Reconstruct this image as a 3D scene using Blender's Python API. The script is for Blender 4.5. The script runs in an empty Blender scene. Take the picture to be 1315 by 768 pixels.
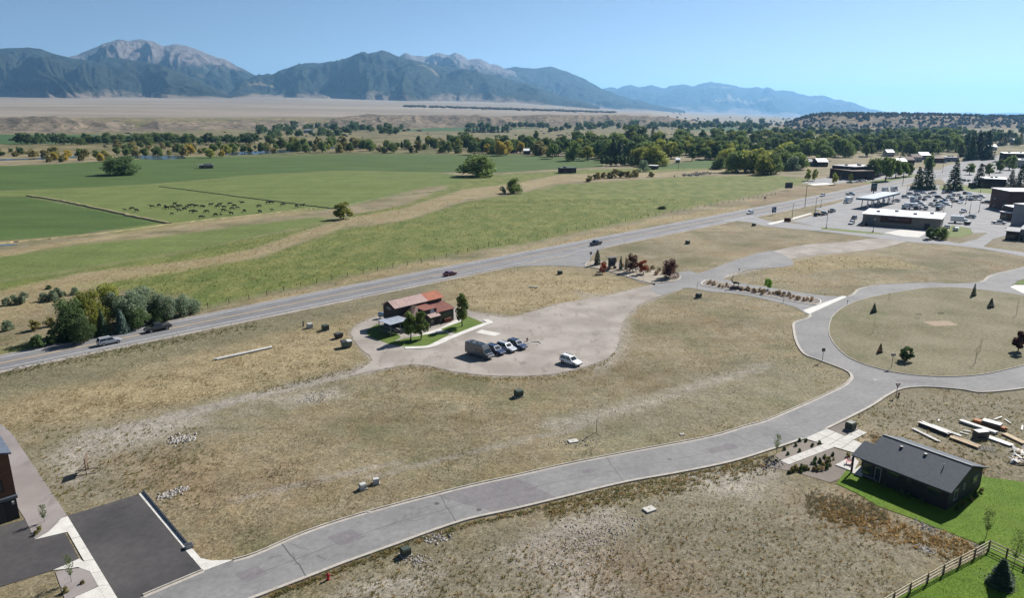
import bpy, bmesh, math, random
import numpy as np
from mathutils import Vector, Matrix, geometry
SC = bpy.context.scene
COL = SC.collection
rnd = random.Random(7)
RN = np.random.default_rng(11)
R = math.radians

# ---------------------------------------------------------------- camera, sky, sun, exposure
CAM_H = 48.0
PITCH = R(14.6)
FPX, CX, CY = 905.0, 657.5, 384.0          # focal length and centre measured in the 1315 px wide photograph
cam = bpy.data.cameras.new('camera'); camo = bpy.data.objects.new('camera', cam); COL.objects.link(camo)
cam.sensor_width = 36.0; cam.lens = 36.0 * FPX / 1315.0
cam.clip_start = 0.5; cam.clip_end = 120000.0
camo.location = (0, 0, CAM_H); camo.rotation_euler = (R(90) - PITCH, 0, 0)
SC.camera = camo
SUN_EL, SUN_AZ = R(38.0), math.atan2(0.68, 0.73)     # azimuth clockwise from +Y
W = bpy.data.worlds.new('World'); SC.world = W; W.use_nodes = True
nt = W.node_tree
sky = nt.nodes.new('ShaderNodeTexSky'); sky.sky_type = 'NISHITA'; sky.sun_disc = False
sky.sun_elevation = SUN_EL; sky.sun_rotation = SUN_AZ
sky.altitude = 1500; sky.air_density = 0.7; sky.dust_density = 0.8; sky.ozone_density = 0.7
bg = nt.nodes['Background']; bg.inputs['Strength'].default_value = 0.05
nt.links.new(sky.outputs['Color'], bg.inputs['Color'])
sun = bpy.data.lights.new('sun', 'SUN'); sun.energy = 5.0; sun.angle = R(0.53); sun.color = (1.0, 0.965, 0.915)
suno = bpy.data.objects.new('sun', sun); COL.objects.link(suno)
sd = Vector((math.sin(SUN_AZ) * math.cos(SUN_EL), math.cos(SUN_AZ) * math.cos(SUN_EL), math.sin(SUN_EL)))
suno.rotation_euler = sd.to_track_quat('Z', 'Y').to_euler(); suno.location = (60, 60, 120)
SC.view_settings.view_transform = 'Standard'; SC.view_settings.look = 'None'
SC.view_settings.gamma = 1.0; SC.view_settings.use_curve_mapping = False
SC.view_settings.exposure = 0.88
SC.render.resolution_x = 1024; SC.render.resolution_y = 599

# ---------------------------------------------------------------- helpers
SP, CP = math.sin(PITCH), math.cos(PITCH)
def G(px, py, z=0.0):
    """surveyed ground position (plane at height z) of a point of the photograph"""
    r = px - CX; d = py - CY
    t = (CAM_H - z) / (d * CP + FPX * SP)
    return Vector((r * t, (FPX * CP - d * SP) * t, z))
def mpp(py):                                  # metres per photo pixel on the ground at row py
    return CAM_H / ((py - CY) * CP + FPX * SP)

def h2(ix, iy, s):
    n = (ix.astype(np.int64) * 374761393 + iy.astype(np.int64) * 668265263 + s * 1442695041) & 0xffffffff
    n = ((n ^ (n >> 13)) * 1274126177) & 0xffffffff
    return ((n ^ (n >> 16)) & 0xffff) / 65535.0
def vn(x, y, s=0):
    x = np.asarray(x, float); y = np.asarray(y, float)
    ix = np.floor(x); iy = np.floor(y); fx = x - ix; fy = y - iy
    fx = fx * fx * (3 - 2 * fx); fy = fy * fy * (3 - 2 * fy)
    a = h2(ix, iy, s); b = h2(ix + 1, iy, s); c = h2(ix, iy + 1, s); d = h2(ix + 1, iy + 1, s)
    return (a + (b - a) * fx) * (1 - fy) + (c + (d - c) * fx) * fy
def fbm(x, y, s=0, o=4):
    r = 0; a = 0.5; t = 0
    for k in range(o):
        r = r + a * vn(x, y, s + k * 17); t += a; x = x * 2.03 + 5.1; y = y * 2.03 + 1.7; a *= 0.5
    return r / t
def sst(a, b, x):
    t = np.clip((x - a) / (b - a), 0, 1); return t * t * (3 - 2 * t)

def tag(o, label=None, cat=None, group=None, kind=None):
    if label: o['label'] = label
    if cat: o['category'] = cat
    if group: o['group'] = group
    if kind: o['kind'] = kind
    return o
def thing(name, label, cat, loc=(0, 0, 0), rz=0.0, group=None):
    o = bpy.data.objects.new(name, None); COL.objects.link(o)
    o.empty_display_size = 0.3
    o.location = loc; o.rotation_euler = (0, 0, rz)
    return tag(o, label, cat, group)
def dup(root, loc=None, rz=None, scale=None, label=None, group=None):
    r = root.copy(); COL.objects.link(r)
    if loc is not None: r.location = loc
    if rz is not None: r.rotation_euler = (0, 0, rz)
    if scale is not None: r.scale = scale
    if label: r['label'] = label
    if group: r['group'] = group
    for ch in root.children:
        c = ch.copy(); COL.objects.link(c); c.parent = r
        for g in ch.children:
            d = g.copy(); COL.objects.link(d); d.parent = c
    return r
def mesh_np(name, v, f, mat=None, smooth=False, parent=None):
    me = bpy.data.meshes.new(name)
    v = np.asarray(v, np.float32); f = np.asarray(f, np.int32)
    n = f.shape[1]
    me.vertices.add(len(v)); me.vertices.foreach_set('co', v.ravel())
    me.loops.add(f.size); me.loops.foreach_set('vertex_index', f.ravel())
    me.polygons.add(len(f)); me.polygons.foreach_set('loop_start', np.arange(0, f.size, n, dtype=np.int32))
    try: me.polygons.foreach_set('loop_total', np.full(len(f), n, dtype=np.int32))
    except Exception: pass
    me.polygons.foreach_set('use_smooth', np.full(len(f), smooth))
    me.update(calc_edges=True); me.validate()
    if mat: me.materials.append(mat)
    o = bpy.data.objects.new(name, me); COL.objects.link(o)
    if parent: o.parent = parent
    return o
class MB:
    def __init__(s): s.v = []; s.f = []
    def add(s, vs, fs):
        b = len(s.v); s.v += [tuple(q) for q in vs]; s.f += [tuple(b + i for i in f) for f in fs]; return s
    def box(s, c, d, rz=0.0, m=None):
        x, y, z = d[0] / 2, d[1] / 2, d[2] / 2
        M = m if m is not None else Matrix.Rotation(rz, 3, 'Z')
        vs = [M @ Vector((a * x, b * y, e * z)) + Vector(c) for e in (-1, 1) for a, b in ((-1, -1), (1, -1), (1, 1), (-1, 1))]
        return s.add(vs, [(3, 2, 1, 0), (4, 5, 6, 7), (0, 1, 5, 4), (1, 2, 6, 5), (2, 3, 7, 6), (3, 0, 4, 7)])
    def beam(s, p, q, w, h):
        p = Vector(p); q = Vector(q); d = q - p; L = d.length
        x = d.normalized(); up = Vector((0, 0, 1)) if abs(x.z) < 0.95 else Vector((0, 1, 0))
        y = up.cross(x).normalized(); z = x.cross(y)
        M = Matrix((x, y, z)).transposed()
        return s.box((p + q) / 2, (L, w, h), m=M)
    def tube(s, p, q, r0, r1=None, n=7):
        r1 = r0 if r1 is None else r1
        p = Vector(p); q = Vector(q); x = (q - p).normalized()
        a = x.orthogonal().normalized(); b = x.cross(a)
        vs = []
        for c, r in ((p, r0), (q, r1)):
            for k in range(n):
                t = 2 * math.pi * k / n; vs.append(c + a * (r * math.cos(t)) + b * (r * math.sin(t)))
        fs = [(k, (k + 1) % n, n + (k + 1) % n, n + k) for k in range(n)]
        fs += [tuple(range(n - 1, -1, -1)), tuple(range(n, 2 * n))]
        return s.add(vs, fs)
    def prism(s, poly, z0, z1):
        n = len(poly)
        vs = [(p[0], p[1], z0) for p in poly] + [(p[0], p[1], z1) for p in poly]
        s.add(vs, [tuple(range(n - 1, -1, -1)), tuple(range(n, 2 * n))] + [(k, (k + 1) % n, n + (k + 1) % n, n + k) for k in range(n)])
        return s
    def poly(s, vs): return s.add(vs, [tuple(range(len(vs)))])
    def loft(s, rings, caps=True):
        n = len(rings[0]); b = len(s.v)
        for r in rings: s.v += [tuple(q) for q in r]
        for i in range(len(rings) - 1):
            for k in range(n):
                s.f.append((b + i * n + k, b + i * n + (k + 1) % n, b + (i + 1) * n + (k + 1) % n, b + (i + 1) * n + k))
        if caps:
            s.f.append(tuple(b + k for k in range(n - 1, -1, -1)))
            m = b + (len(rings) - 1) * n; s.f.append(tuple(m + k for k in range(n)))
        return s
    def mesh(s, name, mat):
        me = bpy.data.meshes.new(name); me.from_pydata(s.v, [], s.f); me.update()
        if mat: me.materials.append(mat)
        return me
    def build(s, name, mat, parent=None, smooth=False, fixn=True):
        me = s.mesh(name, mat)
        if fixn:
            bm = bmesh.new(); bm.from_mesh(me); bmesh.ops.recalc_face_normals(bm, faces=bm.faces); bm.to_mesh(me); bm.free()
        if smooth: me.polygons.foreach_set('use_smooth', [True] * len(me.polygons))
        o = bpy.data.objects.new(name, me); COL.objects.link(o)
        if parent: o.parent = parent
        return o

def smoothline(pts, k=4, closed=False):
    P = [Vector((p[0], p[1])) for p in pts]; n = len(P); out = []
    rng = range(n if closed else n - 1)
    for i in rng:
        g = (lambda j: P[j % n]) if closed else (lambda j: P[max(0, min(n - 1, j))])
        a, b, c, d = g(i - 1), g(i), g(i + 1), g(i + 2)
        for j in range(k):
            t = j / k
            out.append(0.5 * ((2 * b) + (c - a) * t + (2 * a - 5 * b + 4 * c - d) * t * t + (3 * b - a - 3 * c + d) * t ** 3))
    if not closed: out.append(P[-1])
    return out
def pxl(pts): return [G(*p).to_2d() for p in pts]
def sheet(name, pts, z, mat, label, jit=0.0, sm=0, seed=0, kind='structure'):
    P = smoothline(pts, sm, True) if sm else [Vector(p[:2]) for p in pts]
    if jit:                                           # ragged edge
        Q = []
        for i in range(len(P)):
            a, b = P[i], P[(i + 1) % len(P)]; m = max(1, min(60, int((b - a).length / 0.7)))
            for j in range(m): Q.append(a.lerp(b, j / m))
        P = []
        for q in Q:
            e = fbm(np.array([q.x / 2.5]), np.array([q.y / 2.5]), seed)[0] - 0.5
            e2 = vn(np.array([q.x / .7]), np.array([q.y / .7]), seed + 3)[0] - 0.5
            P.append(Vector((q.x + (e * 2 + e2 * .5) * jit, q.y + (e * 2 - e2 * .6) * jit)))
    V3 = [Vector((p.x, p.y, z)) for p in P]
    tris = geometry.tessellate_polygon([V3])
    me = bpy.data.meshes.new(name); me.from_pydata([tuple(v) for v in V3], [], [tuple(t) for t in tris]); me.update()
    bm = bmesh.new(); bm.from_mesh(me)
    for f in bm.faces:
        if f.normal.z < 0: f.normal_flip()
    bm.to_mesh(me); bm.free()
    me.materials.append(mat)
    o = bpy.data.objects.new(name, me); COL.objects.link(o)
    tag(o, label, None, None, kind)
    return o
def offset_line(P, d):
    out = []
    for i, p in enumerate(P):
        t = (P[min(i + 1, len(P) - 1)] - P[max(i - 1, 0)]).normalized()
        out.append(Vector((p.x - t.y * d, p.y + t.x * d)))
    return out
def ribbon(name, P, sect, mat, label=None, kind='structure', parent=None, closed=False):
    """sweep a cross-section [(offset to the left, z), ...] along P"""
    L = [offset_line(P, d) for d, z in sect]
    n = len(P); m = len(sect)
    v = [(L[j][i].x, L[j][i].y, sect[j][1]) for i in range(n) for j in range(m)]
    f = [(i * m + j, i * m + j + 1, (i + 1) * m + j + 1, (i + 1) * m + j) for i in range(n - 1) for j in range(m - 1)]
    mb = MB(); mb.v = v; mb.f = f
    o = mb.build(name, mat, parent, fixn=False)
    me = o.data
    if len(me.polygons) and sum(p.normal.z for p in me.polygons) < 0: me.flip_normals()
    if not parent: tag(o, label, None, None, kind)
    return o

# ---------------------------------------------------------------- materials
MATS = {}
def _n(nt, t, **kw):
    n = nt.nodes.new(t)
    for k, v in kw.items(): setattr(n, k, v)
    return n
class NT:
    def __init__(s, mat):
        mat.use_nodes = True; s.nt = mat.node_tree; s.b = s.nt.nodes['Principled BSDF']
        s.geo = _n(s.nt, 'ShaderNodeNewGeometry'); s.tc = _n(s.nt, 'ShaderNodeTexCoord')
    def L(s, a, b): s.nt.links.new(a, b)
    def noise(s, scale, det=4, src=None, rough=0.55, stretch=None):
        n = _n(s.nt, 'ShaderNodeTexNoise'); n.inputs['Scale'].default_value = scale
        n.inputs['Detail'].default_value = det; n.inputs['Roughness'].default_value = rough
        v = src or s.geo.outputs['Position']
        if stretch:
            m = _n(s.nt, 'ShaderNodeMapping'); m.inputs['Scale'].default_value = stretch[:3]
            if len(stretch) > 3: m.inputs['Rotation'].default_value = (0, 0, stretch[3])
            s.L(v, m.inputs['Vector']); v = m.outputs['Vector']
        s.L(v, n.inputs['Vector']); return n.outputs['Fac']
    def rng(s, x, a, b, c=0.0, d=1.0):
        m = _n(s.nt, 'ShaderNodeMapRange'); m.inputs['From Min'].default_value = a; m.inputs['From Max'].default_value = b
        m.inputs['To Min'].default_value = c; m.inputs['To Max'].default_value = d
        s.L(x, m.inputs['Value']); return m.outputs['Result']
    def math(s, op, a, b):
        m = _n(s.nt, 'ShaderNodeMath', operation=op)
        for i, q in enumerate((a, b)):
            if isinstance(q, (int, float)): m.inputs[i].default_value = q
            else: s.L(q, m.inputs[i])
        return m.outputs[0]
    def mix(s, f, a, b, mode='MIX'):
        m = _n(s.nt, 'ShaderNodeMix', data_type='RGBA', blend_type=mode)
        for k, q in ((0, f), (6, a), (7, b)):
            if isinstance(q, (int, float)): m.inputs[k].default_value = q
            elif isinstance(q, tuple): m.inputs[k].default_value = (*q[:3], 1)
            else: s.L(q, m.inputs[k])
        return m.outputs[2]
    def attr(s, name):
        a = _n(s.nt, 'ShaderNodeAttribute'); a.attribute_name = name; return a
    def color(s, c): s.L(c, s.b.inputs['Base Color'])
    def bump(s, h, strength=0.3, dist=0.05):
        b = _n(s.nt, 'ShaderNodeBump'); b.inputs['Strength'].default_value = strength; b.inputs['Distance'].default_value = dist
        s.L(h, b.inputs['Height']); s.L(b.outputs['Normal'], s.b.inputs['Normal'])
def PM(name, c, c2=None, scale=3.0, rough=0.7, metal=0.0, bump=0.0, bscale=None, fine=None, spec=None, coat=0.0, stretch=None, objc=False):
    """procedural painted / weathered surface: two tones broken up by noise"""
    if name in MATS: return MATS[name]
    m = bpy.data.materials.new(name); t = NT(m)
    c2 = c2 or tuple(x * 0.82 for x in c)
    src = t.tc.outputs['Object'] if objc else None
    f = t.rng(t.noise(scale, 5, src, stretch=stretch), 0.32, 0.68)
    col = t.mix(f, c, c2)
    if fine:
        g = t.rng(t.noise(fine, 3, src), 0.3, 0.7, 0.82, 1.15)
        col = t.mix(1.0, col, g, 'MULTIPLY')
    t.color(col)
    t.b.inputs['Roughness'].default_value = rough; t.b.inputs['Metallic'].default_value = metal
    if spec is not None: t.b.inputs['Specular IOR Level'].default_value = spec
    if coat: t.b.inputs['Coat Weight'].default_value = coat
    if bump: t.bump(t.noise(bscale or scale * 4, 4, src), bump, 0.03)
    MATS[name] = m; return m
ALB = 0.74                                   # photographed tone -> surface reflectance
def srgb(r, g, b):
    f = lambda x: (x / 255 / 12.92) if x / 255 <= 0.04045 else ((x / 255 + 0.055) / 1.055) ** 2.4
    return (f(r) * ALB, f(g) * ALB, f(b) * ALB)

# ---------------------------------------------------------------- land: where each kind of ground cover lies
def P_(s):   # "x,y x,y ..." -> surveyed world polygon
    return np.array([tuple(G(*map(float, q.split(',')))[:2]) for q in s.split()])
def sdf(X, Y, P):
    """signed distance, positive inside"""
    d = np.full(X.shape, 1e18); ins = np.zeros(X.shape, bool); n = len(P)
    for i in range(n):
        ax, ay = P[i]; bx, by = P[(i + 1) % n]; ex, ey = bx - ax, by - ay
        wx, wy = X - ax, Y - ay
        t = np.clip((wx * ex + wy * ey) / (ex * ex + ey * ey + 1e-12), 0, 1)
        d = np.minimum(d, (wx - ex * t) ** 2 + (wy - ey * t) ** 2)
        c = ((ay > Y) != (by > Y)) & (X < (ex) * (Y - ay) / (ey + 1e-12) + ax)
        ins ^= c
    d = np.sqrt(d); return np.where(ins, d, -d)
COVER = {
 'green': ['-200,218 0,213 60,211 330,195 560,193 770,204 775,214 700,218 640,222 560,221 430,219 330,224 200,236 60,243 -200,250',
           '-200,258 35,252 120,268 205,286 100,301 -200,325',
           '-200,188 0,185 180,183 330,179 200,173.5 0,172.5 -200,173', '500,168.5 600,168 700,164 560,163.5', '840,213 900,205 960,205 960,214 850,217',
           '990,168 1050,165 940,163 860,167'],
 'pasture': ['-200,250 60,243 200,236 330,224 430,219 560,221 600,226 585,236 545,241 430,268 330,276 230,288 150,300 120,268 35,252 -200,258',
             '-60,338 0,329 100,314 210,304 300,291 330,287 410,278 430,281 400,290 330,304 240,322 120,343 0,361 -60,368'],
 'meadow': ['85,368 180,352 270,341 330,331 440,293 520,283 600,258 660,249 720,237 860,228 990,224 1050,231 960,252 860,272 760,295 660,315 530,336 400,366 330,379 262,396 220,380 150,372',
            '-60,368 0,361 120,343 240,322 330,304 400,290 430,281 520,262 580,240 600,243 560,254 520,268 430,284 330,319 270,332 100,352 0,376 -60,388', '560,222 600,226 640,224 720,219 860,214 960,209 960,214 860,220 720,224 660,236 600,243 575,243', '0,448 70,432 110,420 60,446 0,462'],
 'straw': ['-100,398 0,374 100,351 270,331 330,318 430,283 520,267 560,254 600,242 660,236 720,224 860,221 960,214 960,221 860,226 720,234 660,247 600,256 520,281 440,290 400,306 330,330 270,341 150,362 60,388 0,420 -100,440',
           '-100,338 0,324 100,307 230,288 330,276 400,270 400,274 330,281 230,293 100,313 0,330 -100,345',
           '660,335 760,306 860,285 960,268 960,262 860,278 760,298 660,325 530,345 400,376 330,389 330,384 400,370 530,338',
           '0,208 150,203 330,199 150,197 0,203', '985,355 1000,340 1060,328 1150,330 1200,345 1090,345'],
 'golden': ['-30,520 60,505 150,487 240,468 330,440 400,420 480,402 455,420 450,435 478,462 420,478 330,500 230,525 140,540 30,552 -30,560',
            '560,372 600,350 700,345 830,362 760,384 660,406 600,396'],
 'bank': ['-60,490 0,476 100,458 200,437 330,409 430,392 530,367 600,354 660,343 640,350 600,364 540,380 500,392 430,405 330,430 240,455 120,487 0,512 -60,525'],
 'gravelly': ['40,575 100,548 200,530 330,508 450,482 420,500 330,530 280,560 180,600 190,640 90,660 60,620',
              '430,768 560,700 660,665 800,630 985,590 1010,600 1075,640 1130,672 1240,700 1150,768 1050,900 300,900',
              '1100,545 1160,505 1240,505 1330,505 1330,625 1260,600 1140,555 1110,560',
              '1220,310 1262,300 1275,296 1330,318 1330,322 1270,312',
              '1118,402 1145,412 1120,424 1098,414', '700,540 790,522 900,488 985,466 985,474 900,498 790,534 720,552'],
 'stony': ['640,720 690,680 740,662 790,655 806,680 760,705 790,740 820,790 720,790 690,740', '700,543 790,524 900,490 985,467 985,473 900,497 790,533 715,552', '60,590 110,556 210,537 260,540 200,566 120,590 90,625', '350,512 430,500 445,508 380,522', '860,608 960,600 1000,610 960,640 900,630', '795,410 806,406 806,440 796,462 770,478 760,474 786,455 792,432', '430,768 480,745 560,728 540,760', '735,372 800,386 812,402 790,400'],
 'rust': ['150,585 250,575 300,600 330,640 250,660 200,630', '1035,640 1085,628 1140,650 1120,668 1060,660', '960,268 1030,250 1130,235 1050,237 960,258',
          '1120,560 1200,578 1262,600 1262,606 1180,584', '330,600 380,596 370,640 330,650', '700,700 760,690 900,740 860,768 760,768', '900,330 990,320 1085,310 990,314'],
 'track': ['480,463 455,471.7 423,480.5 380,490.5 330,503 276,516 230,527 200,536 150,548 110,552 110,560 170,552 240,539 276,527 330,512 355,508 405,495 450,484 494,476', '876,366 851,381 822,393 805,409 798,428 795,446 783,462 755,472.5 710,482.5 660,485 626,484 581,479 556,472.5 526,470 493,476 470,480 450,484 476,463 464,450 453,438 448,428 453,419 469,410 490,404 560,388 603,399 660,406 710,391 773,380 820,369 846,363',
   '470,612 560,590 660,566 760,545 760,547 660,569 560,593 471,616', '300,640 420,612 520,590 520,592 420,616 302,645', '905,350 990,326 1085,312 1125,307 1125,310 1085,314 990,330 930,345 985,340 1048,326 1135,316 1135,319 1048,329 985,344 930,357'],
 'grey': ['1075,410 1180,372 1300,385 1320,465 1200,478 1100,455', '740,560 800,540 900,510 1010,470 1080,480 980,532 860,565 760,580'],
}
COVER = {k: [P_(s) for s in v] for k, v in COVER.items()}
def slope_u(u): return np.interp(u, [-.75, -.3, .0, .15, .30, .40], [.035, .035, .0275, .0105, .007, 0])
def blb(u): return np.interp(u, [-1.2, -.7, -.45, -.22, .0, .15, .3], [2000, 2050, 2300, 2800, 3000, 3300, 3500])   # foot of the bluff
def terr(X, Y):
    Ys = np.maximum(Y, 1.0); u = X / Ys
    b = blb(u); m = np.interp(u, [-3, .19, .26], [1, 1, 0])
    z = m * 44 * sst(b + 150, b + 420, Ys) + np.maximum(0, Ys - b - 500) * slope_u(u) * sst(0, 900, Ys - b - 500)
    return z
def axis(a0, a1, fine, growth, far):
    A = list(np.arange(a0, a1 + fine * .5, fine)); s = fine
    hi = []; x = A[-1]
    while x < far: s = max(fine, (x - (a1 - fine * 40)) * growth); x += s; hi.append(x)
    return A, hi
fx, hx = axis(-110, 110, 1.25, 0.02, 42000)
XA = np.array([-q for q in hx[::-1]] + fx + hx)
ya, yb = axis(-20, 240, 1.25, 0.016, 52000)
YA = np.array([-400, -100] + ya + yb)
XX, YY = np.meshgrid(XA, YA)
near = 1 - sst(250, 700, np.hypot(XX, YY))
ZZ = terr(XX, YY) - 0.025 - 0.05 * fbm(XX / 6, YY / 6, 3) * near - 0.02 * vn(XX / 1.9, YY / 1.9, 9) * near
ZZ -= sst(6000, 40000, np.hypot(XX, YY)) * 6
def gz(x, y): return -0.06
nx, ny = len(XA), len(YA)
idx = np.arange(nx * ny).reshape(ny, nx)
F4 = np.stack([idx[:-1, :-1], idx[:-1, 1:], idx[1:, 1:], idx[1:, :-1]], -1).reshape(-1, 4)

# ground material: dry grassland, with each cover laid in where it grows
CCOL = {'olive': srgb(126, 115, 85), 'tan': srgb(166, 150, 118), 'pale': srgb(176, 166, 145), 'dark': srgb(92, 87, 62)}
gm = bpy.data.materials.new('grassland'); t = NT(gm)
nb = t.rng(t.noise(0.03, 6, rough=.6), .40, .60); nm = t.rng(t.noise(0.22, 5), .35, .68); nf = t.rng(t.noise(1.3, 6, rough=.7), .33, .68)
nff = t.rng(t.noise(4.5, 4, rough=.75), .34, .66)
c = t.mix(nb, CCOL['olive'], CCOL['tan'])
c = t.mix(t.math('MULTIPLY', nm, .55), c, CCOL['pale'])
c = t.mix(t.math('MULTIPLY', nf, .60), c, CCOL['dark'])
c = t.mix(t.math('MULTIPLY', t.rng(t.noise(.055, 6, rough=.65), .50, .62), .65), c, srgb(96, 98, 64))
c = t.mix(t.math('MULTIPLY', t.rng(t.noise(.075, 6, rough=.65, stretch=(1, .55, 1, R(-20))), .52, .66), .5), c, srgb(134, 112, 82))
def layer(c, name, cols, amp, width, strength=1.0, nscale=.12, stretch=None):
    n = t.noise(nscale, 6, rough=.62, stretch=stretch)
    a = t.attr(name).outputs['Fac']
    f = t.rng(t.math('ADD', a, t.math('MULTIPLY', t.math('SUBTRACT', n, .5), amp)), -width, width, 0, strength)
    k = t.mix(t.rng(t.noise(nscale * 2.3, 5, stretch=stretch), .36, .64), cols[0], cols[1])
    if len(cols) > 2: k = t.mix(t.math('MULTIPLY', t.rng(t.noise(nscale * 9, 5, rough=.7), .4, .7), .6), k, cols[2])
    return t.mix(f, c, k)
c = layer(c, 'grey', [srgb(142, 138, 116), srgb(116, 112, 86), srgb(160, 152, 130)], 10, 6, .75)
c = layer(c, 'bank', [srgb(122, 118, 92), srgb(140, 130, 108), srgb(84, 88, 58)], 5, 2.5, .9, .3)
c = layer(c, 'golden', [srgb(176, 160, 126), srgb(156, 141, 108), srgb(122, 111, 82)], 16, 5, .9, .12)
c = layer(c, 'gravelly', [srgb(150, 142, 126), srgb(134, 126, 104), srgb(104, 100, 76)], 24, 5, .85, .16)
c = layer(c, 'stony', [srgb(190, 183, 172), srgb(164, 156, 142), srgb(122, 116, 98)], 6, 2, .8, .35)
c = layer(c, 'rust', [srgb(142, 114, 88), srgb(122, 96, 72), srgb(150, 132, 104)], 14, 6, .45, .2)
c = layer(c, 'track', [srgb(172, 165, 156), srgb(158, 150, 140), srgb(128, 120, 104)], 3.4, .8, .85, .5)
c = layer(c, 'meadow', [srgb(96, 110, 52), srgb(132, 132, 76), srgb(80, 98, 46)], 16, 3, .95, .06, (1, .5, 1, R(-40)))
c = layer(c, 'pasture', [srgb(102, 116, 60), srgb(114, 126, 70), srgb(90, 106, 52)], 10, 4, .95, .03, (1, .4, 1, 0))
c = layer(c, 'green', [srgb(70, 93, 44), srgb(82, 104, 52)], 8, 3, .97, .02, (.4, 1, 1, 0))
c = layer(c, 'straw', [srgb(172, 156, 122), srgb(154, 136, 100), srgb(120, 116, 74)], 18, 2, .7, .06, (1, .5, 1, R(-40)))
fl = t.attr('flood').outputs['Fac']
kf = t.mix(t.rng(t.noise(.012, 6), .4, .62), srgb(140, 126, 92), srgb(98, 98, 62)); kf = t.mix(t.rng(t.noise(.05, 5), .5, .7), kf, srgb(64, 68, 44))
c = t.mix(fl, c, kf)
c = layer(c, 'green2', [srgb(56, 86, 46), srgb(72, 100, 54)], 10, 4, .97, .02)
pl = t.attr('plain').outputs['Fac']
kp = t.mix(t.rng(t.noise(.0016, 6, stretch=(.35, 1, 1)), .38, .62), srgb(160, 149, 134), srgb(138, 128, 114))
kp = t.mix(t.rng(t.noise(.0045, 6, stretch=(.2, 1, 1)), .52, .70, 0, .8), kp, srgb(118, 110, 92))
c = t.mix(pl, c, kp)
c = t.mix(1.0, c, t.rng(t.noise(.10, 5, rough=.6, stretch=(.10, 1.0, 1, R(12))), .35, .65, .90, 1.10), 'MULTIPLY')
grain = t.rng(t.noise(7.0, 3, rough=.8), .25, .75, .66, 1.3)
c = t.mix(1.0, c, grain, 'MULTIPLY')
c = t.mix(1.0, c, t.rng(t.noise(2.3, 4, rough=.75), .3, .7, .62, 1.36), 'MULTIPLY')
c = t.mix(1.0, c, t.rng(t.noise(.55, 4, rough=.7), .3, .7, .82, 1.16), 'MULTIPLY')
t.color(c); t.b.inputs['Roughness'].default_value = .95; t.b.inputs['Specular IOR Level'].default_value = .15
t.bump(t.math('ADD', t.noise(3.2, 5, rough=.75), t.math('MULTIPLY', t.noise(.6, 4), 1.6)), .75, .16)
ground = mesh_np('ground', np.stack([XX.ravel(), YY.ravel(), ZZ.ravel()], 1), F4, gm, True)
tag(ground, 'wide valley floor of dry grass, irrigated meadow and pale far plain', None, None, 'structure')
def cover_sdf(k, X, Y):
    d = np.full(X.shape, -1e9)
    for P in COVER[k]: d = np.maximum(d, sdf(X, Y, P))
    return d
GS = {}
G2 = COVER['green'][2:4] + COVER['green'][5:]
for k in COVER:
    GS[k] = np.clip(cover_sdf(k, XX, YY), -400, 400)
d2 = np.full(XX.shape, -1e9)
for P in G2: d2 = np.maximum(d2, sdf(XX, YY, P))
GS['green2'] = np.clip(d2, -400, 400)
GS['flood'] = sst(860, 960, YY + (fbm(XX / 150, YY / 60, 5) - .5) * 160 + np.clip(-XX, -600, 600) * .0)
u_ = XX / np.maximum(YY, 1)
GS['plain'] = sst(0, 300, YY - blb(u_) - 250) * np.interp(u_, [-3, .2, .3, .42], [1, 1, .75, .35])
for k, a in GS.items():
    at = ground.data.attributes.new(k, 'FLOAT', 'POINT'); at.data.foreach_set('value', a.astype(np.float32).ravel())

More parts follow.
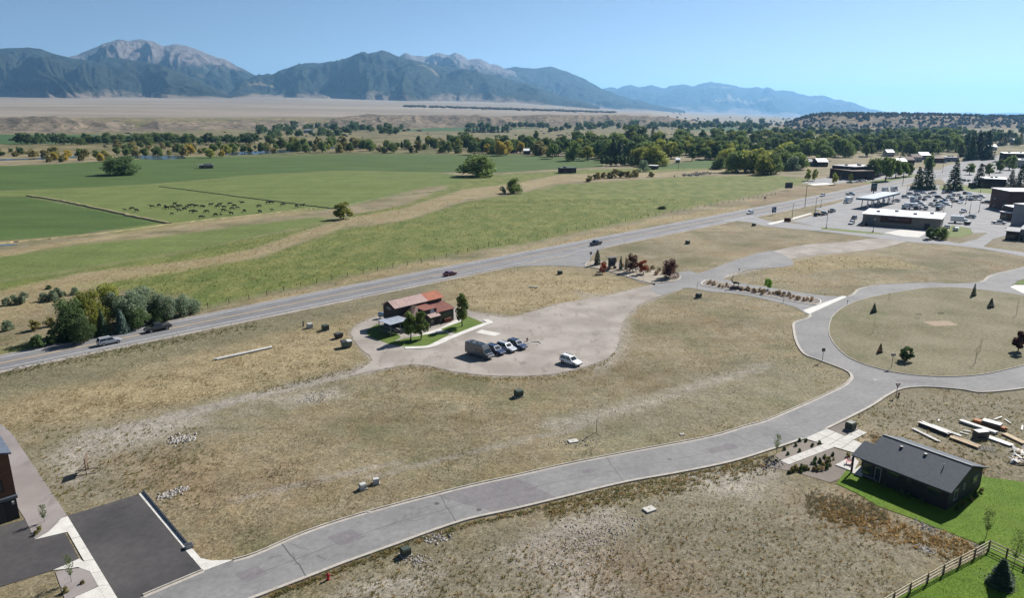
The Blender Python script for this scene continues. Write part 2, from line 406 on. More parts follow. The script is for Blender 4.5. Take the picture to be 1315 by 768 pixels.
# ---------------------------------------------------------------- far hills and mountains
def ray(px, py):
    r = px - CX; d = py - CY; dn = d * CP + FPX * SP; fw = FPX * CP - d * SP
    return r / fw, dn / fw
def mountain(name, label, prof, Dc, Db, seed, amp, mat, jag=.5, lam=1100., px0=None, px1=None):
    px0 = prof[0][0] if px0 is None else px0; px1 = prof[-1][0] if px1 is None else px1
    n = int((px1 - px0) / 1.3); px = np.linspace(px0, px1, n)
    py = np.interp(px, [p[0] for p in prof], [p[1] for p in prof])
    py = py + (fbm(px / 9, px * 0 + seed, seed, 4) - .5) * 4 * jag
    u, dd = ray(px, py); zc = CAM_H - dd * Dc
    db = Db + (fbm(px / 60, px * 0, seed + 5, 3) - .5) * (Dc - Db) * .5
    zb = terr(u * db, db) - 12
    zc = np.maximum(zc, zb + 5)
    nf_, nb_ = 90, 14
    tt = np.concatenate([np.linspace(0, 1, nf_), 1 + np.linspace(.05, .6, nb_)])
    T_, U_ = np.meshgrid(tt, u, indexing='ij')
    ZC = zc[None, :]; ZB = zb[None, :]; DB = db[None, :]
    D = DB + (Dc - DB) * T_
    a = U_ * Dc / lam; wp = (fbm(a * .7 + 3, T_ * 2.2, seed + 1, 3) - .5) * 1.6
    tf = np.minimum(T_, 1)
    env = np.clip(4 * tf * (1 - tf), 0, 1) ** .8 * (1 - .75 * tf ** 3)
    r1 = 1 - np.abs(2 * vn(a + wp + T_ * .25, T_ * 1.1 + seed, seed + 2) - 1)
    r2 = 1 - np.abs(2 * vn(a * 2.3 + wp * 2 - T_ * .5, T_ * 2.6, seed + 3) - 1)
    r3 = 1 - np.abs(2 * vn(a * 6 + wp * 4, T_ * 7, seed + 4) - 1)
    r4 = 1 - np.abs(2 * vn(a * 14 + wp * 7, T_ * 15, seed + 6) - 1)
    hN = tf ** 1.18 + env * amp * ((r1 - .55) + .65 * (r2 - .5) + .30 * (r3 - .5) + .13 * (r4 - .5))
    Z = ZB + (ZC - ZB) * hN
    back = T_ > 1
    Z = np.where(back, ZC - (ZC - ZB) * (T_ - 1) * 1.4 + (r2 - .5) * amp * .5 * (ZC - ZB) * np.clip((T_ - 1) * 3, 0, 1) * .0, Z)
    Xc = U_ * D
    V = np.stack([Xc.ravel(), D.ravel(), Z.ravel()], 1)
    ii = np.arange(V.shape[0]).reshape(len(tt), n)
    f = np.stack([ii[:-1, :-1], ii[:-1, 1:], ii[1:, 1:], ii[1:, :-1]], -1).reshape(-1, 4)
    o = mesh_np(name, V, f, mat, True)
    at = o.data.attributes.new('foot', 'FLOAT', 'POINT'); at.data.foreach_set('value', hN.astype(np.float32).ravel())
    return tag(o, label, None, None, 'structure')
def mtn_mat(name, tree0, tree1, meadow=.62, sc=1.0):
    m = bpy.data.materials.new(name); t = NT(m)
    sx = _n(t.nt, 'ShaderNodeSeparateXYZ'); t.L(t.geo.outputs['Position'], sx.inputs[0]); z = sx.outputs['Z']
    nz = t.noise(.0012 * sc, 6, rough=.65)
    zz = t.math('ADD', z, t.math('MULTIPLY', t.math('SUBTRACT', nz, .5), 900))
    rock = t.mix(t.rng(t.noise(.004 * sc, 6, rough=.7), .35, .65), srgb(170, 156, 146), srgb(112, 104, 100))
    forest = t.mix(t.rng(t.noise(.006 * sc, 6, rough=.75), .35, .62), srgb(30, 42, 38), srgb(78, 84, 68))
    grass = srgb(166, 150, 116)
    c = t.mix(t.rng(t.noise(.0011 * sc, 6, rough=.6), meadow, meadow + .05), forest, grass)
    ft = t.attr('foot').outputs['Fac']
    c = t.mix(t.rng(t.math('ADD', ft, t.math('MULTIPLY', t.math('SUBTRACT', t.noise(.0014 * sc, 5), .5), .55)), .07, .16, 1, 0), c, srgb(160, 146, 128))
    c = t.mix(t.rng(zz, tree0, tree1), c, rock)
    t.color(c); t.b.inputs['Roughness'].default_value = 1; t.b.inputs['Specular IOR Level'].default_value = .05
    t.bump(t.noise(.009 * sc, 7, rough=.75), 1.0, 110)
    return m
M1 = mtn_mat('mountain_front', 1500, 1700, .655); M2 = mtn_mat('mountain_peaks', 850, 1000, .64); M3 = mtn_mat('mountain_far', 1500, 2100, .60, .6)
mountain('mountain', 'grey talus-topped peak with forested flanks above the left foothills', [(60, 92), (88, 73), (110, 66), (130, 57), (150, 50.3), (165, 52.5), (180, 49.3), (195, 52), (210, 59), (225, 56.4), (240, 58), (265, 68), (290, 76.5), (310, 87), (326, 95), (345, 106), (380, 130)], 14500, 10500, 3, .5, M2, .6, 1100)
mountain('mountain', 'dark forested mountain shoulder rising behind the left end of the pale plain', [(-330, 80), (-200, 66), (-90, 70), (0, 62), (38, 60.5), (52, 62), (70, 69), (88, 73.5), (105, 77), (150, 73), (175, 78), (205, 82), (235, 93), (262, 106), (300, 124), (330, 131)], 11500, 8600, 11, .48, M1, .4, 1000)
mountain('mountain', 'jagged blue-grey rocky peaks behind the long central ridge', [(480, 86), (500, 78), (512, 72), (520, 68.4), (532, 71), (545, 72.5), (560, 67.6), (568, 70), (575, 69), (585, 68), (600, 75), (617, 74.7), (630, 82), (645, 85.5), (670, 96), (720, 125)], 17000, 13000, 23, .5, M2, 1.2, 1000)
mountain('mountain', 'long forested central mountain with a rocky summit', [(285, 128), (305, 108), (325, 98), (350, 95), (365, 88), (392, 80), (410, 80.5), (440, 76), (470, 69), (482, 66), (490, 63.3), (498, 66), (512, 72), (530, 77), (560, 83), (600, 88), (640, 98), (680, 108), (720, 122), (770, 136)], 13000, 9800, 31, .52, M1, .5, 1000)
mountain('mountain', 'sloping blue mountain with a bare tan flank right of the central ridge', [(600, 96), (640, 89), (660, 85), (685, 88), (707, 85), (730, 92), (750, 101), (770, 112), (800, 124), (850, 136), (880, 142)], 17500, 14000, 43, .5, M1, .5, 1200)
mountain('mountain', 'pale hazy far mountain range tapering down to the right', [(740, 120), (770, 114), (783, 110.5), (793, 113), (808, 109.5), (820, 112), (835, 109), (850, 112), (875, 107.5), (890, 110), (915, 104), (935, 108), (960, 112), (985, 111.5), (995, 116), (1018, 117.5), (1040, 122), (1055, 121), (1075, 128), (1100, 133), (1115, 138), (1140, 146)], 27000, 22500, 53, .42, M3, 1.3, 1600)
mountain('far_hills', 'faint blue hills low on the horizon at the right', [(1120, 147.2), (1180, 146.3), (1230, 144.5), (1245, 143.6), (1262, 145.2), (1300, 144.2), (1340, 145), (1420, 144), (1600, 146)], 40000, 36000, 61, .1, M3, .2, 3000)

def bluff(name, label, prof, base, top, seed, mat, gl=90., depth=.35, step=1.1):
    px0, px1 = prof[0][0], prof[-1][0]
    n = int((px1 - px0) / step); px = np.linspace(px0, px1, n)
    py = np.interp(px, [p[0] for p in prof], [p[1] for p in prof]) + (fbm(px / 25, px * 0, seed, 3) - .5) * 1.2
    u, dd = ray(px, py)
    b = base(u); tp = b + top
    zc = np.maximum(CAM_H - dd * tp, 1.0)
    tt = np.concatenate([np.linspace(0, 1, 40), [1.15, 1.5, 2.2]])
    T_, U_ = np.meshgrid(tt, u, indexing='ij')
    B = b[None, :]
    a = U_ * B / gl; wp = (fbm(a * .5, T_ * 1.5, seed + 1, 3) - .5) * 1.4
    g1 = 1 - np.abs(2 * vn(a + wp - T_ * .3, T_ * .7 + 3, seed + 2) - 1); g2 = 1 - np.abs(2 * vn(a * 2.6 + wp * 2, T_ * 2, seed + 3) - 1)
    env = np.clip(4 * T_ * (1 - T_), 0, 1)
    sh = sst(0, 1, np.clip(T_, 0, 1)) + env * depth * (g1 * .7 + g2 * .3 - .55)
    Z = zc[None, :] * sh - .5
    Z = np.where(T_ > 1.0, zc[None, :] - .5 - (T_ - 1) * 3, Z)
    D = B + top * T_
    V = np.stack([(U_ * D).ravel(), D.ravel(), Z.ravel()], 1)
    ii = np.arange(V.shape[0]).reshape(len(tt), n)
    f = np.stack([ii[:-1, :-1], ii[:-1, 1:], ii[1:, 1:], ii[1:, :-1]], -1).reshape(-1, 4)
    o = mesh_np(name, V, f, mat, True); tag(o, label, None, None, 'structure')
    return u, b, tp, zc
def bluff_mat(name, a, b, dk, thr=.56):
    m = bpy.data.materials.new(name); t = NT(m)
    c = t.mix(t.rng(t.noise(.006, 6), .38, .62), a, b)
    c = t.mix(t.rng(t.noise(.05, 5, rough=.7), thr, thr + .1), c, dk)
    t.color(c); t.b.inputs['Roughness'].default_value = 1; t.b.inputs['Specular IOR Level'].default_value = .05
    t.bump(t.noise(.06, 5), .6, 5); return m
BM = bluff_mat('bluff_soil', srgb(150, 134, 114), srgb(122, 110, 96), srgb(86, 84, 68), .48)
bluff('bluff', 'eroded tan bench hills below the pale plain', [(-420, 151), (0, 151), (60, 150), (120, 152), (160, 155), (200, 154), (240, 155), (300, 152), (340, 154), (420, 153), (450, 149), (470, 147.5), (600, 147.5), (640, 148.5), (720, 147), (800, 148), (860, 150), (900, 156)], lambda u: blb(u) + 30, 380, 71, BM, 110, .75)
MB_ = bluff_mat('mesa_soil', srgb(150, 130, 108), srgb(124, 112, 92), srgb(70, 72, 54), .50)
mesa = bluff('mesa', 'low flat-topped mesa dotted with junipers behind the town trees', [(985, 166), (1015, 157), (1035, 150.5), (1048, 147.3), (1100, 146.6), (1200, 147.6), (1245, 149.3), (1300, 150), (1500, 150), (1800, 158)], lambda u: 2750 + u * 0, 420, 83, MB_, 120)

# junipers on the mesa: a scatter too far off to count
def scatter_bushes(name, label, pts, cat, mat, seed):
    rg = np.random.default_rng(seed); V = []; Fc = []
    for (x, y, z, r, h) in pts:
        b = len(V); k = 6; ph = rg.random() * 6
        V.append((x, y, z - .5)); 
        for lv, (rr, zz) in enumerate(((.9, .25), (1, .55), (.55, .85))):
            for j in range(k):
                an = ph + j * 2 * math.pi / k + lv * .5; q = r * rr * (.75 + .5 * rg.random())
                V.append((x + q * math.cos(an), y + q * math.sin(an), z + h * zz * (.9 + .2 * rg.random())))
        V.append((x, y, z + h))
        for j in range(k):
            j2 = (j + 1) % k
            Fc.append((b, b + 1 + j2, b + 1 + j))
            for lv in range(2):
                p = b + 1 + lv * k; q = p + k
                Fc.append((p + j, p + j2, q + j2)); Fc.append((p + j, q + j2, q + j))
            Fc.append((b + 1 + 2 * k + j, b + 1 + 2 * k + j2, b + 1 + 3 * k))
    o = mesh_np(name, V, Fc, mat, False); return tag(o, label, cat, None, 'stuff')
JM = PM('juniper_foliage', srgb(46, 56, 42), srgb(60, 66, 46), .05, .95)
pts = []
u, b, tp, zc = mesa
for _ in range(4200):
    i = RN.integers(20, len(u)); tq = RN.random() ** .6
    D = b[i] + 420 * (tq * 1.15); zz = zc[i] * float(sst(0, 1, np.array(min(tq * 1.15, 1))))
    h = 7 + 8 * RN.random()
    if fbm(np.array([u[i] * D / 140]), np.array([D / 140]), 5)[0] + tq * .25 < .55: continue
    pts.append((u[i] * D, D, zz - 1.5, h * .45, h))
scatter_bushes('juniper_scrub', 'dark juniper scrub covering the low mesa', pts, 'scrub', JM, 4)
pts = []
for _ in range(520):                             # sagebrush and far groves on the bench and flood plain
    px = RN.uniform(-20, 1000); py = RN.uniform(157, 190); 
    if fbm(np.array([px / 40]), np.array([py / 4]), 8)[0] < .5: continue
    p = G(px, py); s = mpp(py) * RN.uniform(.8, 2.4)
    if p.y > 2050 + max(0, px) * 1.2: continue
    pts.append((p.x, p.y, -.3, s * 1.6, s * 1.3))
scatter_bushes('willow_scrub', 'scattered grey-green willow scrub across the far flood plain', pts, 'scrub', PM('willow_scrub', srgb(84, 88, 60), srgb(112, 100, 66), .02, .95), 5)
pts = []
for _ in range(420):                             # tree belts kilometres away that read as one mass
    px = RN.uniform(850, 1240); py = RN.uniform(151.5, 163) if px < 1015 else RN.uniform(165, 172)
    p = G(px, py); h = RN.uniform(8, 16)
    if fbm(np.array([px / 30]), np.array([py / 1.5]), 9)[0] < .47: continue
    pts.append((p.x, p.y, terr(np.array(p.x), np.array(p.y)) - .5, h * .7, h))
scatter_bushes('far_wood', 'dark far-off woods along the valley bottom below the hazy range', pts, 'woods', PM('far_wood', srgb(44, 58, 42), srgb(62, 70, 48), .01, .95), 6)
pts = []
for k in range(300):                             # dark tree line crossing the pale plain
    f = RN.random(); px = 520 + 270 * f; py = 136.5 + 8 * f + RN.normal() * .35
    u1, d1 = ray(px, py); D = 7200 - 400 * f
    for _ in range(25):
        z = float(terr(np.array(u1 * D), np.array(D))); D += (CAM_H - d1 * D - z) / .02 * .3
        D = min(max(D, 3600), 12000)
    pts.append((u1 * D, D, float(terr(np.array(u1 * D), np.array(D))) - 1, 18, 14))
scatter_bushes('tree_line', 'thin dark line of trees crossing the pale plain', pts, 'tree line', JM, 7)

# ---------------------------------------------------------------- haze: closed box of thin air round the whole valley
hb = MB(); x0, x1, y0, y1, z0, z1 = -43500, 43500, -700, 53500, -22, 1900
hb.add([(x0, y0, z0), (x1, y0, z0), (x1, y1, z0), (x0, y1, z0), (x0, y0, z1), (x1, y0, z1), (x1, y1, z1), (x0, y1, z1)],
       [(3, 2, 1, 0), (4, 5, 6, 7), (0, 1, 5, 4), (1, 2, 6, 5), (2, 3, 7, 6), (3, 0, 4, 7)])
hm = bpy.data.materials.new('haze'); hm.use_nodes = True; hn = hm.node_tree; hn.nodes.clear()
ho = hn.nodes.new('ShaderNodeOutputMaterial'); hv = hn.nodes.new('ShaderNodeVolumePrincipled')
hv.inputs['Color'].default_value = (0.28, 0.60, 1.0, 1); hv.inputs['Density'].default_value = 3.2e-5; hv.inputs['Anisotropy'].default_value = 0.35
hn.links.new(hv.outputs['Volume'], ho.inputs['Volume'])
hz = hb.build('haze', hm); tag(hz, 'thin blue haze filling the valley air', None, None, 'stuff')

# ---------------------------------------------------------------- roads, lots, kerbs
def asphalt(name, a, b, dark=None, sc=.5):
    if name in MATS: return MATS[name]
    m = bpy.data.materials.new(name); t = NT(m)
    c = t.mix(t.rng(t.noise(sc * .25, 5), .35, .65), a, b)
    c = t.mix(1.0, c, t.rng(t.noise(sc * 2.2, 6, rough=.7), .3, .7, .80, 1.14), 'MULTIPLY')
    c = t.mix(1.0, c, t.rng(t.noise(22, 3), .3, .7, .88, 1.1), 'MULTIPLY')
    t.color(c); t.b.inputs['Roughness'].default_value = .9; t.b.inputs['Specular IOR Level'].default_value = .25
    t.bump(t.noise(18, 3), .25, .02); MATS[name] = m; return m
M_HWY = asphalt('highway_asphalt', srgb(138, 137, 137), srgb(124, 123, 124))
M_ROAD = asphalt('road_asphalt', srgb(146, 144, 142), srgb(130, 129, 128))
M_PATCH = asphalt('road_patch_asphalt', srgb(132, 128, 128), srgb(122, 118, 120))
M_NEW = asphalt('new_asphalt', srgb(88, 85, 84), srgb(70, 68, 69))
M_LOT = asphalt('lot_asphalt', srgb(154, 153, 152), srgb(140, 139, 140))
M_CONC = PM('concrete', srgb(206, 202, 194), srgb(186, 181, 172), .8, .85, bump=.15, bscale=12, fine=6)
M_CONCW = PM('pale_concrete', srgb(222, 218, 210), srgb(204, 199, 190), .6, .85, bump=.15, bscale=12, fine=6)
M_GUT = PM('kerb_concrete', srgb(192, 184, 172), srgb(168, 160, 148), .9, .9, bump=.2, bscale=9, fine=5)
M_DARKLINE = PM('crack_sealant', (.05, .05, .05), (.09, .085, .08), 1.5, .7)
M_WHITE = PM('road_paint_white', srgb(226, 226, 224), srgb(190, 190, 188), 1.2, .8, fine=4)
M_YEL = PM('road_paint_yellow', srgb(214, 178, 116), srgb(190, 160, 110), 1.2, .8, fine=4)
def gravel_mat(name, a, b, d, sc=1.0):
    m = bpy.data.materials.new(name); t = NT(m)
    c = t.mix(t.rng(t.noise(.12, 6), .38, .62), a, b)
    c = t.mix(t.rng(t.noise(.5, 6, rough=.7, stretch=(1, .35, 1, R(35))), .55, .72), c, d)
    c = t.mix(1.0, c, t.rng(t.noise(5 * sc, 5, rough=.8), .28, .72, .78, 1.2), 'MULTIPLY')
    t.color(c); t.b.inputs['Roughness'].default_value = .95; t.b.inputs['Specular IOR Level'].default_value = .15
    t.bump(t.noise(7 * sc, 4, rough=.8), .5, .05); return m
M_GRV = gravel_mat('gravel', srgb(174, 166, 157), srgb(152, 144, 135), srgb(128, 119, 109))
M_BED = gravel_mat('bed_gravel', srgb(146, 136, 126), srgb(128, 120, 112), srgb(110, 102, 94), 1.6)
M_PINK = gravel_mat('river_rock_gravel', srgb(158, 150, 146), srgb(142, 134, 130), srgb(126, 120, 116), 1.6)

PAVED = []            # world polygons where no grass grows
def pave(name, s, z, mat, label, **kw):
    P = pxl([tuple(map(float, q.split(','))) for q in s.split()]) if isinstance(s, str) else s
    sm = kw.get('sm', 0); Q = smoothline(P, sm, True) if sm else P
    PAVED.append(np.array([tuple(q) for q in Q]))
    return sheet(name, P, z, mat, label, **kw)

# highway: edges surveyed, then fitted with a smooth curve
far_ = [(-60, 468), (0, 455), (100, 439), (200, 421), (330, 391), (400, 377), (470, 362), (530, 348), (600, 336), (660, 327), (760, 307.5), (860, 286.6), (960, 269), (1035, 256), (1085, 243), (1135, 232), (1185, 221), (1212, 214)]
near_ = [(-60, 490), (0, 474), (100, 456), (200, 436), (330, 408), (430, 390), (530, 365.5), (600, 353), (660, 341.5), (760, 320), (860, 299), (960, 280), (1035, 266), (1085, 254), (1135, 243), (1185, 231), (1212, 222)]
def fitline(pts, deg=4):
    P = np.array([tuple(G(*p)[:2]) for p in pts]); w = 1 / np.maximum(P[:, 1], 100) ** .7
    c = np.polyfit(P[:, 0] / 100, P[:, 1] / 100, deg, w=w)
    xs = np.concatenate([np.linspace(P[0, 0], 120, 90), np.linspace(125, P[-1, 0], 40)])
    return [Vector((x, float(np.polyval(c, x / 100)) * 100)) for x in xs]
HF, HN = fitline(far_), fitline(near_)
def between(f): return [a.lerp(b, f) for a, b in zip(HNr, HF)]
# pair points across the road by nearest parameter
HNr = []
for a in HF:
    i = min(range(len(HN)), key=lambda k: (HN[k] - a).length); HNr.append(HN[i])
HNr = [sum((HNr[max(0, min(len(HNr) - 1, i + k))] for k in range(-3, 4)), Vector((0, 0))) / 7 for i in range(len(HNr))]
town = pxl([(1240, 207), (1268, 203), (1315, 197), (1380, 190)]); 
HC = [a.lerp(b, .5) for a, b in zip(HF, HNr)]; HW = [(a - b).length / 2 for a, b in zip(HF, HNr)]
def strip(name, ofs, mat, label, z, i0=0, i1=None, parent=None):
    """ribbon between two fractional offsets across the highway (-1 near edge .. 1 far edge)"""
    i1 = i1 or len(HC); v = []; f = []
    for k, i in enumerate(range(i0, i1)):
        tdir = (HC[min(i + 1, len(HC) - 1)] - HC[max(i - 1, 0)]).normalized(); nrm = Vector((-tdir.y, tdir.x))
        for o in ofs:
            s = o * HW[i] if not isinstance(o, tuple) else o[0] * HW[i] + o[1]
            q = HC[i] + nrm * s; v.append((q.x, q.y, z))
        if k: m = len(ofs); b = k * m; f += [(b - m + j, b - m + j + 1, b + j + 1, b + j) for j in range(m - 1)]
    mb = MB(); mb.v = v; mb.f = f; o = mb.build(name, mat, parent, fixn=False)
    if sum(p.normal.z for p in o.data.polygons) < 0: o.data.flip_normals()
    if not parent: tag(o, label, None, None, 'structure')
    return o
gs = strip('gravel_shoulder', [(-1, -1.6), (1, .9)], M_GRV, 'narrow gravel shoulder under the edges of the highway', -.012)
highway = strip('highway', [-1, 1], M_HWY, 'grey two-lane highway crossing the valley past the pasture', 0.0)
PAVED.append(np.array([tuple(q) for q in HF] + [tuple(q) for q in HNr[::-1]]))
M_TRACK = asphalt('wheel_track_asphalt', srgb(126, 125, 126), srgb(114, 113, 115))
for o_ in (-3.0, -1.25, 1.25, 3.0): strip('wheel_track', [(0, o_ - .32), (0, o_ + .32)], M_TRACK, None, .003, parent=highway)
strip('lane_line', [(-1, 1.5), (-1, 1.72)], M_WHITE, None, .006, parent=highway)
strip('lane_line', [(1, -1.3), (1, -1.52)], M_WHITE, None, .006, parent=highway)
strip('centre_line', [(0, -.30), (0, -.12)], M_YEL, None, .006, parent=highway)
strip('centre_line', [(0, .12), (0, .30)], M_YEL, None, .006, parent=highway)
ixa = min(range(len(HC)), key=lambda i: (HC[i] - G(560, 356).to_2d()).length)
strip('turn_lane_line', [(-1, 4.6), (-1, 4.8)], M_WHITE, None, .006, ixa, ixa + 34, parent=highway)
pave('town_street', '1212,214 1240,206 1268,201 1315,195.5 1420,187 1420,192 1315,201 1290,206 1262,213 1235,222 1212,228 1190,234', -.004, M_HWY, 'pale street carrying the highway on into town')

# curving local road with the loop round the oval island
LR = '215,812 330,767 395,742 449,721 508,700 555.5,682.4 603,667 660,654.5 716,641 802,620 874,607 939,593.4 988,578.5 1032,563.7 1066,549 1115.5,524 1140.6,508 1160.7,499 1193,497 1236,500.5 1261,504 1315,499 1400,485 1480,450 1450,400 1380,376 1320,371 1299,368.5 1306,362 1316,358 1420,331 1420,318 1315,343 1273.6,353 1258.5,362 1223,364 1198,363 1160.7,364 1125.5,366 1103,371 1095.4,377.6 1088,380.5 1040,402.7 1037.7,407.7 1020,414 1019,425 1022.6,440 1032.7,455 1053,463 1085,475.4 1093,483 1090,489 1080,497 1035,518 985,539.4 957,547.4 915,560 850,572.6 778.7,586 719,598 660,611.5 603,624 555.5,636 520,645 449,664.6 389,685 330,710.6 300,720 261,733 184,765.5 60,815'
road = pave('local_road', LR, .002, M_ROAD, 'curving grey subdivision road that loops round the oval grass island', sm=4)
pave('entrance_road', '625,346 660,340.5 710,333 762,318 800,308 775,318 762,327 757,335 753,342 768,345.5 800,354 835,364.5 873,359 869,351 886,348 900,350.5 936,337 990,322 1020,340 961,346 928.5,357.5 990,369.5 1035,376.5 1068,380.5 1088,381 1042,403 1022.6,395 990,386.3 948.6,377.6 911,374.4 881,369.6 851,379 835,371 841,364 810.5,354 760,344 710,341 660,342.5', -.002, M_ROAD, 'grey entrance street running from the highway past the kiosk', sm=3)
pave('gravel_lot', '878,370 851,379 820.6,391 803,408 795.5,428 793,445 780.5,460 753,470.5 710,480.5 660,483 626,482 581,477 556,470.5 526,468 493,474 470,478 450,482 478,463 466,450 455.5,438 450.5,428 455.5,420 470.5,411.5 490.6,405 560,388 588,396 603.5,400 623.6,404 660,407 710,392 773,381 820.6,370 846,364', -.006, M_GRV, 'broad pinkish gravel parking lot in front of the rust-roofed cafe', sm=3, jit=.35, seed=2)
PAVED_TRACK = P_('480,463 455,471.7 423,480.5 380,490.5 330,503 276,516 230,527 240,538 276,526 330,511 405,494 450,483 494,475')
pave('gravel_road', '880,352 898,350.6 936,338 985,324 1035,314 1085,310.5 1125,306 1170,309 1160.7,311 1135.6,318 1105.5,322 1048,327 1010,334 985,342 961,346 928.5,358 900,362', -.008, M_GRV, 'wide gravel road crossing the dry grass toward the store', sm=3, jit=.5, seed=6)
pave('store_road', '925,282 961,276 985,283 1015,286 1060,292 1120,299 1176,303.5 1236,313 1315,324 1420,342 1420,349 1315,329.5 1261,319.5 1211,314 1161,310 1060,297.5 985,290.5 961,285', .002, M_LOT, 'pale access road passing in front of the store', sm=3)
pave('parking_lot', '1015,284 1060,272 1045,268 1075,261 1105,250 1150,240 1195,236.5 1250,243 1278,249 1278,262 1292,268 1300,290 1268,299 1230,300 1200,306 1160,302 1060,293', -.002, M_LOT, 'large pale asphalt parking lot round the store and fuel canopy', sm=0)
pave('side_drive', '1300,289 1268,299 1255,307 1230,313 1260,319 1275,307 1330,292 1330,284', .006, M_LOT, 'pale drive curving up beside the grey warehouse')
pave('yard_lot', '1120,232 1065,236 1030,235 1040,231 1075,226 1110,230 1180,218 1190,220', -.014, M_LOT, 'pale gravel parking yard before the brown timber building')
pave('town_lot', '1205,226 1225,215 1262,206 1330,200 1330,236 1262,238 1215,236', -.02, M_LOT, 'pale asphalt lots among the town buildings')
pave('concrete_apron', '1135,299 1158,294.5 1192,298 1180,304.8 1160,303.5', .008, M_CONC, 'bright concrete apron before the store delivery wall')
pave('town_walk', '1037,236 1060,234.5 1072,236.5 1045,238', -.008, M_CONCW, 'short bright concrete pad beside the timber building')
# roundabout island
IS = '1065,420 1073,402.7 1098,388 1135.6,378.5 1186,370.5 1223,369.3 1261,372.5 1315,380 1370,393 1405,415 1400,438 1360,458 1315,469 1298.7,473 1261,481 1226,483.7 1198,483.5 1165.7,481 1135.6,475.4 1103,465.4 1083,454 1068,436'
isl = pxl([tuple(map(float, q.split(','))) for q in IS.split()]); ISL = smoothline(isl, 4, True)
M_ISL = bpy.data.materials.new('island_grass'); t = NT(M_ISL)
c = t.mix(t.rng(t.noise(.08, 5), .36, .64), srgb(136, 130, 106), srgb(108, 104, 76)); c = t.mix(t.math('MULTIPLY', t.rng(t.noise(1.2, 6, rough=.7), .35, .7), .5), c, srgb(160, 150, 126))
c = t.mix(t.rng(t.noise(.045, 4), .58, .68, 0, .7), c, srgb(92, 102, 60)); c = t.mix(1.0, c, t.rng(t.noise(6, 3, rough=.8), .25, .75, .68, 1.3), 'MULTIPLY'); c = t.mix(1.0, c, t.rng(t.noise(2.0, 4, rough=.75), .3, .7, .66, 1.32), 'MULTIPLY')
t.color(c); t.b.inputs['Roughness'].default_value = .95; t.b.inputs['Specular IOR Level'].default_value = .1; t.bump(t.noise(3.2, 5, rough=.75), .7, .14)
sheet('island', ISL, .10, M_ISL, 'oval dry grass island inside the loop of the local road')
def kerb(pts, side, label, closed=False, k=4, mat=None):
    P = smoothline(pxl([tuple(map(float, q.split(','))) for q in pts.split()]) if isinstance(pts, str) else pts, k, closed)
    if closed: P = P + [P[0]]
    s = side
    return ribbon('kerb', P, [(s * .42, .010), (s * .02, .014), (s * 0, .13), (s * -.17, .135), (s * -.20, -.1)], mat or M_GUT, label)
kerb(isl, -1 if True else 1, 'pale concrete kerb ringing the oval island', True)
kerb('184,765.5 261,733', -1, 'concrete kerb along the mouth of the new asphalt drive')
kerb('300,719.8 330,710.6 389,685 449,664.6 520,645 555.5,636 603,624 660,611.5 719,598 778.7,586 850,572.6 915,560 957,547.4 985,539.4 1035,518 1080,497 1090,489 1093,483 1085,475.4 1053,463 1032.7,455 1022.6,440 1019,425 1020,414 1037.7,407.7 1040,403', -1, 'long concrete kerb on the open-field side of the local road')
kerb('240,802 330,767 395,742 449,721 508,700 555.5,682.4 603,667 660,654.5 716,641 802,620 874,607 939,593.4 988,578.5 1032,563.7', 1, 'weed-edged concrete kerb on the house side of the local road')
kerb('1062,551 1115.5,524 1140.6,508 1160.7,499 1193,497 1236,500.5 1261,504 1315,499 1400,485', 1, 'concrete kerb turning from the house drive round the junction')
kerb('1088,380.5 1095.4,377.6 1103,371 1125.5,366 1160.7,364 1198,363 1223,364 1258.5,362 1273.6,353 1315,343 1400,322', -1, 'concrete kerb along the far side of the loop road')
# road details
def slabs(name, label, quad, nx, ny, z, mat=M_CONC, gap=.03, h=.1):
    """concrete poured in panels: each panel a piece of its own"""
    a, b, c, d = [G(*q).to_2d() for q in quad]
    o = thing(name, label, None, (a.x, a.y, 0)); tag(o, kind='structure')
    PAVED.append(np.array([tuple(q) for q in (a, b, c, d)]))
    f = lambda u, v: (a.lerp(b, u)).lerp(d.lerp(c, u), v) - a
    lu = ((b - a).length + (c - d).length) / 2; lv = ((d - a).length + (c - b).length) / 2
    gu, gv = gap / lu, gap / lv
    for i in range(nx):
        for j in range(ny):
            u0, u1, v0, v1 = i / nx + gu, (i + 1) / nx - gu, j / ny + gv, (j + 1) / ny - gv
            zz = z + rnd.uniform(-.004, .004)
            MB().prism([f(u0, v0), f(u1, v0), f(u1, v1), f(u0, v1)], zz - h, zz).build('slab', mat, o)
    return o
slabs('concrete_apron', 'pale concrete crossing strip where the entrance street meets the loop road', [(1039, 403.5), (1088, 381), (1082, 380), (1031, 398.5)], 5, 1, .012, M_CONCW)
pave('asphalt_patch', '556,636.5 604,624.5 660,612 712,637.5 716,641 660,654.5 640,659', .006, M_PATCH, 'darker resurfaced patch across the local road')
for s_ in ('420,690 452,680 470,690 436,702', '905,577 940,569 950,575 914,583', '1150,487 1185,489 1190,493 1152,491', '300,738 330,727 345,737 316,749', '745,604 760,601 764,606 750,609'): pave('asphalt_patch', s_, .0062, M_PATCH, 'small darker repair patch in the local road')
for a, b, w in (((362, 697), (395, 742), .12), ((563, 633), (587, 672), .10), ((778, 587), (802, 620), .10), ((1023, 441), (1056, 441.5), .08), ((1086, 480), (1122, 492), .07), ((635, 621), (669, 652), .06), ((940, 556), (985, 577), .07), ((1225, 484), (1236, 500), .06)):
    P = [G(*a).to_2d().lerp(G(*b).to_2d(), k / 9) for k in range(10)]
    P = [p + Vector((rnd.uniform(-.12, .12), rnd.uniform(-.12, .12))) for p in P]
    ribbon('crack_seal', P, [(-w * .5, .011), (w * .5, .011)], M_DARKLINE, None, parent=road)
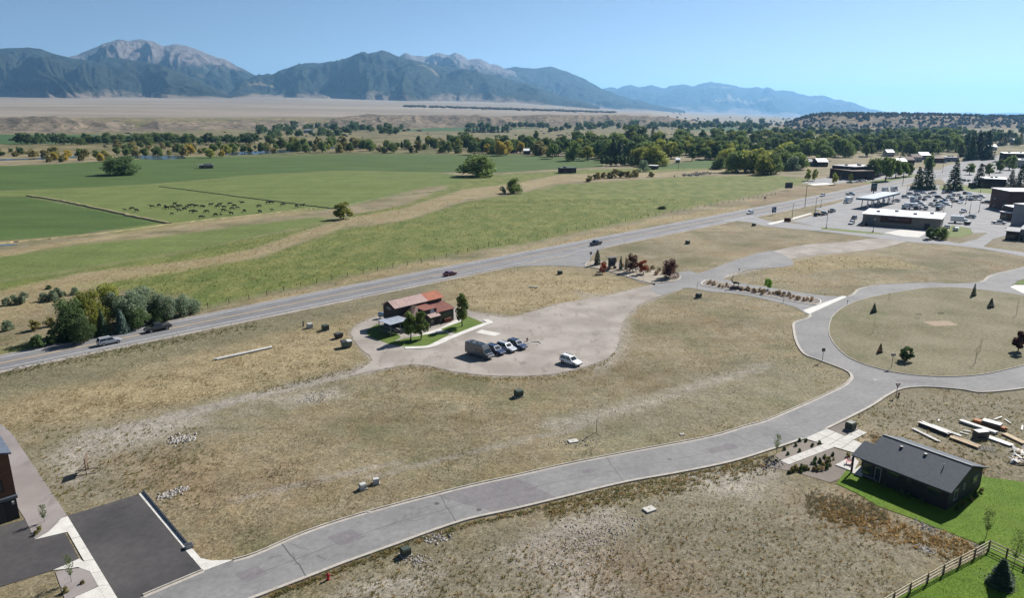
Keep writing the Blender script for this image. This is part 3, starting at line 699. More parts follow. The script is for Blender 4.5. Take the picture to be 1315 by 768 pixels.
for (px, py) in ((561, 647), (615, 655), (1124, 488), (860, 590), (1060, 430)):
    p = G(px, py); mb = MB(); mb.prism([(.34 * math.cos(k * .5236), .34 * math.sin(k * .5236)) for k in range(12)], -.03, .014)
    mb.build('manhole_cover', PM('iron', (.06, .055, .05), (.10, .09, .08), 4, .6, .3), thing('manhole_cover', 'round iron manhole cover set in the grey local road', 'manhole cover', p, 0, 'manhole covers in the local road'))
# fine age cracks and the paving seam of the local road
ctr_ = [(330, 738), (395, 713), (449, 692), (508, 672), (560, 658), (603, 645), (660, 633), (716, 619), (802, 602.5), (874, 589), (939, 574), (988, 558), (1035, 540), (1066, 524), (1100, 506)]
CL = smoothline(pxl(ctr_), 8); ribbon('paving_seam', [p + Vector((rnd.uniform(-.04, .04), rnd.uniform(-.04, .04))) for p in CL], [(-.03, .0095), (.03, .0095)], M_DARKLINE, parent=road)
for k in range(46):
    p = rnd.choice(CL); a = rnd.uniform(0, 3.14); L = rnd.uniform(.8, 3.4); o_ = Vector((rnd.uniform(-2.2, 2.2), rnd.uniform(-1.6, 1.6))); q = [p + o_ + Vector((math.cos(a), math.sin(a))) * (L * j / 6 - L / 2) + Vector((rnd.uniform(-.1, .1), rnd.uniform(-.1, .1))) for j in range(7)]
    ribbon('crack', q, [(-.018, .0098), (.018, .0098)], M_DARKLINE, parent=road)
for k in range(30):
    i = rnd.randrange(20, 70); tq = (HC[i + 1] - HC[i]).normalized(); nq = Vector((-tq.y, tq.x)); w_ = HW[i] * .9
    q = [HC[i] + nq * (w_ * (2 * j / 8 - 1)) + tq * rnd.uniform(-.15, .15) for j in range(9)]; ribbon('crack', q, [(-.03, .007), (.03, .007)], M_DARKLINE, parent=highway)
# bottom-left drives
pave('asphalt_drive', '86,663 179.5,634.4 261,733 184,766 160,780 151,768', .006, M_NEW, 'fresh black asphalt drive opening onto the local road')
pave('asphalt_forecourt', '-40,690 0,676 32.6,667.6 44.5,693 83,684 102,718 68,733 0,754 -40,770', .004, M_NEW, 'dark asphalt forecourt before the brown townhouse garages')
slabs('concrete_strip', 'straight concrete gutter strip between the two black drives', [(77, 667), (87, 663), (152, 770), (135, 770)], 1, 7, .03, M_CONCW)
slabs('concrete_strip', 'narrow concrete strip flanking the fresh asphalt drive', [(177.5, 634.6), (185, 631.8), (258, 717.5), (246, 717)], 1, 8, .03, M_CONCW)
pave('concrete_flare', '246,716 258,717.5 272,720.5 300,719.5 261,734', .026, M_CONCW, 'flared concrete corner where the drive meets the kerb')
pave('concrete_wing', '44.5,693.5 62,684 74,672 78,666.5 90,683.5 83,684.5', .028, M_CONCW, 'tapered concrete apron wing beside the gravel bed')
pave('concrete_cross', '68,733 82,727 102,718 113,726 120,736 100,729 88,731', .026, M_CONCW, 'curved concrete edging round the small gravel bed')
pave('gravel_bed', '-60,520 4.5,547 16,558 86,662 78,667.5 62,684 44.5,692.5 32.6,667.6', -.004, M_PINK, 'long grey gravel side bed along the townhouse wall')
pave('gravel_bed', '71,735 88,731.5 104,730 116,735 130.6,751 96,768 84,772', .012, M_PINK, 'small rounded gravel bed with a sapling between the drives')
pave('concrete_walk', '96,768 130.6,752 138,768 120,790', .018, M_CONCW, 'pale walk at the corner of the small gravel bed')
rail = thing('drain_barrier', 'dark steel barrier rail lying along the fresh asphalt drive', 'barrier', G(184, 632))
a, b = G(184, 632) - G(184, 632), G(244, 704) - G(184, 632)
MB().beam(a + Vector((0, 0, .14)), b + Vector((0, 0, .14)), .20, .22).build('rail', PM('dark_steel', (.045, .05, .055), (.07, .075, .08), 3, .5, .5), rail)
for k in range(6): q = a.lerp(b, (k + .3) / 5.6); MB().box((q.x, q.y, .05), (.3, .3, .2)).build('foot', M_GUT, rail)
dg = thing('drain_grate_box', 'small grey drain inlet box at the end of the barrier rail', 'drain', G(243, 703.5)); MB().box((0, 0, .2), (.8, .7, .45), .6).build('box', PM('grey_steel', (.2, .21, .22), (.14, .15, .16), 3, .5, .4), dg); MB().box((0, 0, .45), (.6, .5, .04), .6).build('lid', PM('dark_steel', (.045, .05, .055)), dg)
# house frontage
slabs('driveway', 'wide pale concrete driveway to the black house', [(1032.7, 563.6), (1062, 550.6), (1108, 570.5), (1096.5, 582)], 2, 4, .05)
slabs('sidewalk', 'narrow concrete walk crossing the planted gravel bed', [(1002, 592), (1012.8, 597.4), (1071.5, 575), (1059.5, 570)], 1, 6, .05)
slabs('sidewalk', 'short concrete walk stub on the garage side of the driveway', [(1084, 561), (1102.5, 551.8), (1113.6, 556.4), (1096.5, 565.2)], 3, 1, .05)
slabs('patio', 'small square concrete patio with a red chair beside the house', [(1072, 598), (1095, 586), (1103, 594), (1096, 607)], 1, 1, .12)
pave('planting_bed', '1029,565 995,585 1003,592 985,600 1020,606 1066,620 1086,612 1097,584 1076,578 1058,570', -.002, M_BED, 'gravel planting bed of small shrubs before the black house')
pave('planting_bed', '1064,550.5 1087,540.5 1103,550 1084,560', -.002, M_BED, 'gravel bed round the green utility box beside the driveway')
# cafe frontage
pave('cafe_walk', '505,441 545,428 566,421 584,411.5 592,409 592,413.5 575,420.5 566,425 577,430 576,434.5 561,441 548,445.5 521,446.5', .03, M_CONCW, 'pale concrete walk along the cafe front', sm=0)
P1 = smoothline(pxl([(520, 447.2), (548, 446), (563, 441), (576, 435), (606, 423), (622, 417), (629, 414.5), (623, 411)]), 4)
ribbon('cafe_kerb', P1, [(-.75, -.05), (-.75, .10), (.75, .12), (.75, .0)], M_CONCW, 'broad curved concrete kerb walk edging the cafe lawns')
pave('painted_pad', '611,427 618.6,423.3 643.7,428.3 635.5,431.5', .004, M_CONCW, 'white painted concrete parking pad at the edge of the gravel lot')
# planted median with kerb
MED = '901,364 905,361 911,360.3 950,367 990,374 1035,381.5 1053,385.5 1048,391.5 1020,387.5 985,380.5 948,374.5 915,369 904,367'
med = pxl([tuple(map(float, q.split(','))) for q in MED.split()])
sheet('median_bed', smoothline(med, 3, True), .08, M_BED, 'narrow planted median of straw-coloured grasses between the entrance lanes'); PAVED.append(np.array([tuple(q) for q in med]))
P1 = smoothline(med, 3, True); ribbon('kerb', P1 + [P1[0]], [(-.1, .0), (-.1, .13), (.2, .13), (.2, .0)], M_CONCW, 'white concrete kerb edging the planted median')
KI = pxl([(752, 342.5), (757, 336), (775, 335), (800, 338), (830, 345), (860, 350), (873, 355), (870, 360), (855, 362.5), (835, 363.3), (800, 353.2), (768, 344.6)])
sheet('kiosk_bed', smoothline(KI, 3, True), .07, gravel_mat('kiosk_gravel', srgb(176, 166, 150), srgb(156, 146, 130), srgb(130, 116, 98)), 'pale gravel island bed holding the notice kiosk and trees')
P1 = smoothline(KI, 3, True); ribbon('kerb', P1 + [P1[0]], [(-.1, .0), (-.1, .13), (.2, .13), (.2, .0)], M_GUT, 'pale concrete kerb round the kiosk bed'); PAVED.append(np.array([tuple(q) for q in KI]))

# lawns
def lawn_mat(name, a, b, c3):
    m = bpy.data.materials.new(name); t = NT(m)
    c = t.mix(t.rng(t.noise(.35, 5), .35, .65), a, b); c = t.mix(t.math('MULTIPLY', t.rng(t.noise(2.2, 5, rough=.7), .4, .7), .6), c, c3)
    c = t.mix(t.rng(t.noise(.16, 5), .5, .68, 0, .5), c, (c3[0] * 2.2, c3[1] * 1.5, c3[2] * 1.9))
    c = t.mix(1.0, c, t.rng(t.noise(9, 3, rough=.8), .25, .75, .7, 1.25), 'MULTIPLY')
    t.color(c); t.b.inputs['Roughness'].default_value = .9; t.b.inputs['Specular IOR Level'].default_value = .15; t.bump(t.noise(6, 4, rough=.8), .8, .08); return m
M_LAWN = lawn_mat('lawn_grass', srgb(92, 122, 32), srgb(108, 136, 42), srgb(74, 102, 26))
M_LAWN2 = lawn_mat('cafe_lawn_grass', srgb(92, 116, 48), srgb(108, 128, 58), srgb(72, 92, 36))
M_TURF = lawn_mat('store_turf', srgb(104, 122, 62), srgb(120, 132, 74), srgb(92, 104, 56))
LAWNS = []
def lawn(s, label, m, z=.0, jit=.12, keep=True):
    o = pave('lawn', s, z, m, label, jit=jit, seed=12)
    if keep: LAWNS.append((PAVED[-1], m))
    return o
lawn('1074,621 1100,634 1127,650 1193,674 1255,698 1269,708 1315,729 1420,775 1420,640 1315,619 1267,613 1235,604 1090,600', 'bright green lawn wrapped round the black house', M_LAWN)
lawn('1146,770 1269,709.5 1318,732 1420,780 1420,860 1080,860 1110,800', 'bright green fenced lawn with a ringed spruce', M_LAWN, .002)
lawn('497,441 521,445.5 548,444.5 561,438.5 577,430.5 571,427 545,430 520,435', 'small green lawn before the cafe porch', M_LAWN2, .05)
lawn('566,423 586,428.5 608.5,420 621,414.5 601,406.5 592,413', 'small green lawn under the slender tree beside the cafe', M_LAWN2, .05)
lawn('470,425 484,416 506,425 515,433 500,442 474,432', 'shaded lawn under the cafe shelter', M_LAWN2, .016)
lawn('1206,239 1232,237 1278,243 1278,249.5 1240,245 1206,243', 'green turf strip behind the parking lot', M_TURF, .01, 0, False)
lawn('1108,234 1150,228 1178,223.5 1190,224.5 1160,229 1125,236.5', 'green roadside turf along the town street', M_TURF, .01, 0, False)
lawn('1053,291.5 1062,292.5 1130,298.8 1136,301.3 1100,298.8 1056,294.5', 'thin green verge along the store frontage', M_TURF, .01, 0, False)
lawn('1222,289 1246,293 1250,300 1232,305 1212,304', 'patchy green verge beside the store', M_TURF, .01, 0, False)
lawn('1299,372 1306,361.5 1320,358 1330,362 1330,366 1305,365', 'sliver of green lawn at the branch road corner', M_LAWN2, .012, 0, False)
sheet('corner_walk', pxl([(1297, 368.5), (1303, 366), (1330, 366.5), (1330, 382), (1312, 376)]), .03, M_CONCW, 'bright concrete walk corner beside the branch road')
sheet('store_walk', pxl([(985, 287), (1018, 279.5), (1041, 273.3), (1043, 274.5), (1019, 281.5), (990, 288.5)]), .02, M_CONCW, 'thin pale walk along the parking lot edge')
# river
M_WATER = bpy.data.materials.new('river_water'); t = NT(M_WATER); t.color(t.mix(t.noise(.02, 3), (.03, .05, .07), (.05, .07, .085))); t.b.inputs['Roughness'].default_value = .12; t.bump(t.noise(.5, 3), .15, .1)
for s in ('-60,205.5 40,203 70,200.5 95,200 100,202 60,204.5 -60,208', '150,200.5 180,199.3 235,200 240,203.5 205,205 160,203', '278,198 300,195.5 340,193 400,191 405,193 350,197 300,199.5', '390,191.5 430,188.5 470,187.5 470,189 430,190.5'):
    sheet('river', pxl([tuple(map(float, q.split(','))) for q in s.split()]), .05, M_WATER, 'blue-grey river reach showing between the willows')
sheet('pond', pxl([(-10, 314.5), (14, 313.5), (24, 314), (12, 315.4), (-10, 316)]), .03, M_WATER, 'shallow puddle at the edge of the pasture')
# grassy field berms with a ditch shadow side
M_BERM = PM('berm_straw', srgb(176, 158, 116), srgb(132, 128, 84), .2, .95, bump=.6, bscale=1.5, fine=1.2)
M_BERMG = PM('berm_dark_grass', srgb(120, 124, 76), srgb(92, 104, 58), .15, .95, bump=.6, bscale=1.5, fine=1.2)
for nm, s, h, w, m, lb in (('field_berm', '36,251.5 80,258.5 130,269 180,280 218,287.5', .8, 1.9, M_BERM, 'raised straw-topped berm dividing the two near pastures'),
        ('field_berm', '-60,325 0,313 60,307 130,300 218,288 300,279 380,270.5 405,268', .4, 1.1, M_BERM, 'long low fence-line berm along the bottom of the pasture'),
        ('field_berm', '205,239.5 250,245 330,255.5 405,265 430,268', .45, 1.0, M_BERMG, 'dark grassy berm running behind the cattle'),
        ('field_berm', '430,268 470,258 520,250 560,246 590,243.5', .4, 1.0, M_BERMG, 'dark ditch bank leading toward the creek')):
    P = smoothline(pxl([tuple(map(float, q.split(','))) for q in s.split()]), 10)
    P = [p + Vector((rnd.uniform(-.5, .5), rnd.uniform(-.6, .6))) for p in P]
    ribbon(nm, P, [(-w, -.2), (-w * .4, h * .85), (w * .2, h), (w, -.2)], m, lb)

# ---------------------------------------------------------------- trees
def leaf_mat(name, a, b, tr=.45):
    if name in MATS: return MATS[name]
    m = bpy.data.materials.new(name); t = NT(m)
    oi = _n(t.nt, 'ShaderNodeObjectInfo')
    c = t.mix(t.rng(t.noise(.9, 3, t.geo.outputs['Position']), .3, .7), a, b)
    c = t.mix(1.0, c, t.rng(oi.outputs['Random'], 0, 1, 1.35, 2.3), 'MULTIPLY')
    t.color(c); t.b.inputs['Roughness'].default_value = .75; t.b.inputs['Specular IOR Level'].default_value = .2
    tb = _n(t.nt, 'ShaderNodeBsdfTranslucent'); t.L(c, tb.inputs['Color'])
    mx = _n(t.nt, 'ShaderNodeMixShader'); mx.inputs[0].default_value = tr
    t.L(t.b.outputs[0], mx.inputs[1]); t.L(tb.outputs[0], mx.inputs[2])
    t.L(mx.outputs[0], t.nt.nodes['Material Output'].inputs['Surface']); MATS[name] = m; return m
LM = {'green': leaf_mat('leaf_green', srgb(74, 92, 46), srgb(104, 116, 64)), 'dark': leaf_mat('leaf_dark_green', srgb(64, 82, 50), srgb(86, 102, 62)),
      'yellowgreen': leaf_mat('leaf_yellow_green', srgb(112, 120, 52), srgb(140, 140, 70)), 'gold': leaf_mat('leaf_gold', srgb(162, 142, 54), srgb(142, 128, 58)),
      'silver': leaf_mat('leaf_silver', srgb(124, 136, 112), srgb(98, 112, 86)), 'spruce': leaf_mat('needle_green', srgb(44, 62, 44), srgb(64, 82, 56), .08),
      'bluespruce': leaf_mat('needle_blue', srgb(78, 94, 84), srgb(58, 74, 66), .08), 'purple': leaf_mat('leaf_purple', srgb(66, 42, 42), srgb(84, 56, 52)),
      'orange': leaf_mat('leaf_orange', srgb(140, 70, 44), srgb(116, 56, 38)), 'olive': leaf_mat('leaf_olive', srgb(106, 104, 64), srgb(130, 122, 76)),
      'bright': leaf_mat('leaf_bright_green', srgb(112, 150, 52), srgb(130, 162, 66)), 'rusty': leaf_mat('needle_rusty', srgb(124, 84, 56), srgb(70, 82, 52), .08)}
M_BARK = PM('bark', srgb(98, 84, 70), srgb(72, 62, 52), 3, .95, bump=.5, bscale=14, objc=True)
M_BARKP = PM('pale_bark', srgb(150, 140, 126), srgb(120, 112, 100), 3, .95, objc=True)
def quads(c, nrm, size, rg, asp=1.0):
    n = len(c); a = rg.normal(size=(n, 3)); nrm = nrm / (np.linalg.norm(nrm, axis=1, keepdims=True) + 1e-9)
    e1 = np.cross(nrm, a); e1 /= np.linalg.norm(e1, axis=1, keepdims=True) + 1e-9
    e2 = np.cross(nrm, e1); s = (size * (.55 + .9 * rg.random(n)))[:, None]
    e1 = e1 * s; e2 = e2 * s * asp
    V = np.stack([c - e1 - e2 * .6, c + e1 * .8 - e2, c + e1 + e2 * .7, c - e1 * .7 + e2], 1).reshape(-1, 3)
    return V, np.arange(4 * n).reshape(n, 4)
def crown_mesh(name, seed, n, kind, leaf):
    """unit-high crown made of many leaf faces"""
    rg = np.random.default_rng(seed)
    if kind in ('round', 'wide', 'tall', 'shrub', 'spray'):
        z0, z1, w = {'round': (.16, 1, .40), 'wide': (.03, 1, .46), 'tall': (.14, 1, .22), 'shrub': (.0, 1, .44), 'spray': (.05, 1, .42)}[kind]
        k = {'round': 22, 'wide': 40, 'tall': 24, 'shrub': 18, 'spray': 22}[kind]
        th = rg.random(k) * 6.283; hz_ = (np.arange(k) + rg.random(k)) / k; zz = z0 + (z1 - z0) * (.12 + .80 * hz_)
        q = (zz - z0) / (z1 - z0)
        if kind == 'tall': prof = np.sin(np.clip(q * 1.02, 0, 1) ** .75 * math.pi) ** .6
        elif kind in ('wide', 'shrub', 'spray'): prof = np.sqrt(np.clip(1 - (q * 1.0) ** 2.2, 0.03, 1))
        else: prof = np.sqrt(np.clip(1 - ((q - .42) / .62) ** 2, .05, 1))
        rr = w * prof * (.25 + .75 * np.sqrt(rg.random(k))) * .84
        C = np.stack([rr * np.cos(th), rr * np.sin(th), zz], 1)
        cr = (.10 + .11 * rg.random(k)) * (w / .42) ** .8 * (1.15 - .35 * q)
        wgt = cr ** 2; pick = rg.choice(k, n, p=wgt / wgt.sum())
        d = rg.normal(size=(n, 3)); d /= np.linalg.norm(d, axis=1, keepdims=True)
        pos = C[pick] + d * (cr[pick] * (.55 + .5 * rg.random(n) ** .5))[:, None] * np.array([1, 1, .85])
        pos[:, 2] = np.clip(pos[:, 2], .01, None)
        V, Fq = quads(pos, d + rg.normal(size=(n, 3)) * .55, np.full(n, leaf), rg)
    elif kind in ('cone', 'column'):
        z = rg.random(n) ** 1.35 * .96 + .04; tiers = 15
        zt = (np.floor(z * tiers) + .45 + .35 * rg.random(n)) / tiers
        wr = .28 if kind == 'cone' else .17
        prof = (1.03 - z) ** .85 if kind == 'cone' else np.sin(np.clip((1.02 - z) * 1.0, 0, 1) ** .8 * math.pi * .62)
        rad = wr * prof * (.35 + .65 * rg.random(n) ** .45) ; th = rg.random(n) * 6.283; rad = rad * (.72 + .56 * vn(np.floor(zt * tiers) * 3.7, th * 2.2, seed))
        th = np.round(th * 9 / 6.283 + rg.normal(size=n) * .30 + zt * 4) * 6.283 / 9 + rg.normal(size=n) * .22
        pos = np.stack([rad * np.cos(th) + rg.normal(size=n) * .008, rad * np.sin(th) + rg.normal(size=n) * .008, zt * .97 - rad * .32 + .02], 1)
        pos[:, 2] = np.clip(pos[:, 2], .02, 1)
        nr = np.stack([np.cos(th) * .5, np.sin(th) * .5, np.ones(n)], 1) + rg.normal(size=(n, 3)) * .45
        V, Fq = quads(pos, nr, np.full(n, leaf), rg, .6)
        top = np.array([[0, 0, 1.0]])
    elif kind == 'thin':
        z = .28 + .7 * rg.random(n); th = rg.random(n) * 6.283; r = .20 * np.sin((z - .2) * 3.2).clip(.1) * rg.random(n) ** .6
        pos = np.stack([r * np.cos(th), r * np.sin(th), z], 1); V, Fq = quads(pos, rg.normal(size=(n, 3)), np.full(n, leaf), rg)
    me = bpy.data.meshes.new(name)
    o = mesh_np('crown', V, Fq, None, False); return o
def trunk_mb(kind, seed):
    rg = random.Random(seed); mb = MB()
    top = {'cone': .9, 'column': .85, 'thin': .9, 'tall': .8, 'spray': .3}.get(kind, .55)
    r = {'cone': .022, 'column': .02, 'thin': .010, 'tall': .02, 'shrub': .02, 'wide': .045, 'spray': .016}.get(kind, .030)
    p = Vector((0, 0, -.02)); k = 4
    for i in range(k):
        q = Vector((rg.uniform(-.012, .012) * (i + 1), rg.uniform(-.012, .012) * (i + 1), top * (i + 1) / k))
        mb.tube(p, q, r * (1.25 - i * .24), r * (1.25 - (i + 1) * .24), 6); p = q
    nb = {'cone': 0, 'column': 0, 'thin': 9, 'spray': 9}.get(kind, 6)
    for i in range(nb):
        z = top * rg.uniform(.35, .95); a = rg.uniform(0, 6.28); L = rg.uniform(.12, .30) * (.7 if kind in ('thin', 'tall') else 1)
        mb.tube((0, 0, z), (L * math.cos(a), L * math.sin(a), z + L * rg.uniform(.6, 1.3)), r * .4, r * .12, 5)
    return mb
PROTO = {}
def proto(key, kind, leaf_n, leaf, mat, seed, bark=None):
    c = crown_mesh('crown', seed, leaf_n, kind, leaf)
    me_c = c.data; bpy.data.objects.remove(c)
    me_c.materials.clear(); me_c.materials.append(LM[mat]); me_c.name = 'crown_' + key
    me_t = trunk_mb(kind, seed).mesh('trunk_' + key, bark or M_BARK)
    PROTO[key] = (me_c, me_t)
for i in range(4):
    proto('round%d' % i, 'round', 1300, .034, 'green', 20 + i); proto('dark%d' % i, 'round', 1300, .034, 'dark', 30 + i)
    proto('wide%d' % i, 'wide', 2000, .028, 'green', 40 + i)
    proto('cone%d' % i, 'cone', 1500, .030, 'spruce', 50 + i); proto('olive%d' % i, 'shrub', 700, .05, 'olive', 60 + i)
for i in range(2):
    proto('gold%d' % i, 'round', 1300, .036, 'gold', 70 + i); proto('yg%d' % i, 'round', 1300, .034, 'yellowgreen', 80 + i)
    proto('ygw%d' % i, 'wide', 2400, .026, 'yellowgreen', 84 + i)
    proto('tall%d' % i, 'tall', 2200, .024, 'green', 90 + i); proto('talldk%d' % i, 'tall', 1100, .03, 'dark', 94 + i)
    proto('bare%d' % i, 'thin', 70, .010, 'olive', 100 + i, M_BARKP); proto('sapling%d' % i, 'thin', 420, .016, 'green', 110 + i, M_BARKP)
    proto('silver%d' % i, 'wide', 6500, .014, 'silver', 120 + i); proto('sshrub%d' % i, 'shrub', 1500, .03, 'silver', 125 + i)
    proto('bigdark%d' % i, 'wide', 6500, .015, 'dark', 130 + i)
proto('bigyg0', 'wide', 6000, .015, 'yellowgreen', 135)
proto('bluespruce0', 'cone', 3500, .022, 'bluespruce', 140); proto('spruce0', 'cone', 3800, .022, 'spruce', 141); proto('rusty0', 'cone', 2000, .026, 'rusty', 142)
proto('column0', 'column', 2200, .022, 'spruce', 143)
proto('purple0', 'spray', 2600, .020, 'purple', 145); proto('purpletree0', 'tall', 1800, .024, 'purple', 146)
proto('orange0', 'round', 1800, .026, 'orange', 147); proto('bright0', 'round', 1500, .030, 'bright', 148)
proto('cafe0', 'tall', 2400, .020, 'green', 149); proto('cafe1', 'tall', 2000, .020, 'green', 150)
proto('grassclump0', 'shrub', 260, .07, 'olive', 151); proto('darkshrub0', 'shrub', 900, .04, 'dark', 152)
M_STRAWP = leaf_mat('plume_grass', srgb(156, 136, 106), srgb(136, 114, 86), .3)
LM['straw'] = M_STRAWP; proto('plume0', 'spray', 420, .045, 'straw', 153); proto('plume1', 'spray', 420, .045, 'straw', 154)
def tree(key, px, py, hpx, label, cat='tree', wf=1.0, group=None, name='tree', h=None, base=None):
    p = base or G(px, py); hm_ = h or hpx * mpp(py) / .968 * .97
    e = thing(name, label, cat, (p.x, p.y, (gz(0, 0) if p.y < 600 else -.1) if base is None else p.z), rnd.uniform(0, 6.28), group)
    e.scale = (hm_ * wf, hm_ * wf, hm_)
    for nm, me in (('crown', PROTO[key][0]), ('trunk', PROTO[key][1])):
        o = bpy.data.objects.new(nm, me); COL.objects.link(o); o.parent = e
    return e
def k_(base, n=4): return base + str(rnd.randrange(n))
# clump beside the highway
tree('bigdark0', 93, 434, 50, 'big dark green poplar in the roadside clump', wf=1.0)
tree('bigyg0', 118, 426, 54, 'yellow-topped green tree in the roadside clump', wf=.85)
tree('bigyg0', 141, 411, 48, 'olive-green tree behind the roadside spruces', wf=.8)
tree('bigdark1', 108, 440, 34, 'low dark tree at the front of the roadside clump', wf=.9)
tree('spruce0', 133, 431, 36, 'dark spruce squeezed between poplar and silver willow', 'spruce', .85, name='spruce_tree')
tree('spruce0', 85, 438, 31, 'dark spruce at the near end of the roadside clump', 'spruce', 1.15, name='spruce_tree')
tree('bluespruce0', 157, 427, 32, 'bluish spruce before the silver willows', 'spruce', 1.1, name='spruce_tree')
for i, (x, y, h, w) in enumerate(((170, 419, 46, .95), (188, 411, 44, 1.0), (212, 411, 36, 1.1))):
    tree('silver%d' % (i % 2), x, y, h, 'tall silver-leaved willow in the roadside thicket', 'willow', w, 'silver willows beside the highway', 'willow_tree')
tree('silver0', 152, 413, 40, 'tall silver willow rising behind the blue spruce', 'willow', .9, None, 'willow_tree'); tree('silver0', 232, 405, 27, 'mid-height silver willow on the thinning side of the thicket', 'willow', 1.2, None, 'willow_tree')
tree('bigdark1', 178, 421, 26, 'dark bush at the foot of the silver willows', 'bush', 1.2, name='bush'); tree('bigdark0', 203, 414, 20, 'low dark bush under the silver thicket', 'bush', 1.4, name='bush')
tree('silver1', 247, 402, 19, 'low silver willow at the end of the roadside thicket', 'willow', 1.4, None, 'willow_tree')
tree('darkshrub0', 50, 446, 17, 'dark rounded juniper bush at the highway edge', 'bush', 1.3, name='bush'); tree('darkshrub0', 66, 442, 19, 'dark upright juniper between bush and spruce', 'bush', .9, name='bush')
tree('olive0', 45, 424, 14, 'round olive bush in the dry grass beyond the junipers', 'bush', 1.25, name='bush'); tree('olive1', 64, 419, 13, 'small olive bush beside the dark poplar', 'bush', 1.1, name='bush')
tree('sshrub0', 11, 424, 14, 'lone silver bush in the dry verge', 'bush', 1.1, name='bush')
for (x, y, h) in ((8, 392, 11), (19, 390, 12), (32, 389, 15), (57, 386, 11), (68, 386, 14), (76, 382, 12), (97, 378, 10)):
    tree(k_('sshrub', 2), x, y, h, 'grey-green sagebrush bush above the dry verge', 'bush', 1.2, 'sagebrush bushes along the creek straw', 'bush')
for (x, y, h) in ((62, 371, 5), (72, 374, 5), (82, 379, 5)): tree('darkshrub0', x, y, h, 'dark low brush by the meadow corner', 'bush', 2.0, 'dark brush by the meadow corner', 'bush')
# lone pasture trees
tree('bigdark0', 157, 224, 23, 'huge spreading dark willow alone in the green field', 'willow', 2.45, name='willow_tree')
tree('wide1', 613, 226, 27, 'spreading green willow standing at the creek head of the pasture', 'willow', 1.95, name='willow_tree')
tree('yg0', 441, 281, 21, 'round yellow-green bush tree at the creek bend', 'tree', 1.35)
tree('wide0', 660, 248, 19, 'dark leafy tree on the creek bank below the hay field', 'tree', 1.15); tree('sshrub1', 645, 248, 9, 'small silver bush beside the creek-bank tree', 'bush', 1.3, name='bush')
for (x, y, h) in ((757, 233, 8), (767, 230, 9), (775, 229, 8), (783, 229, 8), (790, 228, 11), (798, 228, 9), (806, 228, 9), (815, 227, 10), (836, 227, 7)):
    tree(k_('olive'), x, y, h, 'rounded dark willow bush in the row on the meadow edge', 'bush', 1.3, 'willow bushes on the meadow edge', 'bush')
tree('sshrub0', 826, 220, 15, 'silver bush beside the small shed', 'bush', 1.1, name='bush')
tree('darkshrub0', 851, 268, 4, 'dark low bush in the open meadow', 'bush', 3.5, name='bush')
# far belts
def belt(x0, x1, y0, y1, n, h0, h1, keys, wf, label, group, cat='tree', name=None, curve=None):
    name = name or ('cottonwood_tree' if 'cottonwood' in label else 'willow_tree' if 'willow' in label else 'tree')
    for i in range(n):
        f = (i + rnd.random()) / n; px = x0 + (x1 - x0) * f; py = rnd.uniform(y0, y1) + (curve(f) if curve else 0)
        tree(rnd.choice(keys), px, py, rnd.uniform(h0, h1) * 1.08, label, cat, wf * rnd.uniform(.85, 1.2), group, name)
FAR = []
def farbelt(x0, x1, y0, y1, n, h0, h1, keys, wf, label, group, curve=None):
    for i in range(n):
        f = (i + rnd.random()) / n; px = x0 + (x1 - x0) * f; py = rnd.uniform(y0, y1) + (curve(f) if curve else 0); h = rnd.uniform(h0, h1) * mpp(py)
        p = G(px, py); me = PROTO[rnd.choice(keys)][0]; nv = len(me.vertices); v = np.empty(nv * 3, np.float32); me.vertices.foreach_get('co', v); v = v.reshape(-1, 4, 3)
        k = v[:: max(1, len(v) // 420)]; c = k.mean(1, keepdims=True); k = c + (k - c) * 1.7
        a = rnd.uniform(0, 6.28); q = k.reshape(-1, 3) * np.array([h * wf, h * wf, h]); ca, sa = math.cos(a), math.sin(a)
        FAR.append(np.stack([q[:, 0] * ca - q[:, 1] * sa + p.x, q[:, 0] * sa + q[:, 1] * ca + p.y, q[:, 2]], 1))
RD = ['round0', 'round1', 'round2', 'round3']; DK = ['dark0', 'dark1', 'dark2', 'dark3']; WD = ['wide0', 'wide1', 'wide2', 'wide3']; CN = ['cone0', 'cone1', 'cone2', 'cone3']; OL = ['olive0', 'olive1', 'olive2', 'olive3']
belt(24, 330, 183, 186, 48, 8, 13, DK + DK + WD, 1.25, 'dark round tree in the belt beyond the river', 'tree belt beyond the river')
belt(-4, 75, 196, 202, 12, 5, 10, OL + ['dark1'], 1.3, 'olive willow on the near river flat', 'willows on the river flat')
belt(50, 330, 200, 207, 26, 6, 12, OL + RD + ['yg0', 'gold0'], 1.2, 'scrubby cottonwood on the river bank', 'cottonwoods on the river bank', curve=lambda f: -5 * f)
for (x, y, h) in ((130, 208, 11), (80, 208, 9), (85, 207, 8), (105, 207, 10), (62, 208, 9)): tree(k_('gold', 2) if x in (130, 85) else k_('olive'), x, y, h, 'golden cottonwood by the dry river bar' if x in (130, 85) else 'olive shrub willow by the dry river bar', 'tree', 1.0, 'golden riverside cottonwoods' if x in (130, 85) else 'shrub willows by the river bar')
belt(150, 330, 190, 197, 22, 5, 11, OL + RD, 1.2, 'small rounded tree on the far bank of the river', 'small trees on the far bank')
tree('dark0', 166, 198, 11, 'dark round tree standing clear on the far river bank', wf=1.3)
belt(330, 600, 188, 197, 56, 7, 14, RD + OL + WD + ['yg1', 'tall1'], 1.1, 'cottonwood along the far edge of the hay field', 'cottonwoods along the hay field edge')
farbelt(330, 520, 164, 180, 60, 7, 11, DK + ['wide0', 'wide2'], 1.3, 'dark tree in the grove below the bluff', 'grove below the bluff', curve=lambda f: -6 * f)
farbelt(595, 760, 163.5, 171, 28, 6, 9, DK, 1.3, 'dark windbreak tree on the far flat', 'windbreak trees on the far flat')
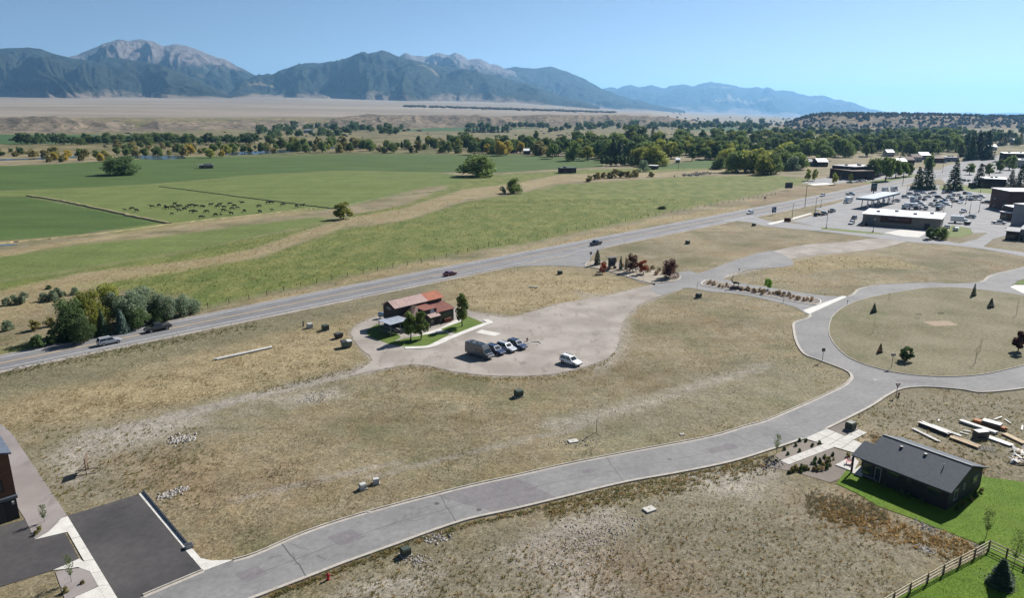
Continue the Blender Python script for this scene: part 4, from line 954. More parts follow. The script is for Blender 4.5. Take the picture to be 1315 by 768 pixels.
belt(600, 655, 169.5, 170.5, 12, 7, 9, CN, 1.1, 'dark windbreak conifer on the far flat', 'windbreak conifers on the far flat', name='conifer_tree')
farbelt(745, 985, 160, 168, 60, 6, 9, DK + RD, 1.3, 'small distant tree along the far fields', 'distant trees along the far fields')
belt(578, 700, 186, 200, 34, 12, 18, RD + DK + ['yg0', 'tall0', 'olive1'], 1.0, 'leafy tree round the farm houses', 'trees round the farm houses')
for (x, y, h) in ((643, 200, 18), (650, 199, 17), (626, 198, 13), (668, 197, 14), (607, 184, 8), (826, 185, 10)): tree(k_('gold', 2), x, y, h, 'golden autumn cottonwood among the green trees', 'tree', 1.05, 'golden cottonwoods among the trees')
belt(700, 760, 192, 204, 18, 14, 20, RD + DK, 1.0, 'tall green tree behind the farm house', 'trees behind the farm house')
belt(735, 880, 184, 209, 42, 16, 24, RD + DK + WD + ['yg0', 'yg1', 'tall0', 'cone1'], 1.05, 'big cottonwood in the grove behind the meadow', 'grove behind the meadow')
belt(773, 834, 212.5, 214, 17, 9, 13, ['talldk0', 'talldk1'], 1.0, 'small dark conifer in the planted row', 'planted conifer row', 'conifer', 'conifer_tree')
belt(785, 800, 205, 208, 3, 24, 30, CN, 1.0, 'tall dark spruce in the grove behind the meadow', 'tall spruces in the grove', 'spruce', 'spruce_tree')
for (x, y, h) in ((838, 213, 26), (846, 213, 20), (823, 211, 22)): tree(k_('ygw', 2), x, y, h, 'yellow-green willow beside the small shed', 'willow', 1.35, 'yellow-green willows beside the shed', 'willow_tree')
for i, (x, y, h) in enumerate(((923, 217, 16), (934, 215, 24), (945, 221, 27), (957, 221, 27), (968, 221, 25), (980, 224, 24), (990, 223, 25), (976, 216, 26))):
    tree(k_('ygw', 2) if i % 2 else k_('wide'), x, y, h, 'broad willow in the clump at the meadow end', 'willow', 1.2, 'willow clump at the meadow end', 'willow_tree')
belt(995, 1028, 212, 219, 7, 16, 22, WD + ['sshrub0'], 1.1, 'dark bushy tree beside the willow clump', 'bushy trees beside the willow clump')
belt(880, 1080, 184, 196, 34, 12, 19, RD + DK + WD + ['yg0', 'yg1', 'tall1'], 1.15, 'cottonwood in the wide river woods', 'river woods')
belt(880, 1075, 196, 207, 34, 15, 22, RD + DK + WD + ['yg0', 'yg1', 'ygw0', 'tall0'], 1.1, 'cottonwood in the front rank of the river woods', 'river woods front rank')
belt(1070, 1235, 178, 190, 30, 10, 15, RD + DK, 1.2, 'cottonwood behind the town roofs', 'cottonwoods behind the town')
belt(1055, 1235, 190, 204, 34, 15, 21, DK + WD + RD + ['tall0'], 1.1, 'dark cottonwood beside the town buildings', 'cottonwoods beside the town buildings')
belt(1238, 1272, 200, 206, 7, 24, 32, CN, 1.0, 'tall dark conifer in the dense town stand', 'dense town conifer stand', 'conifer', 'conifer_tree')
belt(1230, 1320, 180, 190, 14, 10, 15, DK + CN, 1.1, 'dark tree behind the green-edged roof', 'trees behind the green-edged roof')
farbelt(880, 1315, 172, 180, 60, 7, 11, DK + RD, 1.25, 'small far tree at the foot of the mesa', 'trees at the foot of the mesa')
for (x, y, h) in ((1178, 242, 28), (1189, 243, 40), (1224, 244, 38), (1256, 240, 30), (1297, 243, 25), (1309, 243, 32)): tree(k_('cone'), x, y, h, 'tall dark spruce between the parking lot and the street', 'spruce', 1.05, 'tall spruces by the parking lot', 'spruce_tree')
for (x, y, h) in ((1270, 226, 16), (1284, 221, 16), (1296, 218, 18), (1245, 224, 14)): tree(k_('round'), x, y, h, 'street tree among the town lots', 'tree', 1.0, 'street trees among the town lots')
for (x, y, h) in ((1118, 229, 24), (1137, 232, 30), (1126, 226, 22), (1150, 228, 22), (1160, 227, 19), (1167, 226, 16), (1193, 220, 20)): tree(k_('round'), x, y, h, 'green street tree before the brown timber building', 'tree', .8, 'street trees before the timber building')
for (x, y, h) in ((1072, 237, 15), (1092, 233, 10), (1037, 232, 15), (1046, 232, 15)): tree(k_('yg', 2), x, y, h, 'slim yellowing tree in the gravel yard', 'tree', .6, 'yellowing trees in the gravel yard')
for (x, y, h, k) in ((1194, 307, 15, 'darkshrub0'), (1203, 305, 13, 'darkshrub0'), (1209, 307, 16, 'wide1')): tree(k, x, y, h, 'dark rounded bush at the corner of the store', 'bush', 1.0, 'bushes at the store corner', 'bush')
FV = np.concatenate(FAR); tag(mesh_np('far_groves', FV, np.arange(len(FV)).reshape(-1, 4), LM['dark']), 'small dark groves and windbreaks scattered over the far flats', 'woods', None, 'stuff')
# kiosk trees
tree('column0', 767, 340, 20, 'pointed dark evergreen beside the notice kiosk', 'evergreen', 1.15, name='evergreen_tree')
tree('column0', 797, 346, 18, 'slim pointed evergreen between kiosk and purple tree', 'evergreen', .75, name='evergreen_tree'); tree('column0', 803.5, 346, 17, 'thin evergreen pressed against the purple tree', 'evergreen', .6, name='evergreen_tree')
tree('purple0', 812, 349, 23, 'bushy dark purple tree behind the orange maple', 'tree', .85); tree('purple0', 859, 357, 24, 'round dark purple shrub tree at the corner of the kiosk bed', 'tree', 1.15)
tree('orange0', 826, 352, 18, 'small orange maple in the kiosk bed', 'tree', .9); tree('orange0', 774, 351, 14, 'little rust-orange maple across the street from the evergreen', 'tree', .85)
for (x, y) in ((838, 346), (846, 349), (852, 352), (843, 353), (783, 345), (776, 341), (833, 349), (800, 343)): tree(k_('plume', 2), x, y, 6, 'tan ornamental grass clump in the kiosk bed', 'grass', 1.3, 'ornamental grasses in the kiosk bed', 'ornamental_grass')
# roundabout and entrance trees
tree('spruce0', 1122, 401.5, 13, 'small spruce at the upper end of the oval island', 'spruce', 1.1, name='spruce_tree'); tree('rusty0', 1130, 453, 13, 'rusty browning young spruce on the oval island', 'spruce', 1.1, name='spruce_tree')
tree('dark2', 1164, 464, 19, 'bushy dark green spruce on the oval island', 'spruce', 1.1, name='spruce_tree'); tree('spruce0', 1250, 380, 17, 'leaning young pine at the far rim of the oval island', 'pine', .7, name='pine_tree')
tree('bluespruce0', 1272, 395, 13, 'small blue spruce on the oval island', 'spruce', 1.2, name='spruce_tree'); tree('purpletree0', 1307, 452, 28, 'young purple-leaved tree on the oval island', 'tree', 1.2)
for (x, y, h) in ((1121, 428, 17), (1141, 388, 14), (1252, 467, 26), (1258, 452, 20), (1305, 405, 22)): tree(k_('bare', 2), x, y, h, 'spindly nearly bare sapling on the oval island', 'sapling', 1.0, 'bare saplings on the oval island', 'sapling')
tree('bright0', 986, 372, 15, 'bright lime-green young tree beside the entrance lane', 'tree', .8)
for (x, y, h) in ((942, 357, 10), (967, 362, 14), (895, 373, 14)): tree('bare1', x, y, h, 'bare staked sapling along the entrance lanes', 'sapling', 1.0, 'bare saplings along the entrance', 'sapling')
i = 0
for f in np.linspace(0.03, .97, 34):
    x = 905 + (1048 - 905) * f; y = 364.5 + (388 - 364.5) * f
    if 935 < x < 952: continue
    tree(k_('plume', 2), x + rnd.uniform(-2, 2), y + rnd.uniform(-2.2, 1.8), rnd.uniform(4, 6.5), 'straw-coloured ornamental grass in the planted median', 'grass', 1.1, 'ornamental grasses in the median', 'ornamental_grass')
# cafe trees
tree('cafe0', 527.5, 437, 40, 'leafy green tree on the lawn before the cafe shelter', 'tree', 1.0); tree('cafe1', 541, 435, 38, 'green leafy tree on the lawn by the cafe door', 'tree', .95)
tree('cafe1', 593.5, 419.5, 46, 'slender pale-green tree at the far corner of the cafe', 'tree', .8)
# near saplings
tree('sapling0', 57, 671, 26, 'leafy sapling in the gravel side bed', 'sapling', 1.0, name='sapling'); tree('sapling1', 92, 748, 40, 'thin sapling with bright leaves in the rounded gravel bed', 'sapling', .7, name='sapling')
tree('sapling0', 997, 582, 27, 'young green tree at the corner of the planting bed', 'sapling', .9, name='sapling')
tree('sapling1', 1266, 690, 40, 'pale wispy sapling outside the fence corner', 'sapling', .9, name='sapling'); tree('sapling1', 1302, 728, 52, 'wispy brown sapling inside the fence', 'sapling', .8, name='sapling')
tree('spruce0', 1284, 752, 40, 'dark spruce in a stone ring on the fenced lawn', 'spruce', 1.45, name='spruce_tree')
# shrubs of the planting bed, each its own plant
for k in range(70):
    f, g = rnd.random(), rnd.random()
    x = 1012 + 78 * f; y = 599 - 20 * f + g * (10 + 14 * f)
    if y < 600 - (x - 1012) * .36 + 3 or y > 618 or (x > 1070 and y > 592 and y < 611): continue
    tree(rnd.choice(['grassclump0', 'darkshrub0', 'plume0']), x, y, rnd.uniform(3.5, 7), 'small shrub in the gravel planting bed of the black house', 'shrub', 1.0, 'shrubs in the planting bed', 'shrub')
for (x, y) in ((1007, 578), (1022, 573), (1027, 567), (1035, 567), (1043, 573), (1027, 580), (1012, 584), (1052, 570)): tree('darkshrub0', x, y, 5, 'little dark shrub between the walk and the kerb', 'shrub', 1.1, 'shrubs between walk and kerb', 'shrub')
for (x, y, h) in ((51, 682, 8), (47, 687, 7), (84, 761, 9), (106, 750, 6)): tree('grassclump0', x, y, h, 'small tufted shrub in the townhouse gravel', 'shrub', 1.1, 'tufted shrubs in the townhouse gravel', 'shrub')

# ---------------------------------------------------------------- grass, weeds and stones on the open ground
def in_poly(X, Y, P):
    if X.size == 0: return np.zeros(X.shape, bool)
    bb = (X > P[:, 0].min()) & (X < P[:, 0].max()) & (Y > P[:, 1].min()) & (Y < P[:, 1].max())
    r = np.zeros(X.shape, bool); x, y = X[bb], Y[bb]; ins = np.zeros(x.shape, bool); n = len(P)
    for i in range(n):
        ax, ay = P[i]; bx, by = P[(i + 1) % n]
        ins ^= ((ay > y) != (by > y)) & (x < (bx - ax) * (y - ay) / (by - ay + 1e-12) + ax)
    r[bb] = ins; return r
HOUSE_FP = np.array([tuple(G(*q)[:2]) for q in ((1097, 603), (1221, 655), (1268, 622), (1140, 575))])
TOWNH_FP = np.array([(-59.5, 77.6), (-68, 69), (-80, 80), (-71, 90)])
def free(X, Y, isl=True):
    ok = np.ones(X.shape, bool)
    for P in PAVED + [HOUSE_FP, TOWNH_FP]: ok &= ~in_poly(X, Y, P)
    return ok
def tufts(name, label, X, Y, Z, hgt, col, rg, blades=6, spread=.55, cat='grass'):
    n = len(X); m = blades
    base = np.stack([X, Y, Z], 1)
    an = rg.random((n, m)) * 6.283; hh = hgt[:, None] * (.55 + .6 * rg.random((n, m)))
    off = np.stack([np.cos(an), np.sin(an)], -1); sp = hgt[:, None, None] * spread
    b0 = base[:, None, :2] + off * sp * .35 * rg.random((n, m, 1)); tip = base[:, None, :2] + off * sp * (.4 + .9 * rg.random((n, m, 1)))
    w = hgt[:, None, None] * .17; side = np.stack([-off[..., 1], off[..., 0]], -1) * w
    z0 = np.broadcast_to(base[:, None, 2:3] - .03, (n, m, 1)); z1 = base[:, None, 2:3] + hh[..., None]
    V = np.stack([np.concatenate([b0 - side, z0], -1), np.concatenate([b0 + side, z0], -1), np.concatenate([tip, z1], -1)], 2).reshape(-1, 3)
    Fq = np.arange(len(V)).reshape(-1, 3)
    o = mesh_np(name, V, Fq, M_TUFT, False)
    cc = np.repeat(np.concatenate([col, np.ones((n, 1))], 1), m * 3, 0) * np.tile(np.repeat(.85 + .3 * rg.random((n * m, 1)), 3, 0), (1, 4))
    at = o.data.attributes.new('tint', 'FLOAT_COLOR', 'POINT'); at.data.foreach_set('color', cc.astype(np.float32).ravel())
    return tag(o, label, cat, None, 'stuff')
M_TUFT = bpy.data.materials.new('dry_grass_blades'); t = NT(M_TUFT); t.color(t.attr('tint').outputs['Color']); t.b.inputs['Roughness'].default_value = .9; t.b.inputs['Specular IOR Level'].default_value = .1
tb = _n(t.nt, 'ShaderNodeBsdfTranslucent'); t.L(t.attr('tint').outputs['Color'], tb.inputs['Color']); mx = _n(t.nt, 'ShaderNodeMixShader'); mx.inputs[0].default_value = .6
t.L(t.b.outputs[0], mx.inputs[1]); t.L(tb.outputs[0], mx.inputs[2]); t.L(mx.outputs[0], t.nt.nodes['Material Output'].inputs['Surface'])
N = 210000
# density falls with distance so that blades stay about a pixel or two wide
yy = 58 * np.exp(RN.random(N) * math.log(235 / 58)); xx = (RN.random(N) - .5) * 2 * (yy * .78 + 4)
ok = free(xx, yy); xx, yy = xx[ok], yy[ok]
n1 = fbm(xx / 9, yy / 9, 41, 4); n2 = vn(xx / 2.2, yy / 2.2, 42)
grav = np.clip(cover_sdf('gravelly', xx, yy) / 6 + .5 + (fbm(xx / 7, yy / 7, 43) - .5) * 2.4, 0, 1); gold = np.clip(cover_sdf('golden', xx, yy) / 6 + .5, 0, 1); rust = np.clip(cover_sdf('rust', xx, yy) / 6 + .4 + (n1 - .5) * 2, 0, 1); mead = np.clip(np.maximum(cover_sdf('meadow', xx, yy), 0) / 4, 0, 1)
bank = np.clip(cover_sdf('bank', xx, yy) / 4 + .5, 0, 1); onisl = in_poly(xx, yy, np.array([tuple(q) for q in ISL]))
keep = RN.random(len(xx)) < (.30 + .75 * n2) * (1 - grav * .45)
sel = lambda *a: [q[keep] for q in a]
xx, yy, n1, n2, grav, gold, rust, mead, bank, onisl = sel(xx, yy, n1, n2, grav, gold, rust, mead, bank, onisl)
mixc = lambda A, B, f: A * (1 - f[:, None]) + B * f[:, None]
c_ = lambda *q: np.array(srgb(*q))[None, :]
col = mixc(c_(142, 132, 100), c_(186, 172, 138), np.clip((n1 - .3) * 2.2 + (RN.random(len(xx)) - .5) * .6, 0, 1))
col = mixc(col, c_(186, 164, 124), gold * .8); col = mixc(col, c_(140, 122, 96), rust * .75); col = mixc(col, c_(110, 112, 74), bank * .6)
gr = (fbm(xx / 14, yy / 14, 47) > .58) & (RN.random(len(xx)) < .35); col = np.where(gr[:, None], c_(112, 116, 66), col)
col = mixc(col, mixc(c_(86, 102, 50), c_(150, 142, 84), RN.random(len(xx))), mead)
hg = .55 * (.10 + .20 * RN.random(len(xx)) ** 1.5 + .12 * gold + .08 * rust) * (.7 + .7 * n2) * (yy / 110) ** .35
hg = np.where(onisl, hg * .8, hg)
tufts('dry_grass', 'short dry grass covering the open lots between the roads', xx, yy, np.where(onisl, .10, -.05), hg, col, RN, 5, 1.3)
# larger weeds: along kerbs, in the gravelly soil and at the lot edges
wx, wy, wh, wc = [], [], [], []
def weeds(px0, px1, f_y, n, h0, h1, cols, jit=1.2):
    for _ in range(n):
        px = rnd.uniform(px0, px1); py = f_y(px) + rnd.gauss(0, jit); p = G(px, py)
        wx.append(p.x); wy.append(p.y); wh.append(rnd.uniform(h0, h1)); wc.append(np.array(srgb(*rnd.choice(cols))) * rnd.uniform(.8, 1.2))
WC = [(136, 132, 88), (164, 144, 102), (118, 120, 78), (178, 154, 112)]
kx = [330, 395, 449, 508, 555, 603, 660, 716, 802, 874, 939, 988]; ky = [770, 745, 724, 703, 685, 670, 657.5, 644, 623, 610, 596, 581]
weeds(345, 985, lambda x: np.interp(x, kx, ky) + 3, 900, .18, .5, WC, 2.2)
weeds(700, 985, lambda x: np.interp(x, kx, ky) + 12, 900, .2, .55, WC, 7)
weeds(820, 1150, lambda x: 690 + rnd.uniform(-40, 75), 1100, .15, .42, WC + [(176, 150, 106), (156, 130, 96)], 8)
weeds(1035, 1140, lambda x: 640 + (x - 1035) * .15 + rnd.uniform(-8, 16), 700, .2, .45, [(136, 126, 98), (146, 132, 104), (118, 116, 86)], 5)
weeds(1050, 1250, lambda x: 640 + (x - 1040) * .28 + rnd.uniform(0, 22), 700, .2, .6, [(186, 158, 108), (168, 136, 88), (130, 112, 70)], 6)
weeds(40, 260, lambda x: 545 + rnd.uniform(0, 100), 700, .15, .5, [(112, 116, 62), (150, 128, 80), (132, 126, 70)], 8)
weeds(430, 800, lambda x: 740 + rnd.uniform(-40, 40), 900, .15, .45, WC, 8)
weeds(1100, 1315, lambda x: 530 + rnd.uniform(-22, 70), 1100, .15, .5, WC + [(112, 116, 62)], 6)
weeds(1120, 1265, lambda x: 562 + (x - 1120) * .26 + rnd.uniform(-3, 7), 500, .2, .6, [(160, 134, 98), (146, 122, 90), (124, 112, 80)], 2)
ex = [493, 526, 556, 581, 626, 660, 710, 753, 780, 793, 796, 803, 820, 851]; ey = [476, 470, 472, 479, 484, 485, 482.5, 472.5, 462, 446, 428, 409, 393, 381]
weeds(495, 795, lambda x: np.interp(x, ex, ey) + 1.8, 600, .15, .4, [(176, 150, 98), (150, 128, 78), (118, 118, 66)], 2.4)
weeds(330, 480, lambda x: 505 - (x - 330) * .26, 260, .15, .35, [(104, 104, 60), (140, 126, 82)], 2.0)
weeds(0, 330, lambda x: 470 - (x * .19) + 10, 900, .2, .5, [(104, 108, 66), (140, 128, 92), (88, 94, 56)], 3.2)
a_ = [np.array(q) for q in (wx, wy, wh)]; ok = free(a_[0], a_[1]); wcol = np.array(wc)[ok]
tufts('weeds', 'coarse dry weeds along kerbs and over the stony ground', a_[0][ok], a_[1][ok], np.full(ok.sum(), -.05), a_[2][ok] * .6, wcol * 1.2, RN, 11, 1.2, 'weeds')
# meadow tussocks beyond the highway
n = 26000; mx_ = RN.uniform(-120, 180, n); my_ = RN.uniform(150, 420, n)
dm = np.maximum(cover_sdf('meadow', mx_, my_), cover_sdf('straw', mx_, my_)); ok = (dm > 1) & free(mx_, my_); mx_, my_ = mx_[ok], my_[ok]
q = np.clip(fbm(mx_ / 25, my_ / 12, 61) * 1.8 - .4 + (RN.random(len(mx_)) - .5) * .5, 0, 1); ms = np.clip(cover_sdf('straw', mx_, my_) / 3 + .3, 0, 1)
mc = mixc(mixc(c_(100, 118, 60), c_(160, 154, 96), q), c_(180, 164, 128), ms)
tufts('meadow_grass', 'tussocky green and straw meadow grass beyond the highway', mx_, my_, np.full(len(mx_), -.06), .25 + .35 * RN.random(len(mx_)), mc, RN, 4, .9)
# lawn blades
for P, m in LAWNS[:2]:
    n = 26000; lx = RN.uniform(P[:, 0].min(), min(P[:, 0].max(), 75), n); ly = RN.uniform(max(P[:, 1].min(), 55), P[:, 1].max(), n)
    ok = in_poly(lx, ly, P) & ~in_poly(lx, ly, HOUSE_FP); lx, ly = lx[ok], ly[ok]; q = np.clip(fbm(lx / 2, ly / 2, 66) * 2 - .5, 0, 1)
    tufts('lawn_blades', 'short mown blades of the %s green lawn' % ('house' if P is LAWNS[0][0] else 'fenced'), lx, ly, np.full(len(lx), 0.0), .05 + .06 * RN.random(len(lx)), mixc(c_(92, 124, 32), c_(126, 154, 52), q), RN, 4, 1.0)
# stones
def stones(name, label, X, Y, S, mat, zf=-.05):
    n = len(X); o8 = np.array([(1, 0, 0), (0, 1, 0), (-1, 0, 0), (0, -1, 0), (0, 0, .75), (0, 0, -.6)], float)
    a = RN.random(n) * 6.283; sc = S[:, None, None] * (.6 + .8 * RN.random((n, 1, 3)))
    v = o8[None] * sc * (.8 + .4 * RN.random((n, 6, 1))); ca, sa = np.cos(a)[:, None], np.sin(a)[:, None]
    vx = v[..., 0] * ca - v[..., 1] * sa; vy = v[..., 0] * sa + v[..., 1] * ca
    V = np.stack([vx + X[:, None], vy + Y[:, None], v[..., 2] + zf + S[:, None] * .25], -1).reshape(-1, 3)
    fo = np.array([(0, 1, 4), (1, 2, 4), (2, 3, 4), (3, 0, 4), (1, 0, 5), (2, 1, 5), (3, 2, 5), (0, 3, 5)])
    Fq = (fo[None] + np.arange(n)[:, None, None] * 6).reshape(-1, 3)
    return tag(mesh_np(name, V, Fq, mat, False), label, 'stones', None, 'stuff')
M_STONE = PM('field_stone', srgb(196, 190, 181), srgb(156, 148, 138), 1.4, .9)
n = 36000; sx = RN.uniform(-90, 95, n); sy = 58 + 100 * RN.random(n) ** 1.4
g = cover_sdf('gravelly', sx, sy) / 6 + (fbm(sx / 6, sy / 6, 71) - .5) * 3.5
ok = (g + RN.random(n) * .8 > .55) & free(sx, sy); sx, sy = sx[ok], sy[ok]
stones('field_stones', 'loose pale stones strewn over the bare soil', sx, sy, .03 + .08 * RN.random(len(sx)) ** 3, M_STONE)
def pile(px0, py0, px1, py1, n, s, spread, label, mat=None, hh=0.0):
    a, b = G(px0, py0), G(px1, py1); f = RN.random(n)
    X = a.x + (b.x - a.x) * f + RN.normal(size=n) * spread; Y = a.y + (b.y - a.y) * f + RN.normal(size=n) * spread
    stones('rock_pile', label, X, Y, s * (.5 + RN.random(n)), mat or M_STONE)
pile(222, 566, 246, 562, 160, .22, .7, 'pile of white boulders in the dry grass beyond the drive')
pile(207, 638, 238, 628, 170, .16, .5, 'line of pale rocks above the fresh asphalt drive')
pile(383, 515, 428, 503, 200, .10, 1.2, 'pale rubble strip below the gravel track')
pile(552, 692, 568, 690, 90, .14, .6, 'pale rubble heap by the kerb'); pile(520, 718, 545, 722, 120, .10, .6, 'pale rubble round the green utility box')
pile(722, 566, 752, 570, 120, .10, 1.0, 'white rubble ring round the concrete lid'); pile(1178, 672, 1206, 686, 100, .12, .6, 'white broken rubble by the fence corner')
pile(800, 676, 720, 712, 500, .09, 2.4, 'pale stony streak across the rough ground'); pile(1000, 592, 980, 600, 160, .12, .8, 'dark cobbles at the end of the walk', PM('dark_cobble', srgb(96, 98, 104), srgb(70, 72, 78), 2, .9))
pile(1268, 744, 1300, 742, 220, .10, .7, 'ring of pale stones under the lawn spruce'); pile(880, 226, 912, 222, 160, .8, 4, 'grey rubble heap at the meadow edge', PM('grey_rubble', srgb(150, 146, 140), srgb(110, 106, 100), .5, .9))
pile(955, 372, 938, 370, 60, .45, .6, 'brown boulders under the elk statue', PM('brown_boulder', srgb(112, 92, 84), srgb(84, 70, 64), 1, .9))

# ---------------------------------------------------------------- vehicles
M_GLASS = PM('car_glass', (.012, .016, .02), (.02, .026, .03), 2, .08, 0, spec=.8)
M_TYRE = PM('tyre_rubber', (.018, .018, .018), (.03, .03, .03), 6, .9)
M_RIM = PM('wheel_rim', (.42, .43, .45), (.3, .31, .33), 6, .35, .8)
M_HEAD = PM('headlight_glass', (.75, .76, .78), (.6, .62, .66), 8, .15)
M_TAIL = PM('taillight_red', (.35, .02, .02), (.22, .012, .012), 8, .25)
M_TRIM = PM('black_trim', (.02, .02, .022), (.03, .03, .03), 6, .6)
PAINT = {}
def paint(n):
    C = {'white': (.78, .78, .77), 'silver': (.45, .47, .49), 'black': (.014, .014, .016), 'grey': (.11, .115, .12), 'charcoal': (.045, .047, .052), 'maroon': (.13, .012, .022),
         'blue': (.018, .035, .085), 'teal': (.04, .12, .14), 'green': (.02, .06, .04), 'paleblue': (.30, .38, .45), 'tan': (.36, .31, .24)}[n]
    if n not in PAINT: PAINT[n] = PM('car_paint_' + n, C, tuple(x * .93 for x in C), .8, .28, .15 if n not in ('white',) else 0, coat=.6)
    return PAINT[n]
CARS = {}
def ring(x, z0, z1, w, tuck=.10, top=.93):
    pts = [(-w * .88, z0), (-w, z0 + tuck * 1.4), (-w * 1.0, (z0 + z1) / 2), (-w * .985, z1 - tuck), (-w * top, z1)]
    return [(x, y, z) for y, z in pts] + [(x, -y, z) for y, z in pts[::-1]]
def car_proto(kind):
    if kind in CARS: return CARS[kind]
    S = dict(suv=(4.7, .95, .30, 1.02, 1.70, -2.28, 1.02, -1.98, .22, .36), sedan=(4.7, .92, .24, .92, 1.44, -1.85, 1.05, -1.15, .15, .33), pickup=(5.8, 1.0, .42, 1.16, 1.92, -.85, 1.45, -.62, .70, .41),
             van=(6.8, 1.02, .38, 1.18, 2.75, -3.36, 2.55, -3.28, 1.55, .37), cargo=(5.6, .98, .34, 1.10, 2.2, -2.72, 2.1, -2.62, 1.25, .36))[kind]
    L, w, z0, zb, zr, xb0, xb1, xr0, xr1, wr = S; h = L / 2
    P = {}
    mb = MB(); zh = zb - (.12 if kind != 'pickup' else .03)
    st = [(-h, z0 + .14, zb - .16, w * .86), (-h + .10, z0 + .04, zb - .02, w * .95), (-h + .6, z0, zb, w), (xb1 - .1, z0, zb, w), (xb1 + .5, z0, zh + .05, w), (h - .45, z0 + .02, zh - .06, w * .97), (h - .12, z0 + .06, zh - .16, w * .90), (h, z0 + .16, zh - .28, w * .80)]
    mb.loft([ring(*q) for q in st])
    # cabin shell
    wb, wt = w * .95, w * .78 if kind not in ('van', 'cargo') else w * .88
    def cab(f, e=0): return [(xb0 + (xr0 - xb0) * f - e * 0, -(wb + (wt - wb) * f), zb - .02 + (zr - zb) * f), (xb1 + (xr1 - xb1) * f, -(wb + (wt - wb) * f), zb - .02 + (zr - zb) * f), (xb1 + (xr1 - xb1) * f, wb + (wt - wb) * f, zb - .02 + (zr - zb) * f), (xb0 + (xr0 - xb0) * f, wb + (wt - wb) * f, zb - .02 + (zr - zb) * f)]
    r0, r1 = cab(0), cab(.93)
    r2 = [(x * .985 + (xr0 + xr1) * .0075, y * .93, zr) for x, y, z in cab(1)]
    mb.loft([r0, r1, r2])
    if kind == 'pickup':
        pass
    P['body'] = mb
    def pane(a, b, c, d, u0, u1, v0, v1):
        a, b, c, d = map(Vector, (a, b, c, d)); f = lambda u, v: a.lerp(b, u).lerp(d.lerp(c, u), v)
        q = [f(u0, v0), f(u1, v0), f(u1, v1), f(u0, v1)]; n = (q[1] - q[0]).cross(q[3] - q[0]).normalized()
        ctr = Vector(((xr0 + xr1) / 2, 0, zb)); 
        if n.dot(q[0] - ctr) < 0: n = -n
        return MB().add([p + n * .012 for p in q] + [p - n * .02 for p in q], [(0, 1, 2, 3), (7, 6, 5, 4), (0, 4, 5, 1), (1, 5, 6, 2), (2, 6, 7, 3), (3, 7, 4, 0)])
    lo = .08; hi = .92
    P['windshield'] = pane(r0[1], r0[2], r1[2], r1[1], .06, .94, lo, hi) if kind not in ('van',) else pane(r0[1], r0[2], r1[2], r1[1], .06, .94, .05, .55)
    P['rear_window'] = pane(r0[3], r0[0], r1[0], r1[3], .08, .92, lo + .08, hi) if kind not in ('van', 'cargo') else pane(r0[3], r0[0], r1[0], r1[3], .1, .9, .35, .7)
    sw = []
    for sgn in (0, 1):
        a, b, c, d = (r0[0], r0[1], r1[1], r1[0]) if sgn == 0 else (r0[3], r0[2], r1[2], r1[3])
        if kind in ('van', 'cargo'): sw += [pane(a, b, c, d, .76, .92, .06, .48), pane(a, b, c, d, .52, .68, .16, .48)]
        else:
            k = .52; sw += [pane(a, b, c, d, .05, k - .02, lo, hi), pane(a, b, c, d, k + .02, .95, lo, hi)]
    P['side_window'] = sw
    wl = []
    ax = (-h + L * .20, h - L * .19)
    for x in ax:
        for s in (-1, 1):
            wl.append((MB().tube((x, s * (w - .22), wr), (x, s * (w + .02), wr), wr, wr, 14), MB().tube((x, s * (w - .02), wr), (x, s * (w + .035), wr), wr * .62, wr * .58, 10)))
    P['wheel'] = wl
    P['headlight'] = [MB().box((h - .10, s * w * .66, zh - .30), (.18, w * .34, .16)) for s in (-1, 1)]
    P['taillight'] = [MB().box((-h + .05, s * w * .80, zb - .22), (.12, w * .18, .30)) for s in (-1, 1)]
    P['bumper'] = [MB().box((h - .06, 0, z0 + .16), (.16, w * 1.55, .16)), MB().box((-h + .06, 0, z0 + .18), (.16, w * 1.6, .16))]
    extra = []
    if kind == 'suv': extra = [('roof_rail', MB().beam((xr0 + .15, s * wt * .82, zr + .05), (xr1 - .1, s * wt * .82, zr + .05), .05, .06), M_TRIM) for s in (-1, 1)]
    if kind == 'pickup': extra = [('bed_liner', MB().box(((-h + xb0) / 2 + .02, 0, zb + .004), (xb0 + h - .34, w * 1.62, .05)), M_TRIM)]
    if kind == 'van': extra = [('roof_vent', MB().box((x, 0, zr + .06), (.5, .5, .14)), M_TRIM) for x in (-.6, -2.2)] + [('solar_panel', MB().box((.6, 0, zr + .04), (1.2, 1.2, .05)), M_GLASS), ('roof_rack', MB().box((-1.2, .68, zr + .10), (3.4, .05, .06)), M_TRIM), ('roof_rack', MB().box((-1.2, -.68, zr + .10), (3.4, .05, .06)), M_TRIM)]
    # mesh data
    D = dict(body=P['body'].mesh('car_body', M_TRIM)); bm = bmesh.new(); bm.from_mesh(D['body']); bmesh.ops.recalc_face_normals(bm, faces=bm.faces); bm.to_mesh(D['body']); bm.free()
    for p in D['body'].polygons: p.use_smooth = False
    lst = [('body', D['body'], 'P', None), ('windshield', P['windshield'].mesh('windshield', M_GLASS), None, None), ('rear_window', P['rear_window'].mesh('rear_window', M_GLASS), None, None)]
    lst += [('side_window', m.mesh('side_window', M_GLASS), None, None) for m in sw]
    lst += [('wheel', a.mesh('tyre', M_TYRE), None, b.mesh('rim', M_RIM)) for a, b in wl]
    lst += [('headlight', m.mesh('headlight', M_HEAD), None, None) for m in P['headlight']] + [('taillight', m.mesh('taillight', M_TAIL), None, None) for m in P['taillight']] + [('bumper', m.mesh('bumper', M_TRIM), None, None) for m in P['bumper']]
    lst += [(n, m.mesh(n, mt), None, None) for n, m, mt in extra]
    CARS[kind] = lst; return lst
